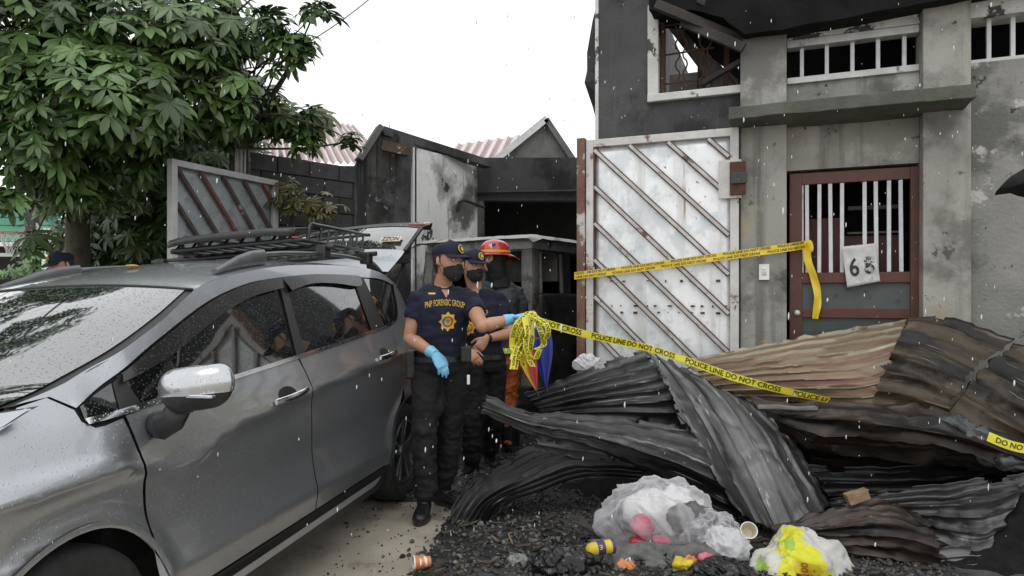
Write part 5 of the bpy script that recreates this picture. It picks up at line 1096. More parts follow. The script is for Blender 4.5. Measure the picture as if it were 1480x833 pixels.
for k in range(-14, 15):
    for no in ((1, 0, 0), (0, 1, 0)): bmesh.ops.bisect_plane(bm, geom=bm.verts[:] + bm.edges[:] + bm.faces[:], plane_co=tuple(c * k * .012 for c in no), plane_no=no)
for v in bm.verts: v.co = onto(bv, skc + rt * v.co.x + upv * v.co.y - vd * .6, vd, .003)
bm_obj('yellow_print', bm, M['yellow'], sk, True)
text_obj('sack_text', '100', lambda x, y: onto(bv, skc + rt * (.035 - y * .045) + upv * (.01 + x * .045) - vd * .6, vd, .007), mat('sack_red', (.40, .12, .01), (.35, .08, .01), 9, .5), sk)
# white sheet of paper/plastic behind the pile by the gate
crumple_bag('plastic_bag', P(848, 527, 4.95), .09, .05, .07, M['film_white'], 'white plastic scrap against the foot of the gate', 3, ridge=.8)

# ================================================================ police tape
M['tape'] = mat('tape', (.72, .66, .03), (.66, .58, .02), 9, .35, coat=.3); M['tape_amber'] = mat('tape_amber', (.76, .55, .012), (.70, .48, .01), 9, .35, coat=.3)
M['tape_ink'] = mat('tape_ink', (.012, .012, .010), (.02, .02, .018), 9, .4)
def ribbon(name, pts, width, ups, m, parent, text=None, tsize=.8, rep=None, toff=0.0, n=60, wave=.004, seed=0, rows=1, flip=False):
    """flat tape through pts; ups = direction of its width at each point"""
    c = crom([tuple(p) for p in pts], n); u = crom([tuple(Vector(q).normalized()) for q in ups], n)
    ln = np.concatenate([[0], np.cumsum(np.linalg.norm(np.diff(c, axis=0), axis=1))]); L = ln[-1]
    def at(s, t, off=0.0):
        s = min(max(s, 0), L - 1e-6); i = min(int(np.searchsorted(ln, s, 'right')) - 1, n - 2); k = (s - ln[i]) / max(ln[i + 1] - ln[i], 1e-9)
        p = Vector(c[i] * (1 - k) + c[i + 1] * k); q = Vector(u[i] * (1 - k) + u[i + 1] * k).normalized(); d = Vector(c[i + 1] - c[i]).normalized()
        nn = q.cross(d).normalized()
        if nn.y > 0: nn = -nn
        return p + q * t * width + nn * (off + wave * noise.noise(Vector((s * 9, t * 1.5, seed))))
    vs = []; ks = 4
    for i in range(n):
        for j in range(ks + 1): vs.append(at(ln[i], j / ks - .5))
    fs = [(i * (ks + 1) + j, i * (ks + 1) + j + 1, (i + 1) * (ks + 1) + j + 1, (i + 1) * (ks + 1) + j) for i in range(n - 1) for j in range(ks)]
    o = mesh_obj(name, vs, fs, m, parent, True)
    if text:
        for r in range(rows):
            bm = text_mesh(text, tsize * width * 1.25); xs = [v.co.x for v in bm.verts]; tw = max(xs) - min(xs); x0 = min(xs)
            for k in range(1, 60): bmesh.ops.bisect_plane(bm, geom=bm.verts[:] + bm.edges[:] + bm.faces[:], plane_co=(x0 + tw * k / 60, 0, 0), plane_no=(1, 0, 0))
            me0 = bpy.data.meshes.new('t'); bm.to_mesh(me0); bm.free()
            s = toff - r * .07
            while s < L:
                yo = (.27 - .5 * r) if rows > 1 else 0
                V = [(s + v.co.x - x0, v.co.y / width + yo) for v in me0.vertices]
                Fc = [f for f in ([q for q in p.vertices] for p in me0.polygons) if all(.004 < V[q][0] < L - .004 for q in f)]
                used = sorted({q for f in Fc for q in f}); mp_ = {q: i for i, q in enumerate(used)}
                if used: mesh_obj('printing', [at(V[q][0], V[q][1], .0022) for q in used], [[mp_[q] for q in f] for f in Fc], M['tape_ink'], o)
                s += tw + (rep or .06)
            bpy.data.meshes.remove(me0)
    return o
t1 = empty('police_tape', FW(fac(838, 400, .25)[0], .25, 1.4), 'amber police tape strung across the gate and tied to the door bars', 'tape')
pts = [FW(fac(830, 399, .24)[0], .24, fac(830, 399, .24)[1]), FW(fac(920, 388, .23)[0], .23, fac(920, 388, .23)[1]), FW(fac(1000, 377, .22)[0], .22, fac(1000, 377, .22)[1]), FW(fac(1080, 367, .2)[0], .2, fac(1080, 366, .2)[1]), FW(fac(1138, 358, .15)[0], .15, fac(1138, 358, .15)[1]), FW(fac(1165, 354, .01)[0], .01, fac(1165, 354, .01)[1])]
ribbon('strip', pts, .058, [Z3] * 6, M['tape_amber'], t1, 'POLICE LINE DO NOT CROSS', .34, .05, .0, 80, rows=2)
def fpt(px, py, wv): s, z = fac(px, py, wv); return FW(s, wv, z)
ribbon('knot', [fpt(1160, 352, .02), fpt(1170, 350, .03), fpt(1172, 362, .035), fpt(1162, 368, .02)], .03, [Z3, Z3 + FE, FE, FE - Z3], M['tape_amber'], t1, n=20)
ribbon('tail', [fpt(1165, 352, .03), fpt(1168, 378, .035), fpt(1176, 400, .03), fpt(1182, 430, .03), fpt(1178, 461, .03)], .052, [FE + FN * .9, FE, FE + FN * .3, FE - FN * .3, FE + FN], M['tape_amber'], t1, n=40, wave=.012, seed=3)
t2 = empty('police_tape', P(775, 462, 4.2), 'yellow police tape stretched from the gloved hand over the debris pile', 'tape')
pts = [P(762, 456, 4.12), P(778, 464, 4.14), P(850, 484, 4.22), P(935, 503, 4.34), P(1000, 524, 4.24), P(1060, 545, 4.12), P(1130, 564, 4.02), P(1198, 579, 3.95)]
u0 = (Z3 + X3 * .2 - Y3 * .1); ribbon('strip', pts, .046, [u0, u0, u0, u0, u0, u0, u0 - Y3 * .4, u0 - Y3 * .8], M['tape'], t2, 'POLICE LINE DO NOT CROSS', .76, .07, -.21, 120)
hd = [((765, 452), (757, 490), (748, 515), (744, 534)), ((763, 452), (752, 475), (752, 505), (757, 530)), ((768, 450), (765, 480), (757, 510), (748, 520)), ((766, 455), (768, 490), (764, 515), (770, 530)), ((770, 452), (782, 480), (786, 498), (775, 505)), ((760, 456), (750, 480), (745, 500), (741, 520)), ((764, 450), (746, 470), (740, 500), (752, 512)), ((770, 455), (760, 500), (772, 520), (780, 505)), ((758, 458), (762, 485), (748, 500), (740, 534)), ((766, 452), (790, 470), (788, 490), (770, 488))]
for i, q in enumerate(hd):
    pts = [P(x, y, 4.14 - .03 * (k % 2) - .015 * i) for k, (x, y) in enumerate(q)]
    ribbon('loose_loop', pts, .036, [X3 + Z3 * .3, X3 + Y3 * .5 * math.sin(i), X3 + Y3 * .6 * math.cos(i * 2), X3 - Y3 * .5], M['tape'], t2, 'POLICE LINE DO NOT CROSS', .62, .06, -.1 * i, 40, .01, i)
t3 = empty('police_tape', P(1432, 634, 3.68), 'loose end of yellow police tape on the melted lumps', 'tape')
ribbon('strip', [P(1428, 631, 3.62), P(1455, 642, 3.6), P(1482, 649, 3.58), P(1520, 655, 3.55)], .05, [Z3 + X3 * .3] * 4, M['tape'], t3, 'DO NOT CROSS POLICE LINE', .62, .07, .04, 30)
# ================================================================ people
M['skin'] = mat('skin', (.40, .205, .125), (.46, .25, .16), 9, .45, sss=.08, bump=.08, bscale=200)
M['hair'] = mat('hair', (.010, .009, .008), (.016, .014, .012), 40, .5, bump=.6, bscale=250)
M['navy'] = mat('navy_cloth', (.010, .011, .026), (.014, .015, .034), 12, .8, bump=.25, bscale=120, spec=.3)
M['black_cloth'] = mat('black_cloth', (.009, .009, .0095), (.017, .017, .0175), 10, .8, bump=.3, bscale=120, spec=.3)
M['boot'] = mat('boot_leather', (.008, .008, .008), (.013, .013, .013), 20, .35, bump=.2, bscale=90)
M['mask'] = mat('mask_cloth', (.010, .010, .011), (.016, .016, .017), 30, .75, bump=.3, bscale=120)
M['glove'] = mat('nitrile', (.16, .44, .66), (.20, .50, .72), 12, .4, bump=.3, bscale=70)
M['eye_white'] = mat('eye_white', (.6, .58, .55), (.55, .52, .5), 10, .2); M['iris'] = mat('iris', (.012, .008, .006), (.02, .012, .01), 10, .1)
M['badge_gold'] = mat('badge_gold', (.68, .46, .05), (.60, .38, .03), 40, .6); M['badge_red'] = mat('badge_red', (.45, .05, .04), (.4, .04, .04), 9, .6); M['badge_blue'] = mat('badge_blue', (.05, .12, .42), (.04, .1, .36), 9, .6); M['badge_green'] = mat('badge_green', (.25, .30, .08), (.2, .28, .08), 9, .6)
M['ff_jacket'] = mat('ff_jacket', (.022, .026, .030), (.035, .040, .046), 12, .7, bump=.5, bscale=60)
M['ff_orange'] = mat('ff_orange', (.50, .12, .02), (.40, .09, .02), 9, .7, bump=.4, spots=[((.12, .035, .015), 14, .55, .65)])
M['hivis'] = mat('hivis', (.55, .70, .05), (.5, .62, .05), 9, .5)
M['helmet_red'] = mat('helmet_red', (.48, .025, .02), (.40, .02, .018), 6, .25, coat=.8, spots=[((.25, .03, .025), 14, .6, .7)])

def remesh(bm, vox, smooth=4, fold=None):
    """fuse overlapping closed pieces into one skin"""
    bmesh.ops.recalc_face_normals(bm, faces=bm.faces)
    me = bpy.data.meshes.new('r'); bm.to_mesh(me); bm.free()
    o = bpy.data.objects.new('r', me); COL.objects.link(o)
    r = o.modifiers.new('r', 'REMESH'); r.mode = 'VOXEL'; r.voxel_size = vox; r.use_smooth_shade = True
    if smooth: s = o.modifiers.new('s', 'SMOOTH'); s.factor = .5; s.iterations = smooth
    bpy.context.view_layer.update()
    m2 = bpy.data.meshes.new_from_object(o.evaluated_get(bpy.context.evaluated_depsgraph_get()))
    bpy.data.objects.remove(o); bpy.data.meshes.remove(me)
    if fold:
        m2.update(); nn = [v.normal.copy() for v in m2.vertices]
        for v, n in zip(m2.vertices, nn): v.co = v.co + n * fold(v.co)
        m2.update()
    return m2
# head shape: rings (z, half width, front, back)
HT = [(-.120, .022, .058, .0), (-.108, .040, .082, .012), (-.085, .054, .090, .045), (-.055, .063, .091, .072), (-.02, .070, .090, .088), (.02, .075, .089, .096), (.05, .076, .090, .098), (.08, .069, .082, .090), (.102, .052, .062, .070), (.114, .028, .034, .040), (.118, .006, .008, .01)]
hw, hfr, hbk = (hermite([h[0] for h in HT], [h[i] for h in HT]) for i in (1, 2, 3))
def headpt(th, z):
    """th = 0 front, +90 deg = person's right"""
    a, b = hw(z), (hfr(z) if math.cos(th) > 0 else hbk(z))
    c, s = math.cos(th), math.sin(th); e = 2.25
    r = 1 / ((abs(s) / max(a, 1e-4))**e + (abs(c) / max(b, 1e-4))**e)**(1 / e)
    td = math.degrees(math.atan2(s, c))
    g_ = lambda x, w_: math.exp(-(x / w_)**2)
    r += .022 * g_(td, 11) * (math.exp(-((z + .030) / .014)**2) if z < -.030 else math.exp(-((z + .030) / .034)**2))
    r -= .012 * (g_(td - 24, 13) + g_(td + 24, 13)) * g_(z - .014, .017)
    r += .005 * g_(z - .036, .012) * g_(td, 42); r += .005 * g_(z + .066, .012) * g_(td, 20); r += .004 * (g_(td - 40, 16) + g_(td + 40, 16)) * g_(z + .018, .02)
    return Vector((s * r, c * r, z))
class Fr:
    """local frame: right, forward, up"""
    def __init__(s, o, f, up=Z3):
        s.o = Vector(o); s.f = Vector(f).normalized(); s.r = s.f.cross(up).normalized(); s.u = s.r.cross(s.f)
    def __call__(s, x, y, z): return s.o + s.r * x + s.f * y + s.u * z
def loft(bm, rings):
    rs = [[bm.verts.new(p) for p in r] for r in rings]; n = len(rs[0])
    for i in range(len(rs) - 1):
        for k in range(n): bm.faces.new((rs[i][k], rs[i][(k + 1) % n], rs[i + 1][(k + 1) % n], rs[i + 1][k]))
    bm.faces.new(rs[0][::-1]); bm.faces.new(rs[-1])
def head_mesh(bm, H):
    loft(bm, [[H(*headpt(2 * math.pi * k / 40, z)) for k in range(40)] for z in np.linspace(-.119, .1175, 40)])
    for s in (-1, 1):
        ellipsoid(bm, H(s * .077, -.008, .0), .008, .019, .032, H.r, (H.f - H.r * s * .4).normalized(), H.u, 12, 8)
def lerp3(pts, n): return [Vector(p) for p in crom([tuple(p) for p in pts], n)]
def hand(bm, wr, kn, pn, side, curl=.35, sc=1.0, grip=False):
    """wr wrist, kn towards knuckles, pn palm normal; side=+1 puts the thumb on (dir x pn) side"""
    wr = Vector(wr); d = (Vector(kn) - wr).normalized(); pn = Vector(pn); pn = (pn - d * pn.dot(d)).normalized(); s = d.cross(pn).normalized() * side
    tube(bm, [wr - d * .03, wr, wr + d * .03 * sc, wr + d * .065 * sc, wr + d * .09 * sc], [(.027, .021), (.028, .020), (.036, .018), (.042, .016), (.039, .012)], 14, pn)
    for i, (off, L, r) in enumerate(((.030, .070, .0088), (.010, .078, .009), (-.010, .073, .0087), (-.029, .058, .0078))):
        b = wr + d * (.082 - .006 * abs(i - 1)) * sc + s * off; c = curl * (1 + .18 * i); pts = [b]; a = .15 + (c * .6 if grip else c * .4)
        dirn = d * math.cos(a) + pn * math.sin(a)
        for k, f_ in enumerate((.46, .31, .23)):
            pts.append(pts[-1] + dirn * L * f_ * sc); a += c * (1.7 if grip else .9); dirn = d * math.cos(a) + pn * math.sin(a)
        tube(bm, [b - d * .02] + pts, [r * 1.05, r * 1.08, r, r * .92, r * .72], 8, pn)
    tb = wr + d * .022 + s * .030; td = (d * .72 + s * .62 + pn * .35).normalized(); td2 = (d * .9 + s * .15 + pn * .45).normalized()
    tube(bm, [tb - td * .02, tb + td * .015, tb + td * .042, tb + td * .042 + td2 * .03, tb + td * .042 + td2 * .048], [.013, .0135, .0108, .0098, .007], 8, pn)

def person(label, J, f, hf, top='navy', legs='black_cloth', glovA=False, glovB=False, gripB=False, palmA=None, palmB=None, group=None, hupt=None, soft=1.0, bare=True, sleeve=.5):
    J = {k: Vector(v) for k, v in J.items()}; f = Vector(f).normalized(); rt = f.cross(Z3).normalized()
    base = (J['ankA'] + J['ankB']) / 2; base.z = 0
    root = empty('person', base, label, 'person', group)
    H = Fr(J['head'], hf, Vector(hupt or (0, 0, 1)))
    pel, neck = J['pel'], J['neck']; ax = neck - pel
    def tor(t, w_, d_, fw=0.0): c = pel + ax * t + f * fw; return [c + rt * (w_ * math.copysign(abs(math.cos(a))**.85, math.cos(a))) + f * (d_ * math.copysign(abs(math.sin(a))**.9, math.sin(a))) for a in np.linspace(0, 2 * math.pi, 28, endpoint=False)]
    # ---- body (one continuous skin)
    bm = bmesh.new(); head_mesh(bm, H)
    tube(bm, [neck - Z3 * .04, neck + Z3 * .01, J['head'] - H.u * .07 - H.f * .012, J['head'] - H.u * .03 - H.f * .015], [(.066, .064), (.057, .057), (.053, .055), (.05, .055)], 18, f)
    loft(bm, [tor(-.12, .12, .09), tor(0, .14, .095), tor(.25, .13, .085), tor(.6, .15, .095, .01), tor(.82, .15, .085), tor(.97, .06, .05)])
    for s in 'AB':
        sh, el, wr = J['sh' + s], J['el' + s], J['wr' + s]
        tube(bm, [sh, sh.lerp(el, .3), sh.lerp(el, .65), el, el.lerp(wr, .22), el.lerp(wr, .6), wr], [.052, .052, .048, .041, .044, .036, (.028, .024)], 14)
        ellipsoid(bm, sh, .055, .055, .055); ellipsoid(bm, el, .041, .041, .041, nu=12, nv=8)
        tube(bm, [J['hip' + s], J['kn' + s], J['ank' + s]], [.075, .052, .042], 12); tube(bm, [pel, J['hip' + s]], .08, 12)
        if not (glovA if s == 'A' else glovB): hand(bm, wr, J['hd' + s], J.get('pn' + s, -f), 1 if s == 'A' else -1, .4)
    me_obj('body', remesh(bm, .0055, 2), M['skin'], root, True)
    for s in 'AB':
        if (glovA if s == 'A' else glovB):
            bm = bmesh.new(); wr = J['wr' + s]; d = (J['hd' + s] - wr).normalized()
            hand(bm, wr, J['hd' + s], J.get('pn' + s, -f), 1 if s == 'A' else -1, .75 if (gripB and s == 'B') else .30, 1.04, gripB and s == 'B')
            fa = (wr - J['el' + s]).normalized(); tube(bm, [wr - fa * .055, wr - fa * .045, wr - fa * .01, wr + fa * .01], [.037, .038, .032, .03], 14)
            me_obj('glove', remesh(bm, .0042, 2), M['glove'], root, True)
    # ---- shirt
    bm = bmesh.new()
    loft(bm, [tor(-.06, .165, .118), tor(.02, .166, .116), tor(.2, .160, .112), tor(.42, .168, .118, .006), tor(.62, .182, .124, .01), tor(.78, .186, .118, .004), tor(.9, .150, .095, -.005), tor(.985, .072, .068, -.005)])
    for s in 'AB':
        sh, el = J['sh' + s], J['el' + s]
        inn = sh + (pel + ax * .80 - sh) * .4
        k = sleeve
        end = sh.lerp(el, k) if k <= 1 else el
        seq = [inn, sh, sh.lerp(end, .5), end]; rad = [.075, .074, .068, .069]
        if k > 1: seq += [el.lerp(J['wr' + s], .5), el.lerp(J['wr' + s], .93)]; rad = [.08, .082, .074, .066, .058, .05]
        tube(bm, seq, rad, 16); ellipsoid(bm, sh + Z3 * .004, .068, .068, .06); ellipsoid(bm, sh.lerp(neck, .45) + Z3 * .012, .075, .06, .045, rt, f, Z3)
    def foldS(p): return .012 * soft * (fbm(Vector((p.x * 5, p.y * 5, p.z * 11)), 3)) + .005 * noise.noise(Vector((p.x * 20, p.y * 20, p.z * 26)))
    shirt = me_obj('shirt' if sleeve <= 1 else 'jacket', remesh(bm, .0085, 5, foldS), M[top], root, True)
    # ---- trousers
    bm = bmesh.new()
    loft(bm, [tor(-.20, .14, .10), tor(-.12, .165, .12), tor(-.02, .160, .115), tor(.04, .158, .112)])
    for s in 'AB':
        hp, kn, an = J['hip' + s], J['kn' + s], J['ank' + s]
        tube(bm, [hp + Z3 * .06, hp, hp.lerp(kn, .35), hp.lerp(kn, .75), kn, kn.lerp(an, .3), kn.lerp(an, .65), an + (kn - an).normalized() * .06, an + (kn - an).normalized() * .01], [(.088, .10), (.098, .11), (.096, .105), (.082, .09), (.077, .082), (.078, .086), (.074, .080), (.075, .080), (.058, .062)], 18, f)
        ellipsoid(bm, hp.lerp(kn, .62) + rt * (.085 if s == 'B' else -.085), .03, .06, .085, rt, f, Z3)      # cargo pocket
    def foldT(p):
        k = 1 + 1.2 * math.exp(-((p.z - .22) / .16)**2) + .7 * math.exp(-((p.z - .52) / .1)**2)
        return k * (.008 * fbm(Vector((p.x * 7, p.y * 7, p.z * 15)), 3) + .004 * noise.noise(Vector((p.x * 26, p.y * 26, p.z * 34))))
    me_obj('trousers', remesh(bm, .0085, 4, foldT), M[legs], root, True)
    # ---- boots
    for s in 'AB':
        an = J['ank' + s]; td = Vector((*J['toe' + s][:2], 0)).normalized(); g0 = Vector((an.x, an.y, 0)); sd = td.cross(Z3)
        bm = bmesh.new()
        tube(bm, [g0 + Z3 * .20, g0 + Z3 * .12, g0 + Z3 * .06 - td * .005], [(.052, .056), (.047, .054), (.046, .06)], 16, td)
        tube(bm, [g0 - td * .065 + Z3 * .045, g0 - td * .05 + Z3 * .045, g0 + td * .03 + Z3 * .055, g0 + td * .11 + Z3 * .042, g0 + td * .17 + Z3 * .036, g0 + td * .195 + Z3 * .032], [(.028, .03), (.040, .04), (.045, .05), (.050, .038), (.045, .032), (.022, .02)], 16, Z3)
        bo = me_obj('boot', remesh(bm, .006, 3), M['boot'], root, True)
        bm = bmesh.new(); ring = []
        for a in np.linspace(0, 2 * math.pi, 28, endpoint=False):
            c, s2 = math.cos(a), math.sin(a); ring.append((.065 + c * .137, s2 * (.052 if c > -.2 else .044)))
        loft(bm, [[g0 + td * x + sd * y + Z3 * z for x, y in ring] for z in (0.002, .026)]); bm_obj('sole', bm, M['black_plastic'], bo)
    # ---- belt
    bm = bmesh.new(); r0 = [tor(-.015, .172, .126), tor(.05, .172, .124)]; loft(bm, r0); belt_ = bm_obj('belt', bm, M['boot'], root, True, 40)
    bm = bmesh.new(); frame_box(bm, pel + ax * .018 + f * .122, rt, f, Z3, -.03, .03, 0, .012, -.022, .022, .004); bm_obj('buckle', bm, M['black_plastic'], belt_)
    return root, H, shirt, (pel, ax, f, rt)
def face(root, H, cap=True, mask=True, capmat='navy', emblem=True):
    for s in (-1, 1):
        e = H(s * .031, .0775, .012)
        bm = bmesh.new(); ellipsoid(bm, e, .0135, .011, .0075, H.r, H.f, H.u, 12, 8); ey = bm_obj('eye', bm, M['eye_white'], root, True)
        bm = bmesh.new(); ellipsoid(bm, e + H.f * .0075, .0058, .005, .0058, H.r, H.f, H.u, 10, 6); bm_obj('iris', bm, M['iris'], ey, True)
        bm = bmesh.new(); tube(bm, [H(*(headpt(math.radians(s * a), z) + headpt(math.radians(s * a), z).normalized() * .0)) for a, z in ((9, .029), (18, .034), (28, .035), (38, .030))], [.003, .004, .0038, .002], 6); bm_obj('eyebrow', bm, M['hair'], root, True)
        bm = bmesh.new(); tube(bm, [H(*(headpt(math.radians(s * a), z) * 1.0)) + H.f * .004 for a, z in ((11, .016), (20, .021), (30, .020), (38, .014))], .0028, 5); bm_obj('eyelid', bm, M['skin'], root, True)
    # hair shell at back and sides
    vs, fs = [], []; A_ = np.linspace(math.radians(84), math.radians(276), 36); Z_ = np.linspace(-.075, .10, 14)
    for z in Z_:
        for a in A_:
            p = headpt(a, z); back = -math.cos(a); lim = -.075 if back > .5 else (-.01 if back < 0.05 else -.01 - .065 * (back - .05) / .45)
            p = headpt(a, max(z, lim)); q = Vector((p.x, p.y, 0)).normalized() * .006; vs.append(H(*(p + q)))
    n = len(A_); fs = [(i * n + j, i * n + j + 1, (i + 1) * n + j + 1, (i + 1) * n + j) for i in range(len(Z_) - 1) for j in range(n - 1)]
    mesh_obj('hair', vs, fs, M['hair'], root, True)
    if mask:
        vs, fs = [], []; A_ = np.linspace(math.radians(-70), math.radians(70), 33); Z_ = np.linspace(-.122, -.024, 17)
        for i, z in enumerate(Z_):
            for a in A_:
                td = abs(math.degrees(a)); t = i / 16
                zz = z if td < 30 else (-.055 + (z + .055) * max(.45, 1 - (td - 30) / 75))
                if t > .99 and td < 15: zz += .010
                p = headpt(a, max(zz, -.108)); d = Vector((p.x, p.y, 0)).normalized(); p = Vector((p.x, p.y, zz)) + d * (.006 + .010 * math.exp(-(td / 30)**2) * math.sin(math.pi * t)**.6 + (.001 * math.sin(i * 2.2)))
                if zz < -.105: p -= d * .012 * ((-.105 - zz) / .02)
                vs.append(H(*p))
        n = 33; fs = [(i * n + j, i * n + j + 1, (i + 1) * n + j + 1, (i + 1) * n + j) for i in range(16) for j in range(n - 1)]
        mk = mesh_obj('face_mask', vs, fs, M['mask'], root, True); mk.modifiers.new('s', 'SOLIDIFY').thickness = -.002
        for s in (-1, 1):
            for zz, z2 in ((-.035, .008), (-.085, -.02)):
                pts = [H(*(headpt(math.radians(s * 70), zz)) * 1) + H.r * s * .004, H(s * .079, .010, (zz + z2) / 2), H(s * .081, -.012, z2 + .01)]
                tube_obj('ear_loop', lerp3(pts, 8), .0016, M['mask'], mk, 5)
    if cap:
        c = M[capmat]; bm = bmesh.new(); rings = []
        for z, g_ in ((.044, .009), (.055, .011), (.07, .013), (.095, .016), (.112, .014), (.122, .010), (.128, .004)):
            r = []
            for k in range(40):
                a = 2 * math.pi * k / 40; p = headpt(a, min(z, .10)); q = Vector((p.x, p.y, 0)); sc_ = (q.length + g_) / max(q.length, .001)
                if z > .1: sc_ *= max(.08, 1 - ((z - .10) / .029)**1.6)
                fr = math.cos(a); r.append(H(q.x * sc_, q.y * sc_, z + (.010 * fr if z > .06 else -.006 * (1 - fr) * .5)))
            rings.append(r)
        loft(bm, rings); cp = bm_obj('cap', bm, c, root, True, 60)
        vs, fs = [], []; nA, nR = 21, 7
        for i in range(nR):
            for j in range(nA):
                a = math.radians(-68 + 136 * j / (nA - 1)); p = headpt(a, .050); q = Vector((p.x, p.y, 0)); q *= (q.length + .009) / q.length
                ext = .072 * (i / (nR - 1)) * max(0, math.cos(a * .95))**.55
                vs.append(H(q.x * (1 + .0 * i), q.y + ext, .050 - .014 * (i / (nR - 1)) - .014 * math.sin(a)**2 * (i / (nR - 1)) - .004))
        fs = [(i * nA + j, i * nA + j + 1, (i + 1) * nA + j + 1, (i + 1) * nA + j) for i in range(nR - 1) for j in range(nA - 1)]
        br = mesh_obj('brim', vs, fs, c, cp, True); br.modifiers.new('s', 'SOLIDIFY').thickness = .004
        if emblem:
            def disc(r, off, m, nm, n=20):
                pts = [H(r * math.cos(a), .089 + .0 + off - .010 * (math.sin(a) * r / .022) - 8 * (r * math.cos(a))**2 * .8, .080 + r * 1.15 * math.sin(a)) + H.f * .016 for a in np.linspace(0, 2 * math.pi, n, endpoint=False)]
                mesh_obj(nm, pts, [tuple(range(n))], m, cp)
            disc(.024, .0, M['badge_gold'], 'emblem'); disc(.017, .003, M[capmat], 'emblem_ring'); disc(.011, .006, M['badge_gold'], 'emblem_centre')
    return H
def chest_print(root, shirt, C, centre, star, width=.245, txt='PNP FORENSIC GROUP'):
    pel, ax, f, rt = C; bv = BVHTree.FromPolygons([v.co for v in shirt.data.vertices], [p.vertices[:] for p in shirt.data.polygons]); dn = -f
    rt2 = -rt      # text reads left to right for a viewer facing the chest
    def pr(c, x, y, off): return onto(bv, c + rt2 * x + Z3 * y + f * .5, dn, off)
    bm = text_mesh(txt, 1.0); xs = [v.co.x for v in bm.verts]; sc_ = width / (max(xs) - min(xs)); bm.free()
    text_obj('lettering', txt, lambda x, y: pr(centre, x * sc_, y * sc_ * 2.3 + .018 * (1 - (x * sc_ / (width / 2))**2), .004), M['badge_gold'], shirt, bold=False)
    def poly(nm, pts, m, off):
        n = len(pts); vs = [pr(star, 0, 0, off)] + [pr(star, x, y, off) for x, y in pts] + [pr(star, x * .5, y * .5, off) for x, y in pts]
        fs = [(0, n + 1 + i, n + 1 + (i + 1) % n) for i in range(n)] + [(n + 1 + i, 1 + i, 1 + (i + 1) % n, n + 1 + (i + 1) % n) for i in range(n)]
        mesh_obj(nm, vs, fs, m, shirt)
    poly('star_badge', [((.057 if k % 2 == 0 else .042) * math.sin(math.pi * k / 8), (.062 if k % 2 == 0 else .045) * math.cos(math.pi * k / 8)) for k in range(16)], M['badge_gold'], .004)
    circ = lambda r, a0=0, a1=360: [(r * math.cos(math.radians(a)), r * math.sin(math.radians(a))) for a in np.linspace(a0, a1, 21)[:-1 if a1 - a0 == 360 else None]]
    poly('star_ring', circ(.034), M['badge_red'], .0055)
    poly('star_ring', [(0, 0)] + circ(.0345, 100, 260), M['badge_blue'], .0065)
    poly('star_centre', circ(.023), M['badge_gold'], .0075); poly('star_centre', circ(.013), M['badge_green'], .0085)
    for x, y in ((-.075, .075),): poly2 = [pr(centre, x + a, y + b, .004) for a, b in ((-.02, -.005), (.02, -.005), (.02, .005), (-.02, .005))]; mesh_obj('name_tape', poly2, [(0, 1, 2, 3)], M['badge_gold'], shirt)
def collar(root, neck, f, shirt):
    rt = f.cross(Z3).normalized(); vs = []; n = 25
    bv = BVHTree.FromPolygons([v.co for v in shirt.data.vertices], [p.vertices[:] for p in shirt.data.polygons])
    tri = [(x * (1 - y), y) for y in np.linspace(0, 1, 9) for x in np.linspace(-1, 1, 7)]
    tv = [onto(bv, neck + rt * (x * .048) + Z3 * (.03 - .105 * y) + f * .5, -f, .0025) for x, y in tri]
    mesh_obj('neck_opening', tv, [(7 * i + j, 7 * i + j + 1, 7 * i + 8 + j, 7 * i + 7 + j) for i in range(8) for j in range(6)], M['skin'], shirt, True)
    for i in range(n):
        a = math.radians(-158 + 316 * i / (n - 1)); d = -f * math.cos(a) + rt * math.sin(a); fr = (1 - math.cos(a)) / 2
        vs += [neck + d * .062 + Z3 * (.038 - .045 * fr), neck + d * (.074 + .01 * fr) + Z3 * (.028 - .062 * fr), neck + d * (.088 + .016 * fr) + Z3 * (-.012 - .085 * fr)]
    o = mesh_obj('collar', vs, [(3 * i + k, 3 * i + k + 1, 3 * i + 4 + k, 3 * i + 3 + k) for i in range(n - 1) for k in range(2)], M['navy'], shirt, True); o.modifiers.new('s', 'SOLIDIFY').thickness = .004

# officer holding the tape
J1 = dict(pel=P(637, 520, 4.32), neck=P(640, 414, 4.31), head=P(647, 378, 4.27), shA=P(605, 433, 4.27), shB=P(680, 436, 4.31), elA=P(592, 489, 4.25), wrA=P(628, 512, 4.06), hdA=P(648, 545, 4.03),
          elB=P(697, 472, 4.12), wrB=P(741, 461, 4.16), hdB=P(768, 454, 4.14), hipA=P(618, 530, 4.32), knA=P(613, 622, 4.25), ankA=P(613, 722, 4.30), hipB=P(655, 530, 4.36), knB=P(652, 612, 4.42), ankB=P(641, 702, 4.55), toeA=(-.05, -1), toeB=(.85, -.5),
          pnA=(-.3, .5, -.5), pnB=(.1, -.25, -.9))
f1 = Vector((.30, -.95, 0)).normalized()
r1, H1, s1, C1 = person('person in navy shirt, cap and mask reaching out with blue gloves to hold tape', J1, f1, (.82, -.57, -.06), glovA=True, glovB=True, gripB=True)
face(r1, H1); chest_print(r1, s1, C1, P(643, 442, 4.2), P(647, 465, 4.2)); collar(r1, J1['neck'] + Z3 * .0, f1, s1)
bm = bmesh.new(); frame_box(bm, P(674, 512, 4.22), X3, Y3, Z3, -.035, .03, -.02, .03, -.05, .05, .01); bm_obj('belt_pouch', bm, M['boot'], r1)
bm = bmesh.new(); frame_box(bm, P(594, 522, 4.30), X3, Y3, Z3, -.03, .03, -.05, .05, -.11, .07, .015); bm_obj('holster', bm, M['boot'], r1)
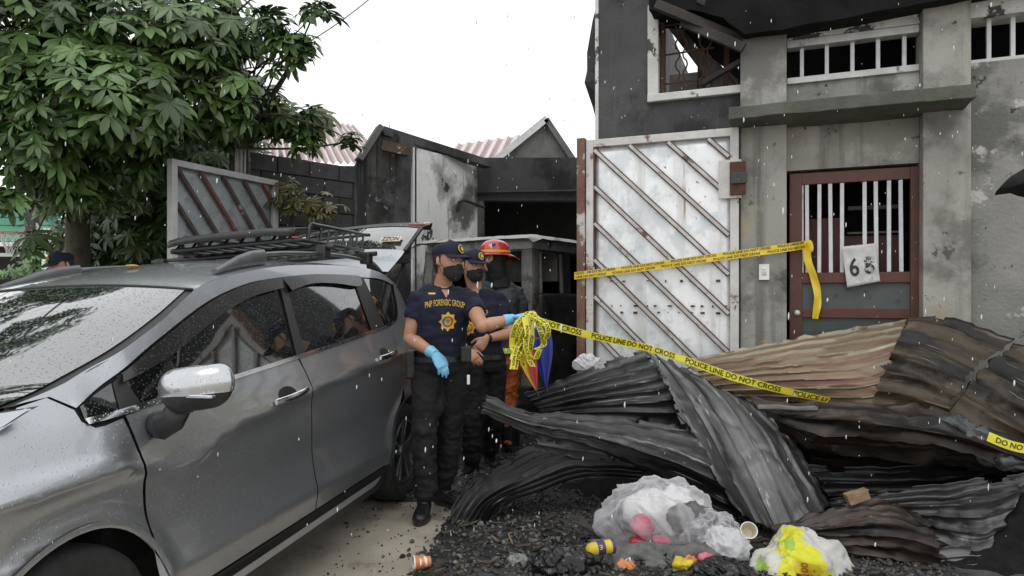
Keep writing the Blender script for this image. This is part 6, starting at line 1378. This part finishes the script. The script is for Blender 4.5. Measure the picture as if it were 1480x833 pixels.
bm = bmesh.new(); frame_box(bm, P(677, 549, 4.20), X3, Y3, Z3, -.009, .009, -.005, .005, -.03, .03, .004); bm_obj('key_fob', bm, M['white'], r1)
# second officer
J2 = dict(pel=P(699, 517, 5.28), neck=P(686, 418, 5.24), head=P(683, 384, 5.19), shA=P(655, 435, 5.15), shB=P(718, 434, 5.28), elA=P(652, 482, 5.12), wrA=P(676, 508, 4.98), hdA=P(688, 520, 4.94),
          elB=P(738, 482, 5.22), wrB=P(703, 490, 5.03), hdB=P(688, 508, 5.0), hipA=P(684, 528, 5.26), knA=P(681, 604, 5.2), ankA=P(682, 671, 5.33), hipB=P(715, 528, 5.32), knB=P(713, 600, 5.36), ankB=P(708, 656, 5.62), toeA=(-.5, -.8), toeB=(.25, -.95), pnA=(0, .8, -.4), pnB=(.2, .8, .3))
f2 = Vector((.12, -.99, 0)).normalized()
r2, H2, s2, C2 = person('person in navy shirt, cap and mask with a bare hand resting at the belt', J2, f2, (.62, -.77, -.12))
face(r2, H2); chest_print(r2, s2, C2, P(682, 453, 5.1), P(677, 474, 5.1)); collar(r2, J2['neck'], f2, s2)
d = (J2['wrB'] - J2['elB']).normalized(); bm = bmesh.new(); tube(bm, [J2['wrB'] - d * .028, J2['wrB'] - d * .006], [(.034, .031), (.033, .03)], 16); bm_obj('wrist_watch', bm, M['black_plastic'], r2, True)
# fire fighter
J3 = dict(pel=P(722, 512, 5.95), neck=P(720, 408, 5.95), head=P(714, 374, 5.92), shA=P(694, 424, 5.9), shB=P(746, 424, 6.0), elA=P(690, 470, 5.85), wrA=P(700, 505, 5.75), hdA=P(706, 520, 5.72), elB=P(757, 468, 6.0), wrB=P(748, 508, 5.9), hdB=P(746, 525, 5.86),
          hipA=P(706, 520, 5.9), knA=P(702, 585, 5.9), ankA=P(700, 648, 5.95), hipB=P(735, 520, 6.0), knB=P(735, 585, 6.0), ankB=P(738, 648, 6.0), toeA=(-.5, -.8), toeB=(.4, -.9))
f3 = Vector((-.35, -.9, 0)).normalized()
r3, H3, s3, C3 = person('person in red fire helmet, dark jacket and orange trousers behind the officers', J3, f3, (-.75, -.45, 0), top='ff_jacket', legs='ff_orange', sleeve=1.2)
face(r3, H3, cap=False, mask=False)
bm = bmesh.new(); rings = []
for z, a, b in ((-.015, .098, .115), (.03, .10, .118), (.06, .098, .115)): rings.append([H3(a * math.sin(t) if math.cos(t) < .55 else a * math.sin(t) * .98, (b if math.cos(t) < 0 else b * .72) * math.cos(t) - .012, z) for t in np.linspace(0, 2 * math.pi, 32, endpoint=False)])
loft(bm, rings)
tube(bm, [J3['neck'] - Z3 * .05, J3['neck'] + Z3 * .03, J3['head'] - H3.u * .05, J3['head'] + H3.u * .0 - H3.f * .02], [(.13, .11), (.10, .095), (.090, .095), (.092, .10)], 20, H3.f)
me_obj('hood', remesh(bm, .008, 3, lambda p: .006 * fbm(p * 14)), M['black_cloth'], r3, True)
bm = bmesh.new(); rings = []
for z, k in ((.03, 1.0), (.06, .99), (.09, .93), (.12, .80), (.14, .60), (.152, .35), (.157, .08)): rings.append([H3(.118 * k * math.sin(t), .142 * k * math.cos(t) - .008, z + .01) for t in np.linspace(0, 2 * math.pi, 36, endpoint=False)])
loft(bm, rings); hm = bm_obj('helmet', bm, M['helmet_red'], r3, True, 60)
vs = []; n = 40
for k in range(n):
    t = 2 * math.pi * k / n; c, s = math.cos(t), math.sin(t); ex = .035 + (.065 if c < 0 else .015) * abs(c)**1.5
    vs += [H3(.116 * s, .14 * c - .008, .043), H3((.116 + ex * .6) * s, (.14 + ex) * c - .008, .03 - (.035 * max(0, -c)**1.5))]
o = mesh_obj('brim', vs, [(2 * k, 2 * ((k + 1) % n), 2 * ((k + 1) % n) + 1, 2 * k + 1) for k in range(n)], M['helmet_red'], hm, True); o.modifiers.new('s', 'SOLIDIFY').thickness = .005
vs = []
for k in range(n): t = 2 * math.pi * k / n; vs += [H3(.1195 * math.sin(t), .1435 * math.cos(t) - .008, .052), H3(.1195 * math.sin(t), .1435 * math.cos(t) - .008, .070)]
mesh_obj('yellow_band', vs, [(2 * k, 2 * ((k + 1) % n), 2 * ((k + 1) % n) + 1, 2 * k + 1) for k in range(n)], M['yellow'], hm, True)
bm = bmesh.new(); ellipsoid(bm, H3(-.09, .055, .115), .018, .018, .018); bm_obj('crest', bm, M['badge_blue'], hm, True)
for s in 'AB':
    an_, kn_ = J3['ank' + s], J3['kn' + s]; bm = bmesh.new(); tube(bm, [an_ + (kn_ - an_) * t for t in (.05, .3, .7, .98)], [(.08, .085), (.085, .09), (.092, .098), (.1, .105)], 18, f3); bm_obj('rubber_boot', bm, M['boot'], r3, True, 50)
def band(root, c, axis, a, b, h, m, ref): bm = bmesh.new(); axis = Vector(axis).normalized(); tube(bm, [c - axis * h, c + axis * h], [(a, b)] * 2, 24, ref); return bm_obj('reflective_band', bm, m, root, True, 40)
band(r3, C3[0] + C3[1] * .06, Z3, .178, .134, .022, M['hivis'], f3); band(r3, C3[0] + C3[1] * .32, Z3, .170, .124, .02, M['hivis'], f3)
for s in 'AB': dd = J3['wr' + s] - J3['el' + s]; band(r3, J3['el' + s].lerp(J3['wr' + s], .62), dd, .070, .070, .018, M['hivis'], f3)
# officer mostly hidden behind the car
o4 = P(97, 430, 6.1); o4.z = 0
def q(x, y, z): return o4 + Vector((x, y, z))
J4 = dict(pel=q(0, 0, .96), neck=q(0, .0, 1.49), head=q(-.03, -.02, 1.665), shA=q(-.17, 0, 1.36), shB=q(.17, 0, 1.36), elA=q(-.22, .02, 1.08), wrA=q(-.2, -.1, .86), hdA=q(-.2, -.14, .75), elB=q(.22, .02, 1.08), wrB=q(.2, -.1, .86), hdB=q(.2, -.14, .75),
          hipA=q(-.09, 0, .9), knA=q(-.1, -.02, .5), ankA=q(-.11, 0, .1), hipB=q(.09, 0, .9), knB=q(.1, -.02, .5), ankB=q(.11, 0, .1), toeA=(-.2, -1), toeB=(.2, -1))
r4, H4, s4, C4 = person('person in a navy cap standing behind the grey car under the tree', J4, (-.4, -.9, 0), (-.55, -.83, -.30), soft=.6)
face(r4, H4, mask=True)
# ---------------------------------------------------------------- furled umbrella carried by the group
M['umb_blue'] = mat('umb_blue', (.02, .035, .28), (.015, .025, .2), 9, .5); M['umb_red'] = mat('umb_red', (.42, .03, .03), (.35, .02, .02), 9, .5); M['umb_green'] = mat('umb_green', (.03, .26, .10), (.02, .2, .08), 9, .5); M['umb_yel'] = mat('umb_yel', (.65, .42, .04), (.6, .36, .03), 9, .5)
def furled(label, top, tip, mats, r=.05, off=0):
    g_ = empty('umbrella', tip, label, 'umbrella'); top, tip = Vector(top), Vector(tip); ax = (tip - top); L = ax.length; ax.normalize(); s = ax.cross(Y3).normalized(); t = ax.cross(s)
    for k in range(8):
        bm = bmesh.new(); rows = []
        for i in range(12):
            x = i / 11; rr_ = r * (.55 + .9 * math.sin(math.pi * min(x * .75 + .18, 1))) * (1 - x**3 * .9); row = []
            for j in range(6):
                a = 2 * math.pi * (k + j / 5) / 8 + x * .5 + off; rj = rr_ * (1 - .28 * math.sin(math.pi * j / 5)); row.append(bm.verts.new(top + ax * (L * x) + (s * math.cos(a) + t * math.sin(a)) * rj))
            rows.append(row)
        for i in range(11):
            for j in range(5): bm.faces.new((rows[i][j], rows[i][j + 1], rows[i + 1][j + 1], rows[i + 1][j]))
        bm_obj('panel', bm, M[mats[k % len(mats)]], g_, True)
    tube_obj('shaft', [top - ax * .04, tip + ax * .03], .006, M['black_plastic'], g_, 8)
furled('furled blue umbrella hanging point down behind the tape bundle', P(778, 462, 4.55), P(790, 560, 4.5), ['umb_blue'], .055)
furled('furled umbrella with red, yellow and green panels behind the tape bundle', P(752, 490, 4.5), P(776, 566, 4.42), ['umb_red', 'umb_yel', 'umb_red', 'umb_green', 'umb_yel'], .045, .6)
# open black umbrella reaching into the frame on the right
ub = empty('umbrella', P(1560, 300, 3.4), 'open black umbrella whose rim tip shows beside the concrete wall', 'umbrella')
ucn = P(1562, 225, 3.3); bm = bmesh.new(); n = 8; rings = []
for r_, z in ((.02, .0), (.12, -.012), (.22, -.045), (.30, -.10), (.345, -.155)):
    rings.append([bm.verts.new(ucn + Vector((r_ * math.cos(a) * (1 - .06 * math.sin(4 * a)**2 * (r_ > .1)), r_ * math.sin(a) * (1 - .06 * math.sin(4 * a)**2 * (r_ > .1)), z + .02 * math.sin(4 * a)**2 * r_ / .35))) for a in np.linspace(0, 2 * math.pi, 32, endpoint=False)])
for i in range(4):
    for k in range(32): bm.faces.new((rings[i][k], rings[i][(k + 1) % 32], rings[i + 1][(k + 1) % 32], rings[i + 1][k]))
bm.faces.new(rings[0]); o = bm_obj('canopy', bm, M['black_cloth'], ub, True); o.modifiers.new('s', 'SOLIDIFY').thickness = .002
tube_obj('shaft', [ucn + Z3 * .04, ucn - Z3 * .62], .006, M['alu'], ub)
# ================================================================ burnt van in the driveway
M['van_burnt'] = mat('van_burnt', (.028, .028, .027), (.075, .073, .070), 3, .6, metal=.3, bump=.5, bscale=30, spots=[((.20, .195, .185), 2.6, .60, .72), ((.018, .017, .016), 2.0, .52, .66), ((.12, .07, .045), 5, .68, .75)])
M['van_ash'] = mat('van_ash', (.10, .098, .093), (.20, .195, .185), 3, .7, bump=.4, spots=[((.03, .03, .028), 2.2, .50, .60), ((.12, .065, .04), 4, .62, .68)])
M['van_roof'] = mat('van_roof', (.30, .30, .29), (.42, .42, .41), 3, .6, bump=.3, spots=[((.06, .06, .058), 3, .48, .62)])
vc = P(771, 336, 6.6); vL = Vector((-.84, .54, 0)).normalized(); vR = Vector((.54, .84, 0)).normalized(); vO = Vector((vc.x, vc.y, 0)); vz = vc.z
van = empty('burnt_van', vO, 'burnt out boxy van with empty windows behind the firefighter', 'van')
def vb(nm, a0, a1, b0, b1, z0, z1, m='van_burnt', bev=.01, par=van):
    bm = bmesh.new(); frame_box(bm, Vector(), X3, Y3, Z3, a0, a1, b0, b1, z0, z1, bev)
    for v in bm.verts:      # sides lean in towards the roof
        k = .14 * max(0, v.co.z - 1.05); x, y = v.co.x + (WV / 2 - v.co.x) * k, v.co.y + (LV / 2 - v.co.y) * k * .6; v.co = vO + vL * x + vR * y + Z3 * v.co.z
    return bm_obj(nm, bm, M[m], par)
WV, LV = 1.55, 3.6
def v_ex(x, w_): return max(0, abs(x / w_ * 2 - 1) - .9) / .1 if True else 0
rf = vb('roof', -.02, WV, -.02, LV, vz - .16, vz - .004, 'van_roof', .075)
bm = bmesh.new(); bmesh.ops.create_grid(bm, x_segments=24, y_segments=40, size=1)
for v in bm.verts: x, y = (v.co.x + 1) / 2 * WV, (v.co.y + 1) / 2 * LV; v.co = vO + vL * x + vR * y + Z3 * (vz + .006 - .012 * abs(fbm((x * 2, y * 2, 3))) - .05 * (abs(v_ex(x, WV)) + abs(v_ex(y, LV))))
bm_obj('roof_skin', bm, M['van_roof'], van, True)
for a in (-.005, WV - .155): vb('corner_pillar', a, a + .16, -.005, .16, .45, vz - .10, 'van_ash', .05)
vb('cross_rail', .09, WV - .09, .01, .06, vz - .17, vz - .057); vb('door_frame', .62, .74, .0, .06, .5, vz - .1, 'van_burnt', .02)
vb('lower_panel', .09, WV - .09, .012, .05, .40, .80)
vb('bumper', -.02, WV + .02, -.10, .0, .38, .52, 'soot')
for b in (.66, 1.75, LV - .2): vb('side_pillar', 0, .06, b, b + .2, .45, vz - .1, 'van_burnt', .02)
vb('side_rail', .0, .05, .09, LV, vz - .16, vz - .057); vb('side_panel', -.01, .05, .16, LV - .1, .42, 1.42, 'van_burnt', .03)
for z in (1.05,): vb('side_rib', -.014, -.001, .10, LV - .2, z, z + .03)
vb('window_frame', -.004, .03, .17, .20, 1.42, vz - .17, 'van_ash', .01); vb('window_frame', -.004, .03, .62, .66, 1.42, vz - .17, 'van_ash', .01)
vb('far_side', WV - .05, WV, .09, LV, .42, vz - .06, 'soot'); vb('floor', .05, WV - .05, .06, LV, .38, .44, 'soot'); vb('back_wall', .05, WV - .05, LV - .05, LV, .44, vz - .06, 'soot')
vb('seat_frame', .3, 1.2, 1.2, 1.3, .45, 1.3, 'soot'); vb('hanging_liner', .1, 1.3, .7, .76, 1.55, vz - .06, 'ash')
for a in (.0, WV - .2):
    for b in (.7, 2.9):
        c = vO + vL * (a + .1) + vR * b + Z3 * .31; wh = empty('wheel', c); wh.parent = van; wh.matrix_parent_inverse = wm(van).inverted()
        bm = bmesh.new(); tube(bm, [c - vL * .1, c - vL * .09, c + vL * .09, c + vL * .1], [.27, .31, .31, .27], 24); bm_obj('tyre', bm, M['soot'], wh)
        bm = bmesh.new(); tube(bm, [c - vL * .104, c + vL * .104], .17, 20); bm_obj('rim', bm, M['van_burnt'], wh)
# ================================================================ tree with palmate leaves
M['bark'] = mat('bark', (.045, .038, .028), (.085, .072, .055), 8, .9, bump=.8, bscale=35)
def leaf_mat(nm, a, b, attr=None, rnd=0.): return mat(nm, a, b, 1.2, .30, rough2=.5, spec=.55, attr=attr, rnd=rnd, bump=.15, bscale=40)
M['leaf'] = leaf_mat('leaf', (.048, .100, .026), (.088, .150, .038), attr='tone'); M['leaf_near'] = leaf_mat('leaf_near', (.056, .116, .030), (.098, .165, .044), rnd=.45)
M['leaf_dry'] = leaf_mat('leaf_dry', (.16, .13, .035), (.10, .11, .035), attr='tone')
def leaf_geom(seed, nl=7):
    rl = random.Random(seed); V, Fc = [], []
    for k in range(nl):
        a = math.radians(-125 + 250 * k / (nl - 1) + rl.uniform(-9, 9)); L = (1 - .30 * abs(k - (nl - 1) / 2) / (nl / 2)) * rl.uniform(.85, 1.08); W = L * rl.uniform(.135, .175); dr = rl.uniform(.25, .6); b = len(V)
        d = Vector((math.sin(a), math.cos(a), 0)); s = Vector((d.y, -d.x, 0))
        for t, w_ in ((.04, .10), (.3, .62), (.58, 1.0), (.8, .78), (.93, .38)):
            c = d * (L * t) + Z3 * (-dr * L * t * t * .6)
            V += [c - s * (W * w_) + Z3 * W * w_ * .30, c, c + s * (W * w_) + Z3 * W * w_ * .30]
        V.append(d * L * 1.0 + Z3 * (-dr * L * .62)); e = len(V) - 1
        for i in range(4):
            for j in range(2): Fc.append((b + 3 * i + j, b + 3 * i + j + 1, b + 3 * i + 4 + j, b + 3 * i + 3 + j))
        Fc += [(b + 12, b + 13, e), (b + 13, b + 14, e)]
    b = len(V); V += [Vector((-.012, 0, 0)), Vector((.012, 0, 0)), Vector((.012, -.55, .12)), Vector((-.012, -.55, .12))]; Fc.append((b, b + 1, b + 2, b + 3))
    return V, Fc
LG = [leaf_geom(s, n_) for s, n_ in ((1, 7), (2, 7), (3, 8), (4, 6), (5, 7), (6, 5))]
LM = []
for V, Fc in LG:
    me = bpy.data.meshes.new('leaf'); me.from_pydata([tuple(v) for v in V], [], Fc); me.materials.append(M['leaf_near']); me.polygons.foreach_set('use_smooth', [True] * len(me.polygons)); LM.append(me)
rt_ = random.Random(11)
tb = P(112, 430, 8.0); tb.z = 0
tree = empty('broadleaf_tree', tb, 'large leafy tree with palmate leaves spreading behind the grey car', 'tree')
fork = P(118, 250, 8.0)
trunk = tube_obj('trunk', [tb, tb + Vector((.02, 0, .9)), P(112, 330, 8.0), fork, P(135, 190, 7.8), P(150, 120, 7.6), P(170, 20, 7.4)], [.17, .14, .125, .12, .10, .07, .04], M['bark'], tree, 12)
blobs = [(60, 50, 6.0, 110, 85, 200), (195, 60, 6.2, 125, 85, 240), (305, 50, 6.8, 80, 70, 120), (130, 150, 5.8, 140, 75, 230), (285, 140, 6.6, 95, 58, 190), (35, 185, 5.6, 75, 70, 120), (175, 222, 6.5, 75, 42, 120), (85, 255, 6.2, 60, 45, 70),
         (365, 155, 7.2, 45, 38, 70), (325, 190, 7.6, 45, 22, 50), (405, 182, 7.4, 34, 20, 30), (8, 290, 5.2, 24, 16, 12), (20, 110, 7.5, 120, 90, 130), (230, 100, 7.8, 150, 105, 160), (-130, 60, 5.8, 120, 90, 110), (-300, -20, 5.2, 150, 110, 120), (-260, 160, 5.4, 90, 60, 60), (-480, -120, 4.8, 160, 110, 90), (-150, -220, 5.0, 160, 90, 90), (120, 260, 7.6, 90, 60, 90), (420, 175, 7.2, 40, 22, 26), (455, 170, 7.2, 25, 18, 14), (440, 205, 7.2, 22, 20, 12), (505, 205, 7.3, 14, 16, 6),
         (455, 18, 6.4, 22, 12, 8), (412, 62, 6.4, 32, 14, 12), (432, 80, 6.4, 18, 14, 8), (392, 30, 6.5, 28, 18, 10), (395, 95, 6.5, 8, 14, 3), (445, 60, 6.4, 10, 14, 4), (50, 345, 6.5, 22, 25, 8)]
leaves = []
for (px, py, Y, rx, ry, n_) in blobs:
    c = P(px, py, Y); ax_, az_ = rx * Y / F, ry * Y / F; ay_ = (ax_ + az_) * .45
    for _ in range(int(n_ * 1.5)):
        while True:
            v = Vector((rt_.uniform(-1, 1), rt_.uniform(-1, 1), rt_.uniform(-1, 1)))
            if v.length < 1 and (v.length > .45 or n_ < 30): break
        p = c + Vector((v.x * ax_, v.y * ay_, v.z * az_)); leaves.append((p, Vector((v.x * .7, v.y * .7 - .25, v.z * .6 + .75)), rt_.uniform(.11, .25), n_))
def leaf_xf(p, nrm, s):
    z = (nrm + Vector((rt_.uniform(-.5, .5), rt_.uniform(-.5, .5), rt_.uniform(-.3, .3)))).normalized(); hd = Vector((rt_.uniform(-1, 1), rt_.uniform(-1, .4), rt_.uniform(-.6, .1)))
    y = (hd - z * hd.dot(z)).normalized(); x = y.cross(z); m = Matrix((x, y, z)).transposed() * s
    return Matrix.Translation(p) @ m.to_4x4()
def pix(p): return 740 + p.x / p.y * F, YH - (p.z - CH) / p.y * F
leaves.sort(key=lambda l: l[0].y - (.0 if l[3] > 30 else .3) + rt_.uniform(0, .6))
V, Fc, Tn = [], [], []; nn = 0; crown = None; near = []
for (p, nv_, s, n_) in leaves:
    mt = leaf_xf(p, nv_, s); k = rt_.randrange(len(LG)); x, y = pix(p)
    if nn < 300 and -20 < x < 530 and -20 < y < 400: near.append((k, mt)); nn += 1; continue
    b = len(V); V += [mt @ v for v in LG[k][0]]; Fc += [tuple(b + q for q in f) for f in LG[k][1]]
    t = rt_.choice((.55, .7, .85, 1, 1.15, 1.4)); yl = 1.9 if rt_.random() < .03 else 1; Tn += [(t * yl, t * (1.2 if yl > 1 else 1), t * .9, 1)] * len(LG[k][0])
crown = mesh_obj('crown', V, Fc, M['leaf'], tree, True); crown['kind'] = 'stuff'
ca = crown.data.color_attributes.new('tone', 'FLOAT_COLOR', 'POINT'); ca.data.foreach_set('color', np.array(Tn, 'f').ravel())
for k, mt in near:
    o = bpy.data.objects.new('leaf', LM[k]); o.matrix_basis = mt; link(o, crown)
for (px, py, Y, rx, ry, n_) in blobs:
    c = P(px, py, Y); st_ = fork if px < 330 else P(345, 215, 7.3); mid = st_.lerp(c, .5) + Vector((rt_.uniform(-.15, .15), rt_.uniform(-.1, .1), rt_.uniform(-.05, .2)))
    pts = lerp3([st_, mid, c, c + (c - mid) * .5 * min(1, rx / 60)], 14); tube_obj('branch', pts, [.045 - .038 * i / 13 if n_ > 60 else .014 - .009 * i / 13 for i in range(14)], M['bark'], trunk, 6)
for a, b_, c_ in (((345, 120), (400, 75), (455, 20)), ((345, 90), (375, 40), (400, 28)), ((345, 170), (400, 165), (460, 172)), ((400, 165), (470, 185), (508, 205)), ((345, 150), (395, 80), (430, 80))):
    tube_obj('twig', lerp3([P(*a, 7.0), P(*b_, 6.7), P(*c_, 6.5 if c_[1] < 150 else 7.25)], 12), [.012 - .0007 * i for i in range(12)], M['bark'], trunk, 5)
# small leaf helper for shrubs
def shrub(label, blobs_, m, seed, smin, smax, tone=(.6, .8, 1, 1.2), stems=()):
    rl = random.Random(seed); V, Fc, Tn = [], [], []; base = P(blobs_[0][0], 430, blobs_[0][2]); base.z = 0; g_ = empty('shrub', base, label, 'shrub')
    for (px, py, Y, rx, ry, n_) in blobs_:
        c = P(px, py, Y); ax_, az_ = rx * Y / F, ry * Y / F
        for _ in range(n_):
            v = Vector((rl.gauss(0, .5), rl.gauss(0, .45), rl.gauss(0, .5))); p = c + Vector((v.x * ax_, v.y * min(ax_, .5), v.z * az_)); mt = leaf_xf(p, Vector((v.x * .6, v.y - .4, .8)), rl.uniform(smin, smax)); k = rl.randrange(len(LG))
            b = len(V); V += [mt @ q for q in LG[k][0]]; Fc += [tuple(b + q for q in f) for f in LG[k][1]]; t = rl.choice(tone); Tn += [(t, t, t, 1)] * len(LG[k][0])
        if stems is not None: tube_obj('stem', [Vector((base.x, base.y, 0)), c.lerp(Vector((base.x, base.y, c.z)), .6) - Z3 * .3, c], [.02, .014, .006], M['bark'], g_, 6)
    o = mesh_obj('foliage', V, Fc, M[m], g_, True); o['kind'] = 'stuff'; ca = o.data.color_attributes.new('tone', 'FLOAT_COLOR', 'POINT'); ca.data.foreach_set('color', np.array(Tn, 'f').ravel())
shrub('dense dark shrub growing behind the trunk beside the grey gate leaf', [(185, 320, 9.0, 75, 50, 260), (280, 225, 8.6, 70, 28, 170), (335, 235, 8.8, 40, 22, 70), (300, 200, 8.8, 70, 25, 120), (225, 270, 8.6, 60, 60, 200), (150, 300, 9.4, 80, 60, 200), (130, 370, 9.2, 60, 40, 140), (210, 360, 8.8, 60, 30, 120), (195, 250, 9.3, 110, 40, 160)], 'leaf', 5, .16, .26, (.5, .7, .8, 1.0))
shrub('yellowing plant climbing on the block wall over the car roof', [(425, 290, 7.5, 30, 18, 26), (455, 298, 7.5, 26, 16, 20), (415, 270, 7.6, 20, 12, 8), (468, 305, 7.5, 14, 10, 8)], 'leaf_dry', 6, .10, .15)
shrub('bright green bush beside the basketball post', [(58, 372, 11, 16, 25, 60), (30, 395, 11, 25, 10, 40), (50, 350, 11.2, 10, 20, 30)], 'leaf', 7, .10, .18, (1.3, 1.6, 1.9))
# ================================================================ far left: court and shed
M['green_wall'] = mat('green_wall', (.10, .33, .235), (.12, .37, .27), 3, .7, bump=.2, spots=[((.07, .25, .18), 4, .55, .7)])
M['hoop'] = mat('hoop', (.50, .10, .07), (.42, .08, .06), 8, .5); M['net'] = mat('net', (.6, .6, .58), (.5, .5, .5), 9, .8)
sh = empty('green_shed', P(30, 430, 14), 'green walled shed with a white gutter behind the basketball hoop', 'shed')
def pbox(nm, pa, pb, Y, dpt, m, par):
    a, b = P(*pa, Y), P(*pb, Y); bm = bmesh.new(); box(bm, min(a.x, b.x), max(a.x, b.x), Y, Y + dpt, min(a.z, b.z), max(a.z, b.z), .004); return bm_obj(nm, bm, m, par)
for i in range(5): pbox('wall_board', (-60, 292 + i * 11.5), (70, 302.6 + i * 11.5), 14, .4, M['green_wall'], sh)
pbox('gutter', (-60, 350), (72, 356), 13.9, .2, M['white'], sh); pbox('gap_shade', (-60, 357), (72, 475), 14.2, .3, M['soot'], sh); pbox('rail', (-60, 366), (72, 371), 13.8, .1, M['frame_grey'], sh); pbox('rail', (-60, 393), (72, 398), 13.8, .1, M['frame_grey'], sh)  # panel below the gutter is black to paint the shaded gap
pbox('roof', (-70, 284), (80, 291), 13.8, 1.0, M['alu'], sh)
hp = empty('basketball_hoop', P(42, 430, 11), 'orange basketball rim with white net on a black post', 'basketball hoop')
pp_ = P(43, 430, 11); bm = bmesh.new(); box(bm, pp_.x - .075, pp_.x + .075, 11, 11.15, 0, P(0, 303, 11).z, .01); bm_obj('post', bm, M['black_paint'], hp)
bm = bmesh.new(); bar(bm, P(50, 322, 11.05), P(66, 352, 11.05), .05, .05); bm_obj('brace', bm, M['frame_grey'], hp)
rc = P(22, 337, 10.9); bm = bmesh.new(); rg = [rc + Vector((.225 * math.cos(a), .225 * math.sin(a), 0)) for a in np.linspace(0, 2 * math.pi, 33)]; tube(bm, rg, .012, 6); bm_obj('rim', bm, M['hoop'], hp, True)
bm = bmesh.new(); bar(bm, rc + X3 * .2, pp_.xy.to_3d() + Z3 * rc.z, .08, .04); bm_obj('bracket', bm, M['hoop'], hp)
bm = bmesh.new()
for k in range(12):
    for sgn in (-1, 1):
        pts = [rc + Vector((r_ * math.cos(2 * math.pi * k / 12 + sgn * q_), r_ * math.sin(2 * math.pi * k / 12 + sgn * q_), z)) for r_, z, q_ in ((.22, 0, 0), (.19, -.1, .26), (.15, -.2, .52), (.12, -.28, .78), (.11, -.34, 1.0))]; tube(bm, pts, .006, 4)
nt_ = bm_obj('net', bm, M['net'], hp); nt_['kind'] = 'stuff'
st2 = empty('metal_stairs', P(80, 430, 10), 'white slatted metal stair screen beside the tree trunk', 'stairs')
for i in range(9): bm = bmesh.new(); bar(bm, P(66, 352 + i * 6.2, 10), P(92, 345 + i * 6.2, 9.7), .06, .03); bm_obj('slat', bm, M['white'], st2)
for x in (64, 71): bm = bmesh.new(); bar(bm, P(x, 410, 10), P(x + 2, 330, 10), .06, .05, Y3); bm_obj('post', bm, M['white'], st2)
# service pipes, wires
pl_ = empty('service_pipes', P(347, 430, 7.5), 'grey electrical conduits rising above the grey gate leaf', 'pipe')
for x, y0, r_ in ((343, 70, .028), (349, 60, .018), (354, 78, .012)): tube_obj('conduit', [Vector((P(x, 250, 7.5).x, 7.5, 1.6)), P(x, 250, 7.5), P(x + 1, y0, 7.5)], r_, M['frame_grey'], pl_)
for lb, a, b in (('black cable running out of the tree over the street', (-60, -40, 5.6), (-900, -260, 3.5)), ('thin black cable sagging in front of the tree top', (60, 28, 5.5), (330, -12, 6.5)), ('second black cable slung from the conduits past the roof', (350, 110, 7.5), (600, -60, 9))):
    pa, pb_ = P(*a), P(*b); pts = [pa.lerp(pb_, t) - Z3 * .15 * math.sin(math.pi * t) for t in np.linspace(0, 1, 16)]; tag(tube_obj('cable', pts, .007, M['black_plastic'], None, 5), lb, 'cable')
# ================================================================ falling rain
M['rain'] = mat('rain_drop', (.82, .84, .86), (.82, .84, .86), 3, .2, trans=.3)
rr = random.Random(21); V, Fc = [], []
oc = [(1, 0, 0), (0, 1, 0), (-1, 0, 0), (0, -1, 0), (.6, 0, .8), (0, .6, .8), (-.6, 0, .8), (0, -.6, .8), (.6, 0, -.8), (0, .6, -.8), (-.6, 0, -.8), (0, -.6, -.8), (0, 0, 1.15), (0, 0, -1.15)]
of = [(0, 1, 5, 4), (1, 2, 6, 5), (2, 3, 7, 6), (3, 0, 4, 7), (0, 8, 9, 1), (1, 9, 10, 2), (2, 10, 11, 3), (3, 11, 8, 0), (4, 5, 12), (5, 6, 12), (6, 7, 12), (7, 4, 12), (8, 13, 9), (9, 13, 10), (10, 13, 11), (11, 13, 8)]
cnt = 0
while cnt < 1100:
    Y = .9 + 5.2 * rr.random()**.62; p = P(rr.uniform(-150, 1630), rr.uniform(-120, 800), Y)
    if p.z < .05 or (p.x < -.7 and Y > 1.6 and p.z < 1.7 and p.x > -3.2 and Y < 5.8): continue
    r_ = rr.choice((.0012, .0014, .0016, .0019, .0026)) * (1 if Y > 1.6 else .7); b = len(V); k = rr.uniform(1.8, 4.5)
    V += [p + Vector((x * r_ + z * r_ * .15, y * r_, z * r_ * k)) for x, y, z in oc]; Fc += [tuple(b + q for q in f) for f in of]; cnt += 1
tag(mesh_obj('rain', V, Fc, M['rain'], None, True), 'falling rain drops', 'rain', kind='stuff')
